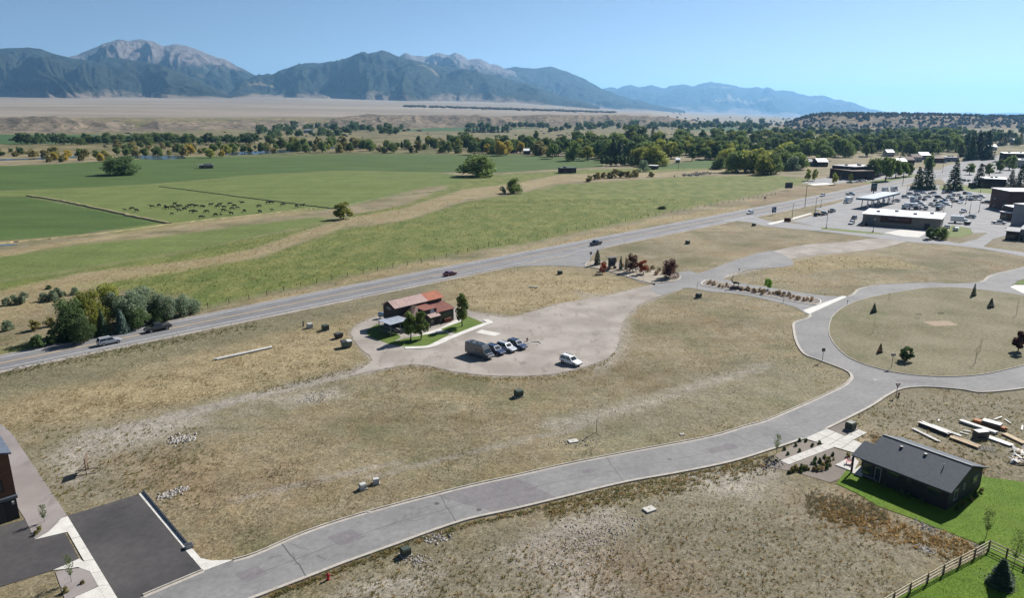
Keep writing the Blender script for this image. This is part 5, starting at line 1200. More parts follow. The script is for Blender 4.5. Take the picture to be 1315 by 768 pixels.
def car(kind, colr, p, heading, label, group=None, cat=None, name=None):
    nm = {'suv': 'parked_car', 'sedan': 'parked_car', 'pickup': 'pickup_truck', 'van': 'camper_van', 'cargo': 'van'}[kind]
    e = thing(name or nm, label, cat or {'suv': 'car', 'sedan': 'car', 'pickup': 'pickup', 'van': 'van', 'cargo': 'van'}[kind], (p[0], p[1], .0), heading, group)
    for n, me, pt, sub in car_proto(kind):
        o = bpy.data.objects.new(n, me); COL.objects.link(o); o.parent = e
        if pt: o.material_slots[0].link = 'OBJECT'; o.material_slots[0].material = paint(colr)
        if sub: s = bpy.data.objects.new('rim', sub); COL.objects.link(s); s.parent = o
    return e
def head(pa, pb): d = G(*pb) - G(*pa); return math.atan2(d.y, d.x)
def hwy_dir(p):
    i = min(range(1, len(HC) - 1), key=lambda k: (HC[k] - Vector(p[:2])).length); d = HC[i + 1] - HC[i - 1]; return math.atan2(d.y, d.x)
for k, c, px, py, rev, lab in (('pickup', 'charcoal', 203, 424.5, 1, 'charcoal pickup driving along the highway past the silver willows'), ('suv', 'silver', 141, 441.5, 0, 'silver SUV on the highway near the dark poplars'),
        ('sedan', 'maroon', 578, 353.5, 0, 'dark red car on the highway beyond the cafe'), ('pickup', 'black', 765, 314.5, 1, 'black pickup on the highway at the entrance junction'), ('suv', 'white', 963, 274.5, 1, 'white SUV on the highway near the blue road sign'), ('suv', 'white', 1056, 252, 1, 'white car on the highway before the timber building')):
    p = G(px, py); car(k, c, p, hwy_dir(p) + (math.pi if rev else 0), lab, name='pickup_truck' if k == 'pickup' else 'car')
hd = head((600, 456), (632, 461))
hd = math.atan2(G(633, 462).y - G(600, 452).y, G(633, 462).x - G(600, 452).x)
car('van', 'grey', G(616, 457.5), hd, 'tall grey camper van with roof gear in the gravel lot')
car('suv', 'blue', G(636, 453.5), hd, 'dark blue SUV parked beside the camper van'); car('suv', 'silver', G(650.5, 450), hd, 'silver-fronted SUV between two dark SUVs in the gravel lot'); car('suv', 'blue', G(664, 446.5), hd, 'dark navy SUV at the end of the row by the log stub')
car('suv', 'white', G(733, 467.5), math.atan2(130.96 - 134.1, 13.1 - 9.95), 'white wagon with roof rails parked alone in the gravel lot')
LOTDIR = math.atan2(30, 30)
lot = [(35, 252, 'suv', 'silver'), (105, 225, 'sedan', 'white'), (205, 230, 'suv', 'grey'), (10, 335, 'suv', 'white'), (115, 305, 'sedan', 'black'), (190, 362, 'sedan', 'green'), (125, 418, 'suv', 'black'), (20, 412, 'suv', 'charcoal'), (290, 280, 'suv', 'black'),
    (345, 222, 'suv', 'black'), (400, 222, 'suv', 'charcoal'), (405, 278, 'suv', 'grey'), (245, 318, 'sedan', 'black'), (310, 342, 'pickup', 'paleblue'), (360, 318, 'suv', 'charcoal'), (380, 362, 'sedan', 'silver'), (290, 425, 'cargo', 'black'), (475, 252, 'suv', 'white'),
    (520, 252, 'sedan', 'grey'), (600, 228, 'suv', 'grey'), (640, 260, 'suv', 'white'), (555, 288, 'suv', 'green'), (575, 305, 'sedan', 'silver'), (490, 330, 'sedan', 'grey'), (545, 342, 'sedan', 'white'), (680, 305, 'suv', 'silver'), (705, 270, 'sedan', 'grey'),
    (750, 272, 'suv', 'white'), (795, 272, 'suv', 'silver'), (850, 342, 'suv', 'black'), (580, 452, 'pickup', 'white'), (665, 518, 'suv', 'silver'), (1010, 590, 'pickup', 'silver'), (385, 640, 'sedan', 'silver')]
lot += [(60, 290, 'suv', 'white'), (150, 270, 'sedan', 'silver'), (235, 250, 'sedan', 'white'), (330, 385, 'sedan', 'white'), (440, 250, 'suv', 'silver'), (450, 300, 'suv', 'white'), (620, 300, 'sedan', 'white'), (720, 300, 'sedan', 'black'), (780, 300, 'sedan', 'white'), (60, 365, 'pickup', 'white'), (250, 385, 'suv', 'silver'), (640, 232, 'sedan', 'white')]
lot2 = [(80, 492, 'suv', 'black'), (160, 484, 'pickup', 'black'), (265, 450, 'pickup', 'black'), (500, 592, 'suv', 'white'), (530, 535, 'suv', 'black'), (650, 612, 'sedan', 'charcoal'), (668, 582, 'suv', 'white'), (1035, 322, 'suv', 'white'), (1155, 276, 'suv', 'silver'),
    (1220, 240, 'suv', 'silver'), (480, 96, 'sedan', 'teal'), (560, 88, 'suv', 'white'), (650, 74, 'sedan', 'white'), (375, 62, 'suv', 'black'), (1145, 402, 'cargo', 'paleblue'), (490, 240, 'pickup', 'paleblue'), (600, 82, 'suv', 'grey')]
far_l = [(1240, 219.5, 'sedan', 'black'), (1248, 216, 'suv', 'white'), (1262, 214, 'suv', 'maroon'), (1236, 233, 'suv', 'charcoal'), (1244, 233, 'sedan', 'tan'), (1252, 232.5, 'suv', 'white'), (1214, 209.5, 'suv', 'silver'), (1222, 208, 'suv', 'white'), (1277, 209, 'suv', 'silver'), (1250, 238, 'pickup', 'green'), (1184, 222, 'suv', 'black')]
KW = {'suv': 'SUV', 'sedan': 'sedan', 'pickup': 'pickup', 'cargo': 'van'}
CN_ = {'paleblue': 'pale blue', 'green': 'dark green', 'tan': 'tan', 'maroon': 'dark red'}
for i, (zx, zy, k, c) in enumerate([(1175 + a / 9.39, 225 + b / 9.39, k, c) for a, b, k, c in lot] + [(1040 + a / 9.39, 225 + b / 9.39, k, c) for a, b, k, c in lot2] + far_l):
    p = G(zx, zy - .3); far_q = (zx, zy, k, c) in far_l
    place = 'among the town lots beyond the spruces' if far_q else 'in the parking lot around the white-roofed store'
    rz = LOTDIR + rnd.choice([0, math.pi / 2, math.pi, -math.pi / 2]) + rnd.uniform(-.12, .12)
    car(k, c, p, rz, '%s %s parked %s' % (CN_.get(c, c), KW[k], place), 'vehicles parked ' + place)
def boxtruck(px, py, rz, label, colr='white', Lb=5.2, name='box_truck', rv=False):
    e = thing(name, label, 'truck' if not rv else 'camper', G(px, py), rz)
    m = paint(colr)
    MB().box((-1.0, 0, 2.0), (Lb, 2.3, 2.5)).build('cargo_box', m, e)
    c = MB(); c.loft([[(x, y, z) for y, z in ((-w, .5), (-w, h - .2), (-w * .85, h), (w * .85, h), (w, h - .2), (w, .5))] for x, w, h in ((Lb / 2 - .95, 1.05, 2.2), (Lb / 2 + .1, 1.05, 2.15), (Lb / 2 + .7, 1.0, 1.35), (Lb / 2 + 1.4, .95, 1.2))]); c.build('cab', m, e)
    MB().poly([(Lb / 2 + .13, -.9, 2.05), (Lb / 2 + .13, .9, 2.05), (Lb / 2 + .71, .85, 1.38), (Lb / 2 + .71, -.85, 1.38)]).build('windshield', M_GLASS, e)
    for x in (-1.6, Lb / 2 + .6):
        for s in (-1, 1): MB().tube((x, s * .85, .42), (x, s * 1.1, .42), .42, .42, 12).build('wheel', M_TYRE, e)
    if rv:
        for s in (-1, 1): MB().box((-1.2, s * 1.155, 2.2), (1.6, .03, .7)).build('side_window', M_GLASS, e); MB().box((-1.0, s * 1.155, 1.4), (Lb * .9, .02, .2)).build('stripe', paint('grey'), e)
    return e
boxtruck(1175 + 530 / 9.39, 225 + 575 / 9.39, -.5, 'white box truck backed against the end of the store')
boxtruck(1136.5, 247, .8, 'grey box truck beyond the fuel canopy', 'silver'); boxtruck(1148, 245.5, .8, 'grey motorhome parked beyond the fuel canopy', 'silver', 6.5, 'motorhome', True)
boxtruck(1089, 260.5, 3.9, 'white motorhome driving toward the fuel canopy', 'white', 6.0, 'motorhome', True); boxtruck(1172, 268.5, -.4, 'white motorhome parked behind the store', 'white', 6.2, 'motorhome', True); boxtruck(1173, 259.5, .8, 'pale van-bodied truck in the parking lot', 'paleblue', 4.5)

# ---------------------------------------------------------------- buildings
M_BLK = PM('black_siding', (.010, .010, .012), (.016, .016, .018), 1.2, .7, bump=.15, bscale=4, stretch=(.2, .2, 6), objc=True)
M_SLATE = PM('slate_shingles', srgb(80, 88, 96), srgb(64, 72, 80), 1.5, .85, bump=.5, bscale=9, fine=4, stretch=(1, 2.5, 1), objc=True)
M_WIN = PM('window_glass', (.02, .028, .035), (.035, .045, .05), .7, .06, spec=.9)
M_WFR = PM('dark_frame', (.03, .03, .032), (.045, .045, .045), 3, .5)
M_TRIMW = PM('pale_trim', srgb(190, 186, 178), srgb(170, 166, 158), 2, .7)
def local(o, dx): rz = math.atan2(dx.y, dx.x); return rz
def window(par, c, w, h, face, fr=M_WFR, t_=.06, name='window', gl=None):
    """window on a wall: face 'x+','x-','y+','y-'"""
    ax = face[0]; s = 1 if face[1] == '+' else -1
    dim = (lambda a, b, d: (a, d, b)) if ax == 'y' else (lambda a, b, d: (d, a, b))
    off = (lambda d: (c[0], c[1] + s * d, c[2])) if ax == 'y' else (lambda d: (c[0] + s * d, c[1], c[2]))
    o = MB().box(off(.015), dim(w, h, .03)).build(name, gl or M_WIN, par)
    m = MB()
    for a, b, ww, hh in ((0, h / 2, w + 2 * t_, t_), (0, -h / 2, w + 2 * t_, t_), (-w / 2, 0, t_, h), (w / 2, 0, t_, h)):
        q = off(.035); q = (q[0] + (a if ax == 'y' else 0), q[1] + (a if ax == 'x' else 0), q[2] + b); m.box(q, dim(ww, hh, .07))
    m.build('frame', fr, o); return o
# black house
E1 = Vector((46.88, 88.3)); hx_ = Vector((.596, -.803)); house = thing('house', 'single-storey black house with slate shingle roof beside the fenced lawn', 'house', (E1.x, E1.y, 0), math.atan2(hx_.y, hx_.x))
MB().prism([(1.4, .5), (12.1, .5), (12.1, 10.6), (1.4, 10.6)], -.1, 2.62).build('wall', M_BLK, house)
MB().add([(12.1, .5, 2.6), (12.1, 10.6, 2.6), (12.1, 5.55, 4.42), (1.4, .5, 2.6), (1.4, 10.6, 2.6), (1.4, 5.55, 4.42)], [(0, 1, 2), (5, 4, 3)]).build('gable', M_BLK, house, fixn=False)
def slab(par, name, a, b, c, d, th, mat):
    up = Vector((0, 0, th)); q = [Vector(p) for p in (a, b, c, d)]
    return MB().add([p for p in q] + [p + up for p in q], [(3, 2, 1, 0), (4, 5, 6, 7), (0, 1, 5, 4), (1, 2, 6, 5), (2, 3, 7, 6), (3, 0, 4, 7)]).build(name, mat, par)
rf = slab(house, 'roof', (1.1, 0, 2.62), (12.5, 0, 2.62), (12.5, 5.55, 4.6), (1.1, 5.55, 4.6), .14, M_SLATE)
slab(house, 'roof', (1.1, 5.552, 4.6), (12.5, 5.552, 4.6), (12.5, 11.1, 2.62), (1.1, 11.1, 2.62), .14, M_SLATE)
slab(house, 'porch_roof', (-.25, 0, 2.62), (1.095, 0, 2.62), (1.095, 3.3, 3.797), (-.25, 3.3, 3.797), .14, M_SLATE)
MB().box((6.8, 5.55, 4.76), (11.3, .3, .05)).build('ridge_cap', PM('ridge_cap', srgb(150, 152, 152), srgb(120, 122, 124), 2, .8), rf)
MB().tube((9.9, 3.6, 3.9), (9.9, 3.6, 4.55), .06, .06, 8).build('vent_pipe', M_TRIMW, rf)
for (x, y) in ((4.2, 4.4), (7.2, 4.6)): MB().box((x, y, 2.62 + y * .357 + .22), (.35, .35, .22)).build('roof_vent', M_WFR, rf)
for k in range(14): MB().box((1.1 + 11.4 * (k + .5) / 14, -.05, 2.6), (11.4 / 14 - .01, .10, .12)).build('gutter', M_WFR, rf)
MB().box((-.1, .35, 1.25), (.22, .22, 2.72)).build('porch_post', M_BLK, house); MB().box((.6, 3.0, 1.3), (1.4, .14, 2.6)).build('porch_wall', M_BLK, house)
MB().box((.6, 1.7, .06), (1.6, 3.0, .12)).build('porch_floor', M_CONC, house)
for (x, z, w, h) in ((1.95, 1.35, 1.3, 1.7), (3.35, 1.15, .75, 2.0), (5.3, 1.95, 1.5, .75), (7.3, 1.8, .5, .8), (10.4, 1.75, 1.6, .95)): window(house, (x, .5, z), w, h, 'y-', M_TRIMW if x > 3 and x < 4 else M_WFR)
for (y, z, w, h) in ((2.6, 1.5, .9, 1.4), (4.9, 1.9, .5, .8), (8.4, 1.8, 1.3, .9)): window(house, (12.1, y, z), w, h, 'x+', M_TRIMW)
window(house, (1.4, 6.5, 1.3), 2.6, 2.2, 'x-', M_TRIMW, name='garage_door', gl=M_BLK)
for x in (4.6, 6.9, 7.8, 9.6): tree('darkshrub0', 0, 0, 0, 'low foundation shrub along the black house wall', 'shrub', 1.0, 'foundation shrubs of the black house', 'shrub', h=.8, base=Vector((E1.x + hx_.x * x + .8 * -.3, E1.y + hx_.y * x - .6 * .3, 0)))
for y in (1.5, 3.5, 5.5, 7.2, 9): q = E1 + hx_ * 12.9 + Vector((.8, .6)) * y; tree(rnd.choice(['grassclump0', 'darkshrub0']), 0, 0, 0, 'clipped shrub along the gable end of the black house', 'shrub', 1.0, 'gable-end shrubs of the black house', 'shrub', h=.7, base=Vector((q.x, q.y, 0)))
bt = thing('ornamental_table', 'low grey fire table on the black house porch lawn', 'table', G(1117, 615.5), house.rotation_euler.z); MB().box((0, 0, .4), (1.9, .9, .08)).build('table_top', PM('grey_stone', (.16, .17, .18)), bt); MB().box((0, 0, .18), (1.5, .6, .36)).build('base', M_BLK, bt)
# red patio chair
rc = thing('patio_chair', 'red slatted lounge chair on the small patio', 'chair', G(1090, 597), R(-120)); M_RED = PM('red_paint', (.5, .03, .045), (.38, .02, .03), 4, .5)
for k in range(5): MB().box((.0 + .11 * k - .2, 0, .36 + .02 * k + .12), (.09, .56, .03)).build('seat_slat', M_RED, rc)
for k in range(5): MB().beam((-.25, -.24 + .12 * k, .42), (-.62, -.3 + .15 * k, 1.02 - .03 * abs(k - 2)), .09, .03).build('back_slat', M_RED, rc)
for s in (-1, 1):
    MB().box((.0, s * .38, .66), (.8, .13, .03)).build('armrest', M_RED, rc); MB().beam((.32, s * .33, .12), (.32, s * .33, .65), .09, .04).build('leg', M_RED, rc); MB().beam((.3, s * .3, .44), (-.6, s * .3, .12), .1, .04).build('leg', M_RED, rc)
# rail fence of the lawn
M_RAIL = PM('pale_wood', srgb(232, 216, 190), srgb(208, 190, 160), 2, .85, bump=.2, objc=True); M_POST = PM('post_wood', srgb(120, 96, 74), srgb(92, 72, 56), 3, .9)
fb = [(1126, 787), (1147, 774.5), (1168, 762), (1190.5, 749.5), (1211, 738), (1232, 727), (1251, 717), (1269.5, 706.5), (1292, 717), (1316, 728.5), (1340, 740)]
fence = thing('rail_fence', 'pale three-rail wooden fence round the corner lawn', 'fence', G(1269.5, 706.5)); f0 = G(1269.5, 706.5)
Pp = [G(*q) - f0 for q in fb]
for p in Pp: MB().box((p.x, p.y, .6), (.14, .14, 1.3)).build('post', M_POST, fence)
for a, b in zip(Pp[:-1], Pp[1:]):
    for z in (.35, .75, 1.15): MB().beam((a.x, a.y, z), (b.x, b.y, z + rnd.uniform(-.02, .02)), .05, .13).build('rail', M_RAIL, fence)

# rust-roofed cafe
A0 = Vector((-27.09, 156.57)); cx_ = Vector((.69, .724)).normalized(); cafe = thing('cafe', 'dark timber cafe with a rusty two-tone metal roof and front annexes', 'building', (A0.x, A0.y, 0), math.atan2(cx_.y, cx_.x))
M_DKW = PM('dark_timber', (.045, .038, .034), (.03, .027, .026), 1.5, .8, bump=.3, bscale=5, stretch=(3, 3, .3), objc=True)
M_FADE = PM('faded_metal_roof', srgb(184, 152, 142), srgb(160, 132, 126), .8, .55, .1, objc=True, fine=3); M_RUST = PM('rusty_metal_roof', srgb(190, 104, 62), srgb(158, 84, 52), .9, .7, .1, objc=True, fine=3)
M_RUSTD = PM('red_rust_roof', srgb(146, 84, 66), srgb(120, 68, 54), .9, .7, .1, objc=True, fine=3); M_BRNR = PM('brown_roof', srgb(112, 84, 70), srgb(92, 70, 58), 1.2, .8, objc=True, fine=4)
L_, Dp = 14.8, 5.0
MB().prism([(.3, .25), (L_ - .3, .25), (L_ - .3, Dp - .25), (.3, Dp - .25)], -.1, 4.85).build('wall', M_DKW, cafe)
MB().add([(.3, .25, 4.85), (.3, Dp - .25, 4.85), (.3, Dp / 2, 6.0), (L_ - .3, .25, 4.85), (L_ - .3, Dp - .25, 4.85), (L_ - .3, Dp / 2, 6.0)], [(0, 1, 2), (5, 4, 3)]).build('gable', M_DKW, cafe, fixn=False)
def metal_roof(par, x0, x1, y0, z0, y1, z1, mat, n, name='roof'):
    o = slab(par, name, (x0, y0, z0), (x1, y0, z0), (x1, y1, z1), (x0, y1, z1), .07, mat)
    m = MB()
    for k in range(n + 1):
        x = x0 + .03 + (x1 - x0 - .06) * k / n; m.beam((x, y0, z0 + .095), (x, y1, z1 + .095), .05, .05)
    m.build('seam', mat, o); return o
xs_ = L_ * .67
metal_roof(cafe, 0, xs_, -.15, 4.82, Dp / 2, 6.15, M_FADE, 20); metal_roof(cafe, xs_ + .01, L_ + .15, -.15, 4.82, Dp / 2, 6.15, M_RUST, 10)
metal_roof(cafe, 0, xs_, Dp + .15, 4.82, Dp / 2 + .004, 6.15, M_FADE, 20); metal_roof(cafe, xs_ + .01, L_ + .15, Dp + .15, 4.82, Dp / 2 + .004, 6.15, M_RUST, 10)
MB().prism([(9.3, -4.1), (14.5, -4.1), (14.5, .2), (9.3, .2)], -.1, 2.9).build('annex_wall', M_DKW, cafe); metal_roof(cafe, 9.1, 14.8, -4.4, 2.92, .24, 3.9, M_RUSTD, 9, 'annex_roof')
MB().prism([(5.6, -3.9), (9.298, -3.9), (9.298, .2), (5.6, .2)], -.1, 4.0).build('facade', M_DKW, cafe); slab(cafe, 'facade_roof', (5.5, -3.95, 4.0), (9.297, -3.95, 4.0), (9.297, .24, 4.3), (5.5, .24, 4.3), .06, M_RUSTD)
sg = MB(); sg.prism([(.62 * math.cos(k * .3927), .62 * math.sin(k * .3927)) for k in range(16)], 0, .08)
so = sg.build('round_sign', PM('sign_white', srgb(198, 204, 214), srgb(160, 168, 182), 3, .6), cafe); so.location = (7.9, -3.92, 3.45); so.rotation_euler = (R(90), 0, 0)
metal_roof(cafe, 6.2, 9.5, -5.3, 2.35, -3.9, 2.95, M_FADE, 6, 'awning')
for x in (6.3, 9.35): MB().box((x, -5.1, 1.15), (.14, .14, 2.4)).build('awning_post', M_DKW, cafe)
# hipped entry roof
MB().prism([(2.2, -3.6), (5.598, -3.6), (5.598, .2), (2.2, .2)], -.1, 2.6).build('entry_wall', M_DKW, cafe)
MB().add([(1.8, -4.0, 2.6), (5.6, -4.0, 2.6), (5.6, .24, 2.6), (1.8, .24, 2.6), (5.6, -.9, 4.75), (5.0, .2, 4.75)], [(0, 1, 4), (0, 4, 5, 3), (3, 2, 1, 0), (1, 2, 4), (2, 3, 5), (2, 5, 4)]).build('hip_roof', M_BRNR, cafe)
window(cafe, (12.1, -4.1, 1.35), 2.6, 1.9, 'y-'); window(cafe, (10.3, -4.1, 1.3), .6, 1.7, 'y-'); window(cafe, (7.9, -3.9, 1.05), 1.0, 2.1, 'y-', name='door'); window(cafe, (3.8, -3.6, 1.4), 1.6, 1.2, 'y-'); window(cafe, (.3, 2.4, 1.4), .9, 1.3, 'x-')
MB().box((12.2, -4.55, .55), (2.2, .5, .9)).build('bench', PM('red_brown_wood', srgb(128, 66, 44), srgb(96, 50, 36), 3, .8), cafe)
ov = MB(); ov.prism([(.95 * math.cos(k * .3927), .42 * math.sin(k * .3927)) for k in range(16)], 0, .07); oo = ov.build('oval_sign', PM('sign_pale', srgb(150, 148, 144), srgb(120, 108, 104), 3, .6), cafe); oo.location = (.28, 2.5, 4.5); oo.rotation_euler = (R(90), 0, R(-90))
slab(cafe, 'porch_roof', (-4.6, -4.4, 2.82), (1.25, -4.2, 2.82), (.9, .24, 3.0), (-4.6, .3, 3.0), .08, PM('zinc_roof', srgb(196, 202, 212), srgb(164, 172, 186), .7, .45, .3, objc=True, fine=3))
for (x, y) in ((-4.4, -4.2), (-1.7, -4.15), (1.0, -4.0), (-4.4, .1), (-1.7, .1)): MB().box((x, y, 1.4), (.15, .15, 2.86)).build('porch_post', PM('grey_post', srgb(130, 128, 124)), cafe)
for a, b in (((-4.4, -4.2), (-1.7, -4.15)), ((-1.7, -4.15), (1.0, -4.0)), ((-4.4, -4.2), (-4.4, .1))):
    for z in (.45, .95): MB().beam((*a, z), (*b, z), .05, .08).build('porch_rail', PM('grey_post', (.2, .2, .2)), cafe)
for (x, y) in ((-3.2, -2.6), (-.8, -2.4), (-2.8, -.8)):
    q = A0 + cx_ * x + Vector((-cx_.y, cx_.x)) * y; tb_ = thing('picnic_table', 'dark picnic table under the cafe shelter', 'table', (q.x, q.y, 0), house.rotation_euler.z, 'picnic tables under the cafe shelter')
    MB().box((0, 0, .74), (1.8, .75, .06)).build('table_top', PM('grey_wood', srgb(110, 106, 100)), tb_)
    for s in (-1, 1): MB().box((0, s * .7, .45), (1.8, .26, .05)).build('bench', PM('grey_wood', (.2, .2, .2)), tb_); MB().beam((s * .65, -.7, .0), (s * .65, .25, .74), .07, .07).build('leg', PM('grey_wood', (.2, .2, .2)), tb_); MB().beam((s * .65, .7, .0), (s * .65, -.25, .74), .07, .07).build('leg', PM('grey_wood', (.2, .2, .2)), tb_)
pt = thing('storage_tank', 'pale propane tank behind the end wall of the cafe', 'tank', G(492, 409)); MB().tube((-1.1, 0, 1.0), (1.1, 0, 1.0), .62, .62, 14).build('tank', paint('paleblue'), pt, True)
for s in (-1, 1): MB().box((s * .7, 0, .25), (.18, .9, .5)).build('saddle', M_GUT, pt)

# brown townhouse at the left edge
th = thing('townhouse', 'tall brown timber townhouse with garage under a grey roof', 'building', (-60.6, 77.2, 0), math.atan2(.714, -.70) )
M_BRN = PM('brown_cedar', srgb(112, 74, 48), srgb(82, 54, 38), 1.2, .75, bump=.3, bscale=3, stretch=(.3, .3, 5), objc=True); M_GRYM = PM('grey_metal', srgb(104, 110, 118), srgb(88, 94, 102), 1, .5, .3)
# local x runs back along the side wall, local y points left
MB().prism([(0, 0), (15, 0), (15, 12), (0, 12)], -.1, 3.0).build('garage_wall', M_BLK, th)
MB().prism([(-.25, -.05), (15, -.05), (15, 12), (-.25, 12)], 3.35, 8.8).build('wall', M_BRN, th)
MB().prism([(-.7, -.1), (15, -.1), (15, 12), (-.7, 12)], 3.002, 3.348).build('band', M_GRYM, th)
slab(th, 'roof', (-.8, -.3, 8.8), (-.8, 6, 10.6), (15.5, 6, 10.6), (15.5, -.3, 8.8), .2, PM('grey_roof', srgb(96, 106, 120), srgb(82, 90, 104), 1, .6)); slab(th, 'roof', (-.8, 12.3, 8.8), (-.8, 6.004, 10.6), (15.5, 6.004, 10.6), (15.5, 12.3, 8.8), .2, PM('grey_roof', (.1, .1, .1)))
MB().add([(-.2, 0, 8.8), (-.2, 12, 8.8), (-.2, 6, 10.5)], [(0, 1, 2)]).build('gable', M_BRN, th, fixn=False)
for z in (4.9, 7.4):
    for y in (2.4, 6.5, 10): window(th, (-.25, y, z), 2.6, 1.5, 'x-', PM('dark_wood_frame', srgb(70, 44, 32), srgb(54, 34, 26)), .16)
for y in (3.2, 8.8): window(th, (0, y, 1.25), 3.6, 2.4, 'x-', name='garage_door', gl=M_TRIM)
MB().box((-.15, .4, 2.3), (.2, .25, .35)).build('wall_lamp', M_TRIMW, th)

# store with white roof
M_GYRU = PM('pale_roof_unit', srgb(190, 192, 194), srgb(160, 162, 166), 1, .6, .2)
S0 = Vector((159.5, 319.5)); sx_ = Vector((184.8, 302.3)) - S0; Ls = sx_.length; store = thing('store', 'long low tan store with a bright white flat roof and brown sign wall', 'store', (S0.x, S0.y, 0), math.atan2(sx_.y, sx_.x))
M_TANW = PM('tan_wall', srgb(150, 142, 130), srgb(134, 128, 118), .4, .85); M_WROOF = PM('white_membrane', (.80, .80, .80), (.70, .70, .71), .25, .6); M_BRW = PM('brown_panel', srgb(92, 62, 50), srgb(76, 52, 44), .6, .8)
MB().prism([(0, 0), (Ls, 0), (Ls, 21), (0, 21)], -.1, 4.7).build('wall', M_TANW, store); MB().prism([(-.5, -.8), (Ls + .5, -.8), (Ls + .5, 21.4), (-.5, 21.4)], 4.702, 5.05).build('roof', M_WROOF, store)
sp = MB().box((Ls * .44, -.12, 3.1), (Ls * .40, .2, 2.7)).build('sign_panel', M_BRW, store)
for k in range(4): MB().box((Ls * .35 + k * .85, -.26, 3.5), (.62, .06, .55)).build('letter_mark', PM('sign_grey', srgb(128, 124, 126)), sp)
for k in range(5): MB().box((Ls * .49 + k * .80, -.26, 3.35), (.58, .06, .55)).build('letter_mark', PM('sign_red', srgb(140, 92, 98)), sp)
MB().prism([(.4 * math.cos(k * 1.0472), .4 * math.sin(k * 1.0472)) for k in range(6)], 0, .06).build('emblem', M_WROOF, sp).location = (Ls * .462, -.3, 3.4)
MB().box((Ls * .84, -.1, 1.2), (2.2, .2, 2.4)).build('door', M_TRIM, store); MB().box((Ls * .1, -.1, 2.0), (3.2, .15, 3.2)).build('wall_bay', PM('grey_bay', srgb(120, 122, 124)), store)
window(store, (Ls, 6, 2.0), 3, 3.6, 'x+', M_TRIMW, name='loading_door', gl=PM('steel_door', srgb(180, 184, 190))); window(store, (Ls, 12, 1.6), 2, 2.4, 'x+')
for (x, y) in ((5, 9), (12, 14), (20, 8), (26, 15)): MB().box((x, y, 5.5), (1.6, 1.3, .9)).build('roof_unit', M_GYRU, store)
# fuel canopy
cp = thing('fuel_canopy', 'long grey fuel station canopy on white columns', 'canopy', (202, 390, 0), math.atan2(30.5, 29.5)); M_BLUEG = PM('canopy_metal', srgb(112, 132, 150), srgb(92, 110, 130), .3, .5, .3)
MB().box((0, 0, 5.1), (44, 9, 1.0)).build('canopy_roof', M_BLUEG, cp); MB().box((0, 0, 5.62), (42, 7.6, .05)).build('roof_deck', PM('canopy_deck', srgb(130, 146, 160), srgb(104, 120, 138), .4, .6), cp)
for k in range(5):
    x = -18 + k * 9
    for y in (-2.4, 2.4): MB().box((x, y, 2.3), (.35, .35, 4.7)).build('column', M_TRIMW, cp)
    q = Vector((202, 390)) + Vector((math.cos(cp.rotation_euler.z), math.sin(cp.rotation_euler.z))) * (x + 2)
    fp = thing('fuel_pump', 'fuel pump on a raised island under the canopy', 'fuel pump', (q.x, q.y, 0), cp.rotation_euler.z, 'fuel pumps under the canopy')
    MB().box((0, 0, .1), (3, 1.2, .3)).build('island', M_CONC, fp); MB().box((0, 0, 1.2), (1.0, .6, 2.0)).build('cabinet', paint('white'), fp); MB().box((0, -.32, 1.6), (.7, .05, .5)).build('screen', M_GLASS, fp); MB().box((0, 0, 2.3), (1.1, .65, .25)).build('topper', paint('grey'), fp)
ps = thing('price_sign', 'tall dark pylon sign beside the fuel canopy', 'sign', G(1121, 252)); MB().box((0, 0, 2.0), (.4, .4, 4.0)).build('pole', M_TRIM, ps); MB().box((0, 0, 5.6), (3.4, .6, 5.0)).build('panel', paint('charcoal'), ps); MB().box((0, -.33, 6.4), (2.6, .05, 1.6)).build('face', paint('teal'), ps)

M_GALV_ = PM('roof_unit_grey', srgb(150, 152, 156), srgb(120, 122, 126), 1, .6, .3)
def block(name, label, pxa, pxb, depth, hgt, wall, roof, cat='building', gable=0.0, oh=.4, nwin=3, floors=1, zb=0, win=True):
    """building whose front wall runs between two surveyed ground points"""
    a, b = G(*pxa), G(*pxb); d = (b - a).to_2d(); L = d.length
    e = thing(name, label, cat, (a.x, a.y, 0), math.atan2(d.y, d.x))
    MB().prism([(0, 0), (L, 0), (L, depth), (0, depth)], -.3, hgt).build('wall', wall, e)
    if gable:
        slab(e, 'roof', (-oh, -oh, hgt), (L + oh, -oh, hgt), (L + oh, depth / 2, hgt + gable), (-oh, depth / 2, hgt + gable), .2, roof); slab(e, 'roof', (-oh, depth + oh, hgt), (L + oh, depth + oh, hgt), (L + oh, depth / 2 + .004, hgt + gable), (-oh, depth / 2 + .004, hgt + gable), .2, roof)
        MB().add([(0, 0, hgt), (0, depth, hgt), (0, depth / 2, hgt + gable), (L, 0, hgt), (L, depth, hgt), (L, depth / 2, hgt + gable)], [(0, 1, 2), (5, 4, 3)]).build('gable', wall, e, fixn=False)
    else: MB().prism([(-oh, -oh), (L + oh, -oh), (L + oh, depth + oh), (-oh, depth + oh)], hgt + .002, hgt + .35).build('roof', roof, e)
    if not gable and L > 12:
        for k in range(rnd.randint(2, 4)):
            u = MB().box((L * rnd.uniform(.15, .85), depth * rnd.uniform(.3, .8), hgt + .9), (rnd.uniform(1.2, 2.4), rnd.uniform(1.2, 2), 1.1)).build('roof_unit', M_GALV_, e)
    if win:
        for f in range(floors):
            for k in range(nwin): window(e, (L * (k + .5) / nwin, 0, 1.6 + f * 3.2), min(1.8, L / nwin * .5), 1.4, 'y-', M_WFR)
        window(e, (L * .22, 0, 1.05), 1.1, 2.1, 'y-', name='door')
    return e
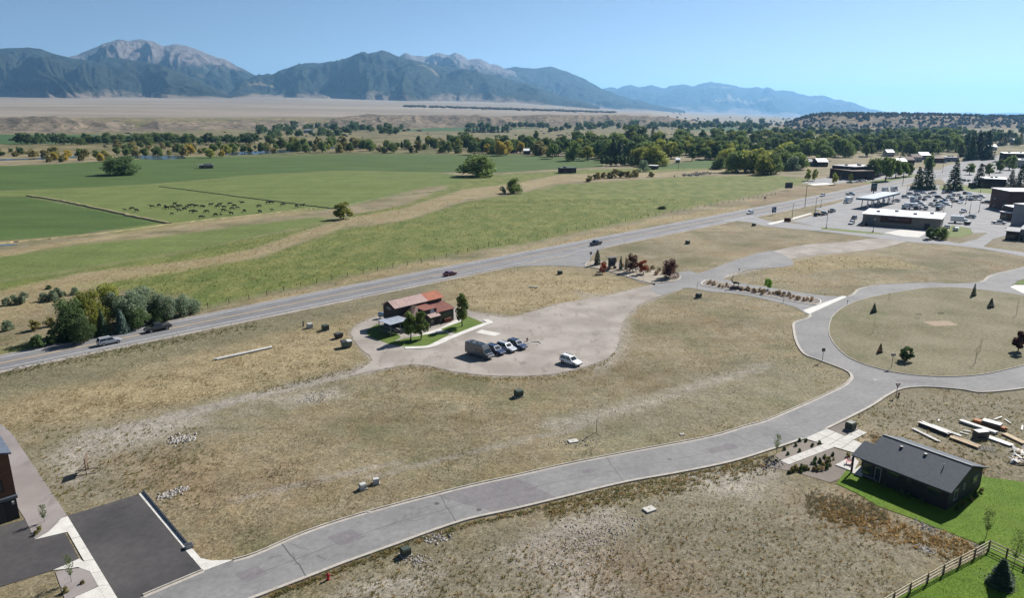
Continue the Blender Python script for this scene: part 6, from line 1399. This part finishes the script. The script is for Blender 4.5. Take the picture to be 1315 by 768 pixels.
M_BRICK = PM('brown_brick', srgb(104, 78, 72), srgb(86, 64, 60), .5, .9); M_GREYW = PM('grey_wall', srgb(150, 152, 158), srgb(136, 138, 146), .3, .8); M_DKBR = PM('dark_brown_wall', srgb(70, 54, 50), srgb(56, 44, 42), .5, .85); M_WHW = PM('white_wall', srgb(200, 198, 192), srgb(178, 176, 170), .4, .85)
M_GRF = PM('green_grey_roof', srgb(150, 168, 164), srgb(132, 150, 148), .2, .6); M_BRF = PM('weathered_brown_roof', srgb(120, 96, 84), srgb(98, 80, 72), .3, .85); M_GYR = PM('grey_shed_roof', srgb(140, 142, 146), srgb(118, 120, 126), .3, .7)
block('brick_building', 'brown brick commercial building with a pale flat roof beside the parking lot', (1270, 265.5), (1293, 271), 30, 10, M_BRICK, M_WROOF, nwin=2, floors=2)
block('warehouse', 'plain grey metal warehouse behind the sheds', (1297.5, 289), (1330, 294), 26, 9.5, M_GREYW, M_GYR, nwin=1, win=False)
block('annex_building', 'dark annex with a white canopy roof between brick building and warehouse', (1288, 280), (1299, 283), 12, 6, M_DKBR, M_WROOF, nwin=2)
block('storage_shed', 'dark storage shed with grey roof on the stony lot', (1290.5, 307.5), (1306, 309), 7, 3.4, M_DKBR, M_GYR, 'shed', 1.2, nwin=1); block('storage_shed', 'pale storage shed beside the dark shed', (1308, 308), (1325, 310), 8, 4.2, M_GREYW, M_GYR, 'shed', 1.2, nwin=1)
block('small_shed', 'small white-roofed shed beside the warehouse', (1283.5, 281), (1296, 283), 5, 3.4, M_BRICK, M_WROOF, 'shed', nwin=1)
block('long_building', 'long low dark building with a white metal roof across the street', (1256, 240.5), (1291, 242), 18, 6, M_DKBR, M_WROOF, nwin=5); block('covered_shed', 'dark open shed by the green turf', (1243, 240.5), (1252, 241), 5, 3, M_DKBR, M_GYR, 'shed', nwin=1)
block('green_roof_building', 'large building with a green-white roof behind the town lots', (1288, 208), (1330, 209), 30, 9, M_DKBR, PM('pale_green_roof', srgb(214, 226, 218), srgb(190, 206, 198), .1, .6), nwin=4)
block('town_building', 'pale flat building beside the green-roofed hall', (1294, 214.5), (1330, 216), 24, 7, M_WHW, M_GRF, nwin=4); block('timber_building', 'dark brown timber building with stepped flat roofs among street trees', (1096, 229.5), (1128, 228), 22, 9, M_DKBR, PM('pale_flat_roof', srgb(176, 174, 176), srgb(150, 148, 150), .2, .7), nwin=4, floors=2)
block('timber_wing', 'low dark brown wing joined to the timber building', (1065, 227), (1094, 231), 18, 6.5, M_DKBR, M_BRF, nwin=3, floors=2); block('town_building', 'grey-walled building behind the street trees', (1128, 226), (1150, 223), 20, 7, M_GREYW, M_GYR, nwin=3)
for i, (xa, ya, w, dep, h, gb, wl, rf_, lb) in enumerate(((1050, 214, 13, 16, 4.5, 3, M_DKBR, M_WROOF, 'dark cabin with a bright white roof at the edge of the woods'), (1034, 213, 9, 12, 4, 2.5, M_GREYW, M_GYR, 'small grey-roofed cabin beside the white-roofed cabin'), (1152, 214, 12, 14, 5, 2.5, M_WHW, M_WROOF, 'white bungalow between the street trees'),
        (1139, 201, 9, 14, 5, 3, M_WHW, M_WROOF, 'white-roofed house high among the cottonwoods'), (1160, 212, 14, 14, 5, 3, M_DKBR, M_BRF, 'brown-roofed town house behind the bungalow'), (1172, 208, 12, 14, 5, 3, M_WHW, M_BRF, 'brown-roofed white house in the town row'), (1182, 205, 12, 14, 5, 3, M_GREYW, M_WROOF, 'white-roofed grey house in the town row'),
        (1198, 209, 14, 14, 4.5, 2, M_BRICK, M_BRF, 'low brick house by the street bend'), (1215, 207.5, 16, 16, 4.5, 0, M_GREYW, M_GYR, 'flat grey shop by the street bend'), (1270, 193, 10, 14, 5, 3, M_WHW, M_WROOF, 'white cottage beyond the dense conifers'), (1302, 186, 9, 14, 7, 3, M_GREYW, M_GYR, 'grey gabled house high among dark trees'),
        (888, 196, 8, 14, 5, 3, M_WHW, M_WROOF, 'white-roofed house inside the river woods'), (886, 202, 6, 12, 4, 2.5, M_WHW, M_WROOF, 'small white cottage under the river woods'), (911, 203, 8, 12, 4, 2.5, M_GREYW, M_GYR, 'grey cottage by the willow clump'), (868, 209, 5, 8, 3, 2, M_WHW, M_WROOF, 'little white shed at the wood edge'), (1043, 180.5, 8, 20, 5, 3, M_WHW, M_WROOF, 'white barn roof showing over the far woods'),
        (626, 198, 22, 14, 4.0, 3, M_DKBR, M_BRF, 'low farm house with a wide dark brown roof'), (672, 197.5, 9, 12, 4, 2.5, M_DKBR, M_WROOF, 'white-roofed outbuilding beside the farm house'), (657, 196, 8, 12, 3.6, 2, M_WHW, M_WROOF, 'white shed behind the golden cottonwoods'), (700, 197, 10, 14, 5, 3, M_WHW, M_GRF, 'pale farm house among the tall trees'), (203, 182, 7, 20, 6, 3, M_WHW, M_WROOF, 'white farm buildings in the tree belt'), (390, 170.5, 9, 22, 7, 4, M_GREYW, M_GYR, 'grey house in the grove below the bluff'))):
    block('house', lb, (xa, ya), (xa + w, ya + .05), dep, h, wl, rf_, 'house', gb, nwin=3)
# field sheds
fs = block('field_shed', 'dark open-fronted shed standing at the edge of the hay field', (721, 222.5), (740, 222), 8, 4.2, M_DKBR, PM('dark_shed_roof', srgb(70, 78, 86), srgb(58, 64, 72), .3, .7), 'shed', nwin=2)
block('field_shed', 'small dark shed with a white roof beside the silver bush', (832, 217), (842, 217.5), 6, 3.2, M_DKBR, M_WROOF, 'shed', nwin=1); block('field_shelter', 'low grey cattle shelter alone in the green field', (256, 216.5), (274, 216), 8, 3.0, PM('grey_boards', srgb(128, 120, 108), srgb(104, 98, 90), .5, .9), M_GYR, 'shelter', nwin=2)

# notice kiosk
kk = thing('notice_kiosk', 'dark two-sided notice kiosk with a slanting roof on stone bases', 'kiosk', G(785.5, 345.5), R(35)); M_STN = PM('kiosk_stone', srgb(120, 104, 92), srgb(92, 80, 72), 2, .9, bump=.4)
for s in (-1, 1):
    MB().box((s * 1.35, 0, .45), (.7, .8, 1.0)).build('stone_base', M_STN, kk); MB().box((s * 1.35, 0, .98), (.82, .92, .08)).build('base_cap', M_CONCW, kk); MB().box((s * 1.35, 0, 2.4), (.28, .28, 2.8)).build('post', M_DKW, kk)
MB().box((0, 0, 2.2), (2.4, .22, 2.6)).build('panel', PM('kiosk_blue_black', (.02, .035, .045), (.03, .045, .055), 1, .5), kk); MB().box((-.1, -.14, 3.0), (1.9, .06, .45)).build('notice', PM('notice_blue', srgb(110, 124, 140)), kk); MB().box((.3, -.14, 2.0), (1.4, .05, 1.1)).build('notice', PM('notice_dark', (.03, .04, .05)), kk)
slab(kk, 'roof', (-2.1, -.9, 3.95), (2.1, -.9, 3.7), (2.1, .9, 3.7), (-2.1, .9, 3.95), .14, PM('kiosk_roof', (.05, .045, .045), (.07, .06, .06)))
MB().box((1.4, -.17, 2.6), (.9, .08, 1.5)).build('side_board', PM('weathered_pink_board', srgb(130, 112, 108)), kk)

# ---------------------------------------------------------------- small site things
M_UTG = PM('utility_green', srgb(62, 76, 62), srgb(50, 62, 52), 2, .6); M_UTW = PM('utility_white', srgb(206, 206, 200), srgb(180, 180, 176), 2, .6)
def utility(px, py, s, label, mat, cat='utility box', group=None, rz=.6):
    e = thing('utility_box', label, cat, G(px, py), rz, group)
    MB().box((0, 0, .04), (s * 1.25, s * 1.15, .12)).build('pad', M_GUT, e)
    c = MB(); c.loft([[(x, y, z) for x, y in ((-a, -b), (a, -b), (a, b), (-a, b))] for a, b, z in ((s * .5, s * .45, .1), (s * .5, s * .45, s * .78), (s * .46, s * .36, s * .92))]); c.build('cabinet', mat, e)
    MB().box((0, -s * .46, s * .45), (s * .8, .03, s * .55)).build('door', mat, e); MB().box((s * .2, -s * .48, s * .45), (.04, .04, s * .2)).build('handle', M_TRIM, e); return e
utility(466, 628, .85, 'white utility pedestal in the dry grass above the road', M_UTW, group='white utility pedestals above the road'); utility(483, 621, .8, 'white utility pedestal in the dry grass above the road', M_UTW, group='white utility pedestals above the road', rz=.3)
utility(521, 713, 1.0, 'dark green transformer box by the kerb with rubble round it', M_UTG); utility(666, 509, 1.3, 'green transformer box in the dry grass below the gravel lot', M_UTG); utility(897, 382, 1.3, 'green utility box beside the entrance street', M_UTG)
utility(1092, 551, 1.3, 'tall dark green utility box by the house driveway', M_UTG); utility(883, 313, 1.4, 'green utility box in the grass triangle', M_UTG); utility(968, 290, 1.3, 'dark utility box near the store access road', M_UTG); utility(719, 352, 1.2, 'dark utility box in the grass beside the entrance', M_UTG)
utility(398, 421, 1.2, 'pale utility pedestal near the dumpsters', M_UTW); utility(418, 424, 1.4, 'long dark green steel bin in the straw grass', M_UTG)
def dumpster(px, py, rz, label, m, s=1.0, lid=True):
    e = thing('dumpster', label, 'dumpster', G(px, py), rz)
    c = MB(); c.loft([[(x * a, y * b, z) for x, y in ((-1, -1), (1, -1), (1, 1), (-1, 1))] for a, b, z in ((.85 * s, .65 * s, .12), (1.05 * s, .85 * s, 1.25 * s))]); c.build('bin', m, e)
    MB().box((-.5 * s, 0, 1.31 * s), (.95 * s, 1.7 * s, .08)).build('lid', M_TRIM, e); MB().box((.58 * s, 0, 1.29 * s), (.95 * s, 1.7 * s, .06)).build('lid', M_UTW if lid else M_TRIM, e)
    for q in (-.7, .7): MB().box((q * s, 0, .06), (.15, 1.0 * s, .14)).build('skid', M_TRIM, e)
    return e
dumpster(445, 445.5, .5, 'pale green dumpster with open lids near the gravel loop', PM('dumpster_green', srgb(112, 124, 112), srgb(92, 104, 94), 1.5, .7), 1.05); dumpster(435, 434, .9, 'black dumpster standing behind the pale green one', M_TRIM, .8, False)
dumpster(1242, 288.5, .2, 'dark dumpster in front of the white box truck', M_UTG, 1.1, False)
pst = thing('marker_post', 'short dark post in the straw grass near the dumpsters', 'post', G(389.5, 419)); MB().box((0, 0, .5), (.25, .25, 1.1)).build('post', M_TRIM, pst); MB().box((0, 0, 1.1), (.32, .32, .12)).build('cap', M_TRIM, pst)
def hydrant(px, py, label, m):
    e = thing('fire_hydrant', label, 'fire hydrant', G(px, py)); MB().tube((0, 0, 0), (0, 0, .62), .13, .12, 10).build('barrel', m, e); MB().tube((0, 0, .60), (0, 0, .82), .16, .05, 10).build('bonnet', m, e); MB().tube((-.25, 0, .48), (.25, 0, .48), .07, .07, 8).build('nozzle', m, e); MB().tube((0, 0, 0), (0, 0, .08), .2, .2, 10).build('flange', m, e)
hydrant(421.5, 744.5, 'red fire hydrant beside the kerb of the local road', PM('hydrant_red', (.42, .02, .03), (.3, .015, .02), 4, .5)); hydrant(1154, 509.5, 'dark hydrant in the weeds near the yield sign', PM('hydrant_dark', (.12, .02, .02), (.08, .015, .015), 4, .5)); hydrant(677, 438, 'dark red post hydrant by the log stub', PM('hydrant_maroon', (.14, .02, .025), (.1, .015, .02), 4, .5))
def slabstone(px, py, l, w, h, rz, label, m=M_CONC, name='concrete_lid', cat='concrete lid'):
    e = thing(name, label, cat, G(px, py), rz); MB().prism([(-l / 2, -w / 2), (l / 2, -w / 2), (l / 2, w / 2), (-l / 2, w / 2)], -.06, h).build('slab', m, e); MB().box((0, 0, h + .015), (.25, .25, .03)).build('lifting_plate', M_GUT, e); return e
slabstone(736, 567, 1.5, 1.0, .12, .3, 'pale concrete lid set in the grass above the road'); slabstone(834, 655, 1.5, 1.1, .16, .5, 'grey concrete slab lying in the weeds below the road'); slabstone(1092, 557.5, .6, .4, .06, .2, 'small white slab beside the utility box'); slabstone(876, 558, .7, .5, .08, .3, 'small white block by the kerb'); slabstone(472, 658, .7, .35, .06, .3, 'thin white scrap beside the kerb')
slabstone(1180, 404, 1.2, .6, .1, .1, 'white lid on the oval island'); slabstone(1208, 403, 1.5, .7, .1, .1, 'long white lid on the oval island'); slabstone(1178, 409.5, .9, .5, .1, .1, 'small white lid on the oval island')
slabstone(1208, 416, 6.5, 4.0, .12, .1, 'patch of bare tan fill on the oval island', PM('tan_fill', srgb(166, 146, 118), srgb(144, 124, 98), 1.5, .95, bump=.6), 'soil_patch', 'soil patch')
def beams(name, label, a, b, w, h, n, mat, cat='lumber', z0=.05, group=None, gapf=1.15):
    """bundle of long boards laid side by side, each its own piece"""
    A, B = G(*a), G(*b); c = (A + B) / 2; d = B - A
    e = thing(name, label, cat, c, math.atan2(d.y, d.x), group)
    for k in range(n):
        MB().box((rnd.uniform(-.2, .2), (k - (n - 1) / 2) * w * gapf, z0 + h / 2 + rnd.uniform(-.02, .02)), (d.length * rnd.uniform(.93, 1.0), w, h), rnd.uniform(-.01, .01)).build('board', mat, e)
    return e
M_WBM = PM('white_board', srgb(226, 224, 218), srgb(198, 194, 186), 1, .7); M_TBM = PM('tan_board', srgb(206, 182, 148), srgb(180, 152, 118), 1, .8); M_OBM = PM('orange_wood', srgb(196, 130, 78), srgb(168, 104, 62), 1, .8); M_BKT = PM('black_tarp', (.02, .02, .022), (.03, .03, .032), 2, .5)
beams('pipe_stack', 'long white plastic pipes lying in the straw grass', (275, 463), (350, 446.5), .35, .25, 2, M_WBM, 'pipes'); beams('pipe_stack', 'short white beam lying in the golden grass', (680, 369), (692, 369.5), .35, .25, 1, M_WBM, 'beam')
e = beams('lumber_stack', 'tall white-topped lumber bundle with a black side', (1181, 545), (1219.5, 560), .22, .1, 4, M_WBM, z0=.40); MB().box((0, 0, .2), (e.children[0].dimensions.x * .98, .95, .39)).build('wrapped_pack', M_BKT, e)
beams('lumber_stack', 'pair of long white beams beside the black-sided bundle', (1171.5, 551), (1206, 568), .18, .14, 2, M_WBM, gapf=1.8); beams('lumber_stack', 'thin white boards laid end to end past the bundle', (1195, 546), (1234, 561), .2, .12, 2, M_WBM, gapf=2.0)
beams('lumber_stack', 'pale planks on brown skids behind the house roof', (1219.5, 562), (1258, 576), .22, .18, 4, M_TBM, z0=.12, gapf=1.3); beams('lumber_stack', 'long white steel truss pile in the yard', (1231, 541), (1279.5, 557.5), .26, .3, 3, M_WBM, gapf=1.05)
e = beams('lumber_stack', 'orange timber stack with a black tarp over the middle', (1249.5, 541), (1292, 553), .28, .42, 3, M_OBM, gapf=1.03); MB().box((.3, 0, .5), (2.6, 1.3, .6)).build('tarp', M_BKT, e)
beams('lumber_stack', 'white sheet panels stacked beside the black crate', (1268, 562), (1301, 574), .36, .18, 3, M_WBM, gapf=1.02); beams('lumber_stack', 'tan boards piled near the scrap heap', (1289, 558), (1316, 571), .28, .2, 3, M_TBM, gapf=1.1)
for (a, b) in (((1276, 540), (1286, 536)), ((1290.5, 539.5), (1299, 545)), ((1204, 542), (1206, 540)), ((1313, 547), (1312, 553)), ((1234, 556), (1246, 559)), ((1236, 553), (1246, 555))): beams('loose_board', 'single pale board lying loose in the lumber yard', a, b, .22, .08, 1, M_WBM, 'board', group='loose boards in the lumber yard')
bc = thing('black_crate', 'black tarped crate between the lumber stacks', 'crate', G(1259, 562), R(10)); MB().box((0, 0, .6), (2.0, 1.1, 1.1)).build('crate', M_BKT, bc); MB().box((0, 0, .04), (2.1, 1.2, .1)).build('pallet', M_TBM, bc)
mesh_ = thing('wire_mesh', 'grey wire mesh panel lying beside the planks', 'mesh panel', G(1266, 576), R(-25))
for k in range(6): MB().box((0, -.75 + .3 * k, .03), (2.4, .03, .03)).build('wire', M_GYR, mesh_); MB().box((-1.0 + .4 * k, 0, .055), (.03, 1.6, .03)).build('wire', M_GYR, mesh_)
for k in range(36):
    px = rnd.uniform(1300, 1318); py = rnd.uniform(577, 598); p = G(px, py); e = thing('scrap_board', 'white broken board in the scrap heap beside the lumber yard', 'scrap', (p.x, p.y, 0), rnd.uniform(0, 3.1), 'scrap heap boards')
    MB().beam((-rnd.uniform(.3, .8), 0, .05 + rnd.random() * .3), (rnd.uniform(.3, .8), 0, .1 + rnd.random() * .5), rnd.uniform(.12, .4), .05).build('board', rnd.choice([M_WBM, M_TBM, M_GYR, M_BKT]), e)
# braced sign board seen edge-on near the brown townhouse
sb = thing('site_sign', 'weathered board sign on braced posts in the stony ground', 'sign', G(113, 606), R(112)); M_WTH = PM('weathered_board', srgb(122, 102, 82), srgb(94, 78, 64), 2, .9)
MB().box((0, 0, 1.75), (2.0, .06, 1.3)).build('panel', M_WTH, sb)
for s in (-1, 1):
    MB().box((s * .8, .06, 1.15), (.1, .1, 2.5)).build('post', M_WTH, sb); MB().beam((s * .8, .1, 1.3), (s * .8, 1.4, .02), .07, .07).build('brace', M_WTH, sb); MB().beam((s * .8, -1.1, .04), (s * .8, 1.6, .04), .08, .08).build('skid', M_WTH, sb)
# poles, lamps, signs
M_GALV = PM('galvanised', srgb(150, 152, 154), srgb(124, 126, 130), 2, .5, .5); M_DKP = PM('dark_pole', (.04, .04, .042), (.06, .06, .06), 3, .6)
def lamp(px, py, h, label, group):
    e = thing('street_lamp', label, 'lamp post', G(px, py), LOTDIR, group); MB().tube((0, 0, 0), (0, 0, h), .12, .08, 8).build('pole', M_DKP, e); MB().box((.5, 0, h), (1.1, .3, .16)).build('lamp_head', M_DKP, e); MB().tube((0, 0, -.1), (0, 0, .7), .28, .28, 8).build('base', M_GUT, e)
for (x, y, hp) in ((1061, 293, 24), (1017, 281, 19), (1047, 271.5, 18), (1121, 298, 16), (1054, 266, 10), (1222, 266, 8), (1240, 262, 12), (1245, 274, 14), (1257, 272, 18), (1233, 280, 12), (1259, 247, 12), (1164, 250, 12), (1211, 277, 10)): lamp(x, y, hp * mpp(y), 'slim dark lamp post in the store parking lot', 'lamp posts in the store lot')
def pole(px, py, h, label, arm=True, name='utility_pole', group=None):
    e = thing(name, label, 'utility pole', G(px, py), LOTDIR, group); MB().tube((0, 0, -.3), (0, 0, h), .18, .12, 8).build('pole', M_POST, e)
    if arm: MB().box((0, 0, h - .6), (2.4, .12, .14)).build('crossarm', M_POST, e); [MB().tube((x, 0, h - .5), (x, 0, h - .3), .06, .05, 6).build('insulator', M_GALV, e) for x in (-1, 0, 1)]
pole(1033.5, 266.5, 28 * mpp(266), 'tall wooden utility pole beside the highway verge'); pole(1119, 246, 20 * mpp(246), 'utility pole behind the pylon sign'); pole(1159, 238, 16 * mpp(238), 'utility pole by the highway past the fuel canopy'); pole(871, 218, 15 * mpp(218), 'thin pole at the end of the planted conifers', False); pole(1210, 222, 14 * mpp(222), 'utility pole among the town spruces')
def sign(px, py, h, w, hh, m, label, posts=1, rz=0.0, shape='box', name='road_sign'):
    e = thing(name, label, 'sign', G(px, py), rz)
    for x in ([0] if posts == 1 else [-w * .3, w * .3]): MB().box((x, .05, h / 2), (.08, .08, h)).build('post', M_GALV if posts == 1 else M_POST, e)
    if shape == 'box': MB().box((0, -.02, h - hh / 2), (w, .05, hh)).build('sign_face', m, e)
    else:
        t3 = MB().add([(-w / 2, -.03, h), (w / 2, -.03, h), (0, -.03, h - w * .87), (-w / 2, .0, h), (w / 2, .0, h), (0, .0, h - w * .87)], [(0, 2, 1), (3, 4, 5), (0, 1, 4, 3), (1, 2, 5, 4), (2, 0, 3, 5)]).build('sign_face', m, e)
        MB().add([(-w * .26, -.04, h - w * .15), (w * .26, -.04, h - w * .15), (0, -.04, h - w * .60)], [(0, 2, 1)]).build('sign_centre', M_WROOF, t3, fixn=False)
    return e
M_BLUE = PM('sign_blue', srgb(36, 92, 150), srgb(30, 78, 132), 2, .5); M_SRED = PM('sign_red_face', srgb(150, 30, 40), srgb(128, 24, 34), 2, .5)
sign(1151, 509, 2.4, .95, .9, M_SRED, 'red and white yield sign at the road junction', shape='tri')
e = sign(993.5, 276, 4.0, 2.6, 2.7, M_BLUE, 'square blue road sign on two posts beside the highway', 2, R(20)); MB().box((-.3, -.06, 3.2), (.9, .03, .35)).build('sign_mark', M_WROOF, e); MB().box((.3, -.06, 2.3), (1.1, .03, .5)).build('sign_mark', M_WROOF, e)
sign(1011, 284.5, 1.7, 3.0, 1.7, PM('dark_red_panel', srgb(96, 44, 44), srgb(80, 36, 36), 1, .7), 'low dark red monument sign at the lot entrance', 2, R(-10), name='monument_sign'); sign(1012.5, 244, 5.0, 5.5, 3.8, PM('sign_back_grey', srgb(84, 90, 104), srgb(74, 80, 94), .5, .7), 'grey billboard on the far verge of the highway', 2, R(10), name='billboard')
sign(1056, 464, 2.8, .7, .75, PM('sign_brown_grey', srgb(130, 122, 112)), 'small sign seen from behind at the kerb of the loop road'); sign(1145, 472, 2.9, .9, .5, M_GALV, 'street name sign on the rim of the oval island'); sign(1006, 389, 3.0, .8, .5, M_DKP, 'dark street sign beside the entrance lane'); sign(1088, 391.5, 1.3, .3, .3, M_DKP, 'short dark marker at the upper rim of the island')
sign(758.5, 336, 3.4, .8, .9, M_GALV, 'stop sign seen from behind at the highway junction'); sign(808.5, 356, 2.6, .5, .6, M_DKP, 'thin sign post at the street edge below the orange maple'); sign(766, 543 + 12, 2.2, .1, .5, M_DKP, 'thin dark stake in the dry grass above the road')
sign(949, 349, 1.0, .4, .4, M_DKP, 'small dark marker beside the gravel road'); sign(982, 259, 2.8, 1.6, .9, PM('lilac_sign', srgb(130, 130, 150)), 'small sign on the far verge of the highway', 2, R(20))
# log stub and stones at the row end
lg = thing('log_edging', 'curved pale log edging at the end of the parked row', 'log', G(686, 441), .3)
for k in range(5): a1, a2 = k * .6 - .4, k * .6 + .2; MB().tube((1.4 * math.cos(a1), 1.1 * math.sin(a1), .05), (1.4 * math.cos(a2), 1.1 * math.sin(a2), .05), .12, .11, 7).build('log', M_WBM, lg)
wt = thing('propane_tank', 'white propane tank on the verge beside the store', 'tank', G(1227, 296.5), .4); MB().tube((-1.3, 0, 1.0), (1.3, 0, 1.0), .7, .7, 14).build('tank', paint('white'), wt, True); [MB().box((s * .8, 0, .25), (.2, 1.0, .5)).build('saddle', M_GUT, wt) for s in (-1, 1)]

# pasture fence along the highway
pf = thing('pasture_fence', 'post and wire fence between the highway verge and the meadow', 'fence', (0, 0, 0)); fpts = []
fl_ = smoothline(pxl([(240, 401), (330, 382), (430, 358), (478, 349), (560, 333), (640, 314), (760, 291), (860, 274), (960, 256), (1000, 249)]), 40)
acc = 0; last = fl_[0]; M_FP = PM('fence_post', srgb(110, 98, 84), srgb(84, 74, 64), 3, .9)
me_post = MB().box((0, 0, .6), (.16, .16, 1.5)).mesh('post', M_FP)
for q in fl_:
    acc += (q - last).length; last = q
    if acc > 5.5 or not fpts:
        acc = 0; fpts.append(q); o = bpy.data.objects.new('post', me_post); COL.objects.link(o); o.parent = pf; o.location = (q.x, q.y, 0)
for z in (.5, .85, 1.2):
    ribbon('wire', fpts, [(-.008, z), (.008, z)], M_GALV, parent=pf)

# cattle: one continuous body each, grazing or looking up
def skin_mesh(name, verts, edges, radii, mat, sub=1):
    me = bpy.data.meshes.new(name); me.from_pydata(verts, edges, []); o = bpy.data.objects.new(name, me); COL.objects.link(o)
    m = o.modifiers.new('skin', 'SKIN'); m.use_smooth_shade = True
    for i, r in enumerate(radii): me.skin_vertices[0].data[i].radius = (r if isinstance(r, tuple) else (r, r))
    me.skin_vertices[0].data[0].use_root = True
    s = o.modifiers.new('sub', 'SUBSURF'); s.levels = sub; s.render_levels = sub
    dg = bpy.context.evaluated_depsgraph_get(); dg.update(); r = bpy.data.meshes.new_from_object(o.evaluated_get(dg)); bpy.data.objects.remove(o)
    r.name = name; r.materials.clear(); r.materials.append(mat); return r
def beast(name, mat, graze, scale=1.0, neck_up=1.75):
    V = [(-.15, 0, 1.02), (-.75, 0, 1.08), (-.98, 0, 1.05), (.45, 0, 1.02), (.75, 0, 1.12)]
    Rr = [(.40, .36), (.36, .34), (.16, .18), (.38, .36), (.26, .28)]; Ee = [(0, 1), (1, 2), (0, 3), (3, 4)]
    hd_ = [(1.12, 0, .75), (1.28, 0, .42), (1.36, 0, .16)] if graze else [(1.08, 0, 1.35), (1.28, 0, neck_up - .15), (1.62, 0, neck_up - .32)]
    p = 4
    for q, r in zip(hd_, ((.20, .2), (.15, .16), (.10, .09))): V.append(q); Rr.append(r); Ee.append((p, len(V) - 1)); p = len(V) - 1
    for s in (-1, 1):
        for x0, root, kn in ((.55, 3, .02), (-.70, 1, -.08)):
            b = len(V); V += [(x0, s * .22, .72), (x0 + kn, s * .22, .38), (x0, s * .22, .02)]; Rr += [(.15, .14), (.075, .075), (.065, .065)]; Ee += [(root, b), (b, b + 1), (b + 1, b + 2)]
    b = len(V); V += [(-1.12, 0, .85), (-1.14, 0, .4)]; Rr += [(.05, .05), (.04, .04)]; Ee += [(2, b), (b, b + 1)]
    return skin_mesh(name, V, Ee, Rr, mat)
M_COW = PM('black_hide', (.016, .014, .013), (.03, .024, .02), 2, .75)
cowA, cowB = beast('cow_grazing', M_COW, True), beast('cow_standing', M_COW, False, 1.0, 1.7)
herd = [(640, 318), (677, 313), (700, 322), (778, 303), (815, 296), (848, 303), (856, 310), (880, 338), (885, 307), (895, 289), (910, 300), (920, 300), (915, 322), (945, 315), (955, 302), (970, 298), (985, 296), (1005, 300), (980, 328), (1000, 330), (1036, 302), (1042, 301), (1032, 357), (1058, 328), (1080, 293), (1105, 345), (1113, 302), (1125, 292), (1130, 342), (1145, 322), (1147, 306), (1178, 288), (1188, 313), (1183, 338), (1200, 298), (1217, 306), (1240, 283), (1252, 325)] + [(1315 + a, b) for a, b in ((12, 300), (57, 282), (75, 282), (15, 328), (77, 318), (135, 292), (203, 301), (232, 297))]
for i, (zx, zy) in enumerate(herd):
    p = G(zx / 3.985, 190 + zy / 3.985 + .8); g = i % 3 != 0
    o = bpy.data.objects.new('cow', cowA if g else cowB); COL.objects.link(o); o.location = (p.x, p.y, -.05); o.rotation_euler = (0, 0, rnd.choice([0, math.pi]) + rnd.uniform(-.7, .7)); o.scale = (1.15,) * 3 if i % 7 else (.8,) * 3
    tag(o, 'black cow grazing in the green pasture' if g else 'black cow standing with raised head in the green pasture', 'cow', 'grazing black cattle' if g else 'standing black cattle')
# elk statue on the median boulders
M_BRZ = PM('dark_bronze', (.035, .03, .028), (.055, .045, .04), 3, .5, .4)
elk = thing('elk_statue', 'dark bronze elk statue on boulders in the planted median', 'statue', (G(944.5, 371).x, G(944.5, 371).y, 0), math.pi - .3); elk.scale = (.95,) * 3
eb = bpy.data.objects.new('body', beast('elk_body', M_BRZ, False, 1, 2.1)); COL.objects.link(eb); eb.parent = elk; eb.location = (0, 0, .9)
for s in (-1, 1):
    a = MB(); a.tube((1.25, s * .08, 2.85), (1.0, s * .45, 3.5), .05, .035, 6); a.tube((1.0, s * .45, 3.5), (.7, s * .55, 3.95), .035, .015, 6)
    for k in (.3, .6, .9): a.tube((1.25 - .25 * k, s * (.08 + .37 * k), 2.85 + .65 * k), (1.5 - .25 * k, s * (.1 + .4 * k), 3.15 + .65 * k), .03, .012, 5)
    a.build('antler', M_BRZ, elk)
bl = MB(); bl.loft([[(r * math.cos(k * .785) * (1.1 + .2 * math.sin(k * 2.1)), r * .7 * math.sin(k * .785), z) for k in range(8)] for r, z in ((1.7, -.1), (1.5, .5), (.95, .93))]); bl.build('boulder', PM('brown_boulder', (.15, .12, .1)), elk)
# fallen branches and debris
db = thing('branch_debris', 'tangle of pale broken branches on the bare ground near the fence', 'branches', G(1190, 706))
for k in range(14): a = rnd.uniform(0, 3.14); L1 = rnd.uniform(.5, 1.3); c0 = Vector((rnd.uniform(-.8, .8), rnd.uniform(-.8, .8), .06)); dv = Vector((math.cos(a) * L1, math.sin(a) * L1, rnd.uniform(-.04, .2))); MB().tube(c0 - dv * .5, c0 + dv * .5, .035, .02, 5).build('branch', M_WBM, db)
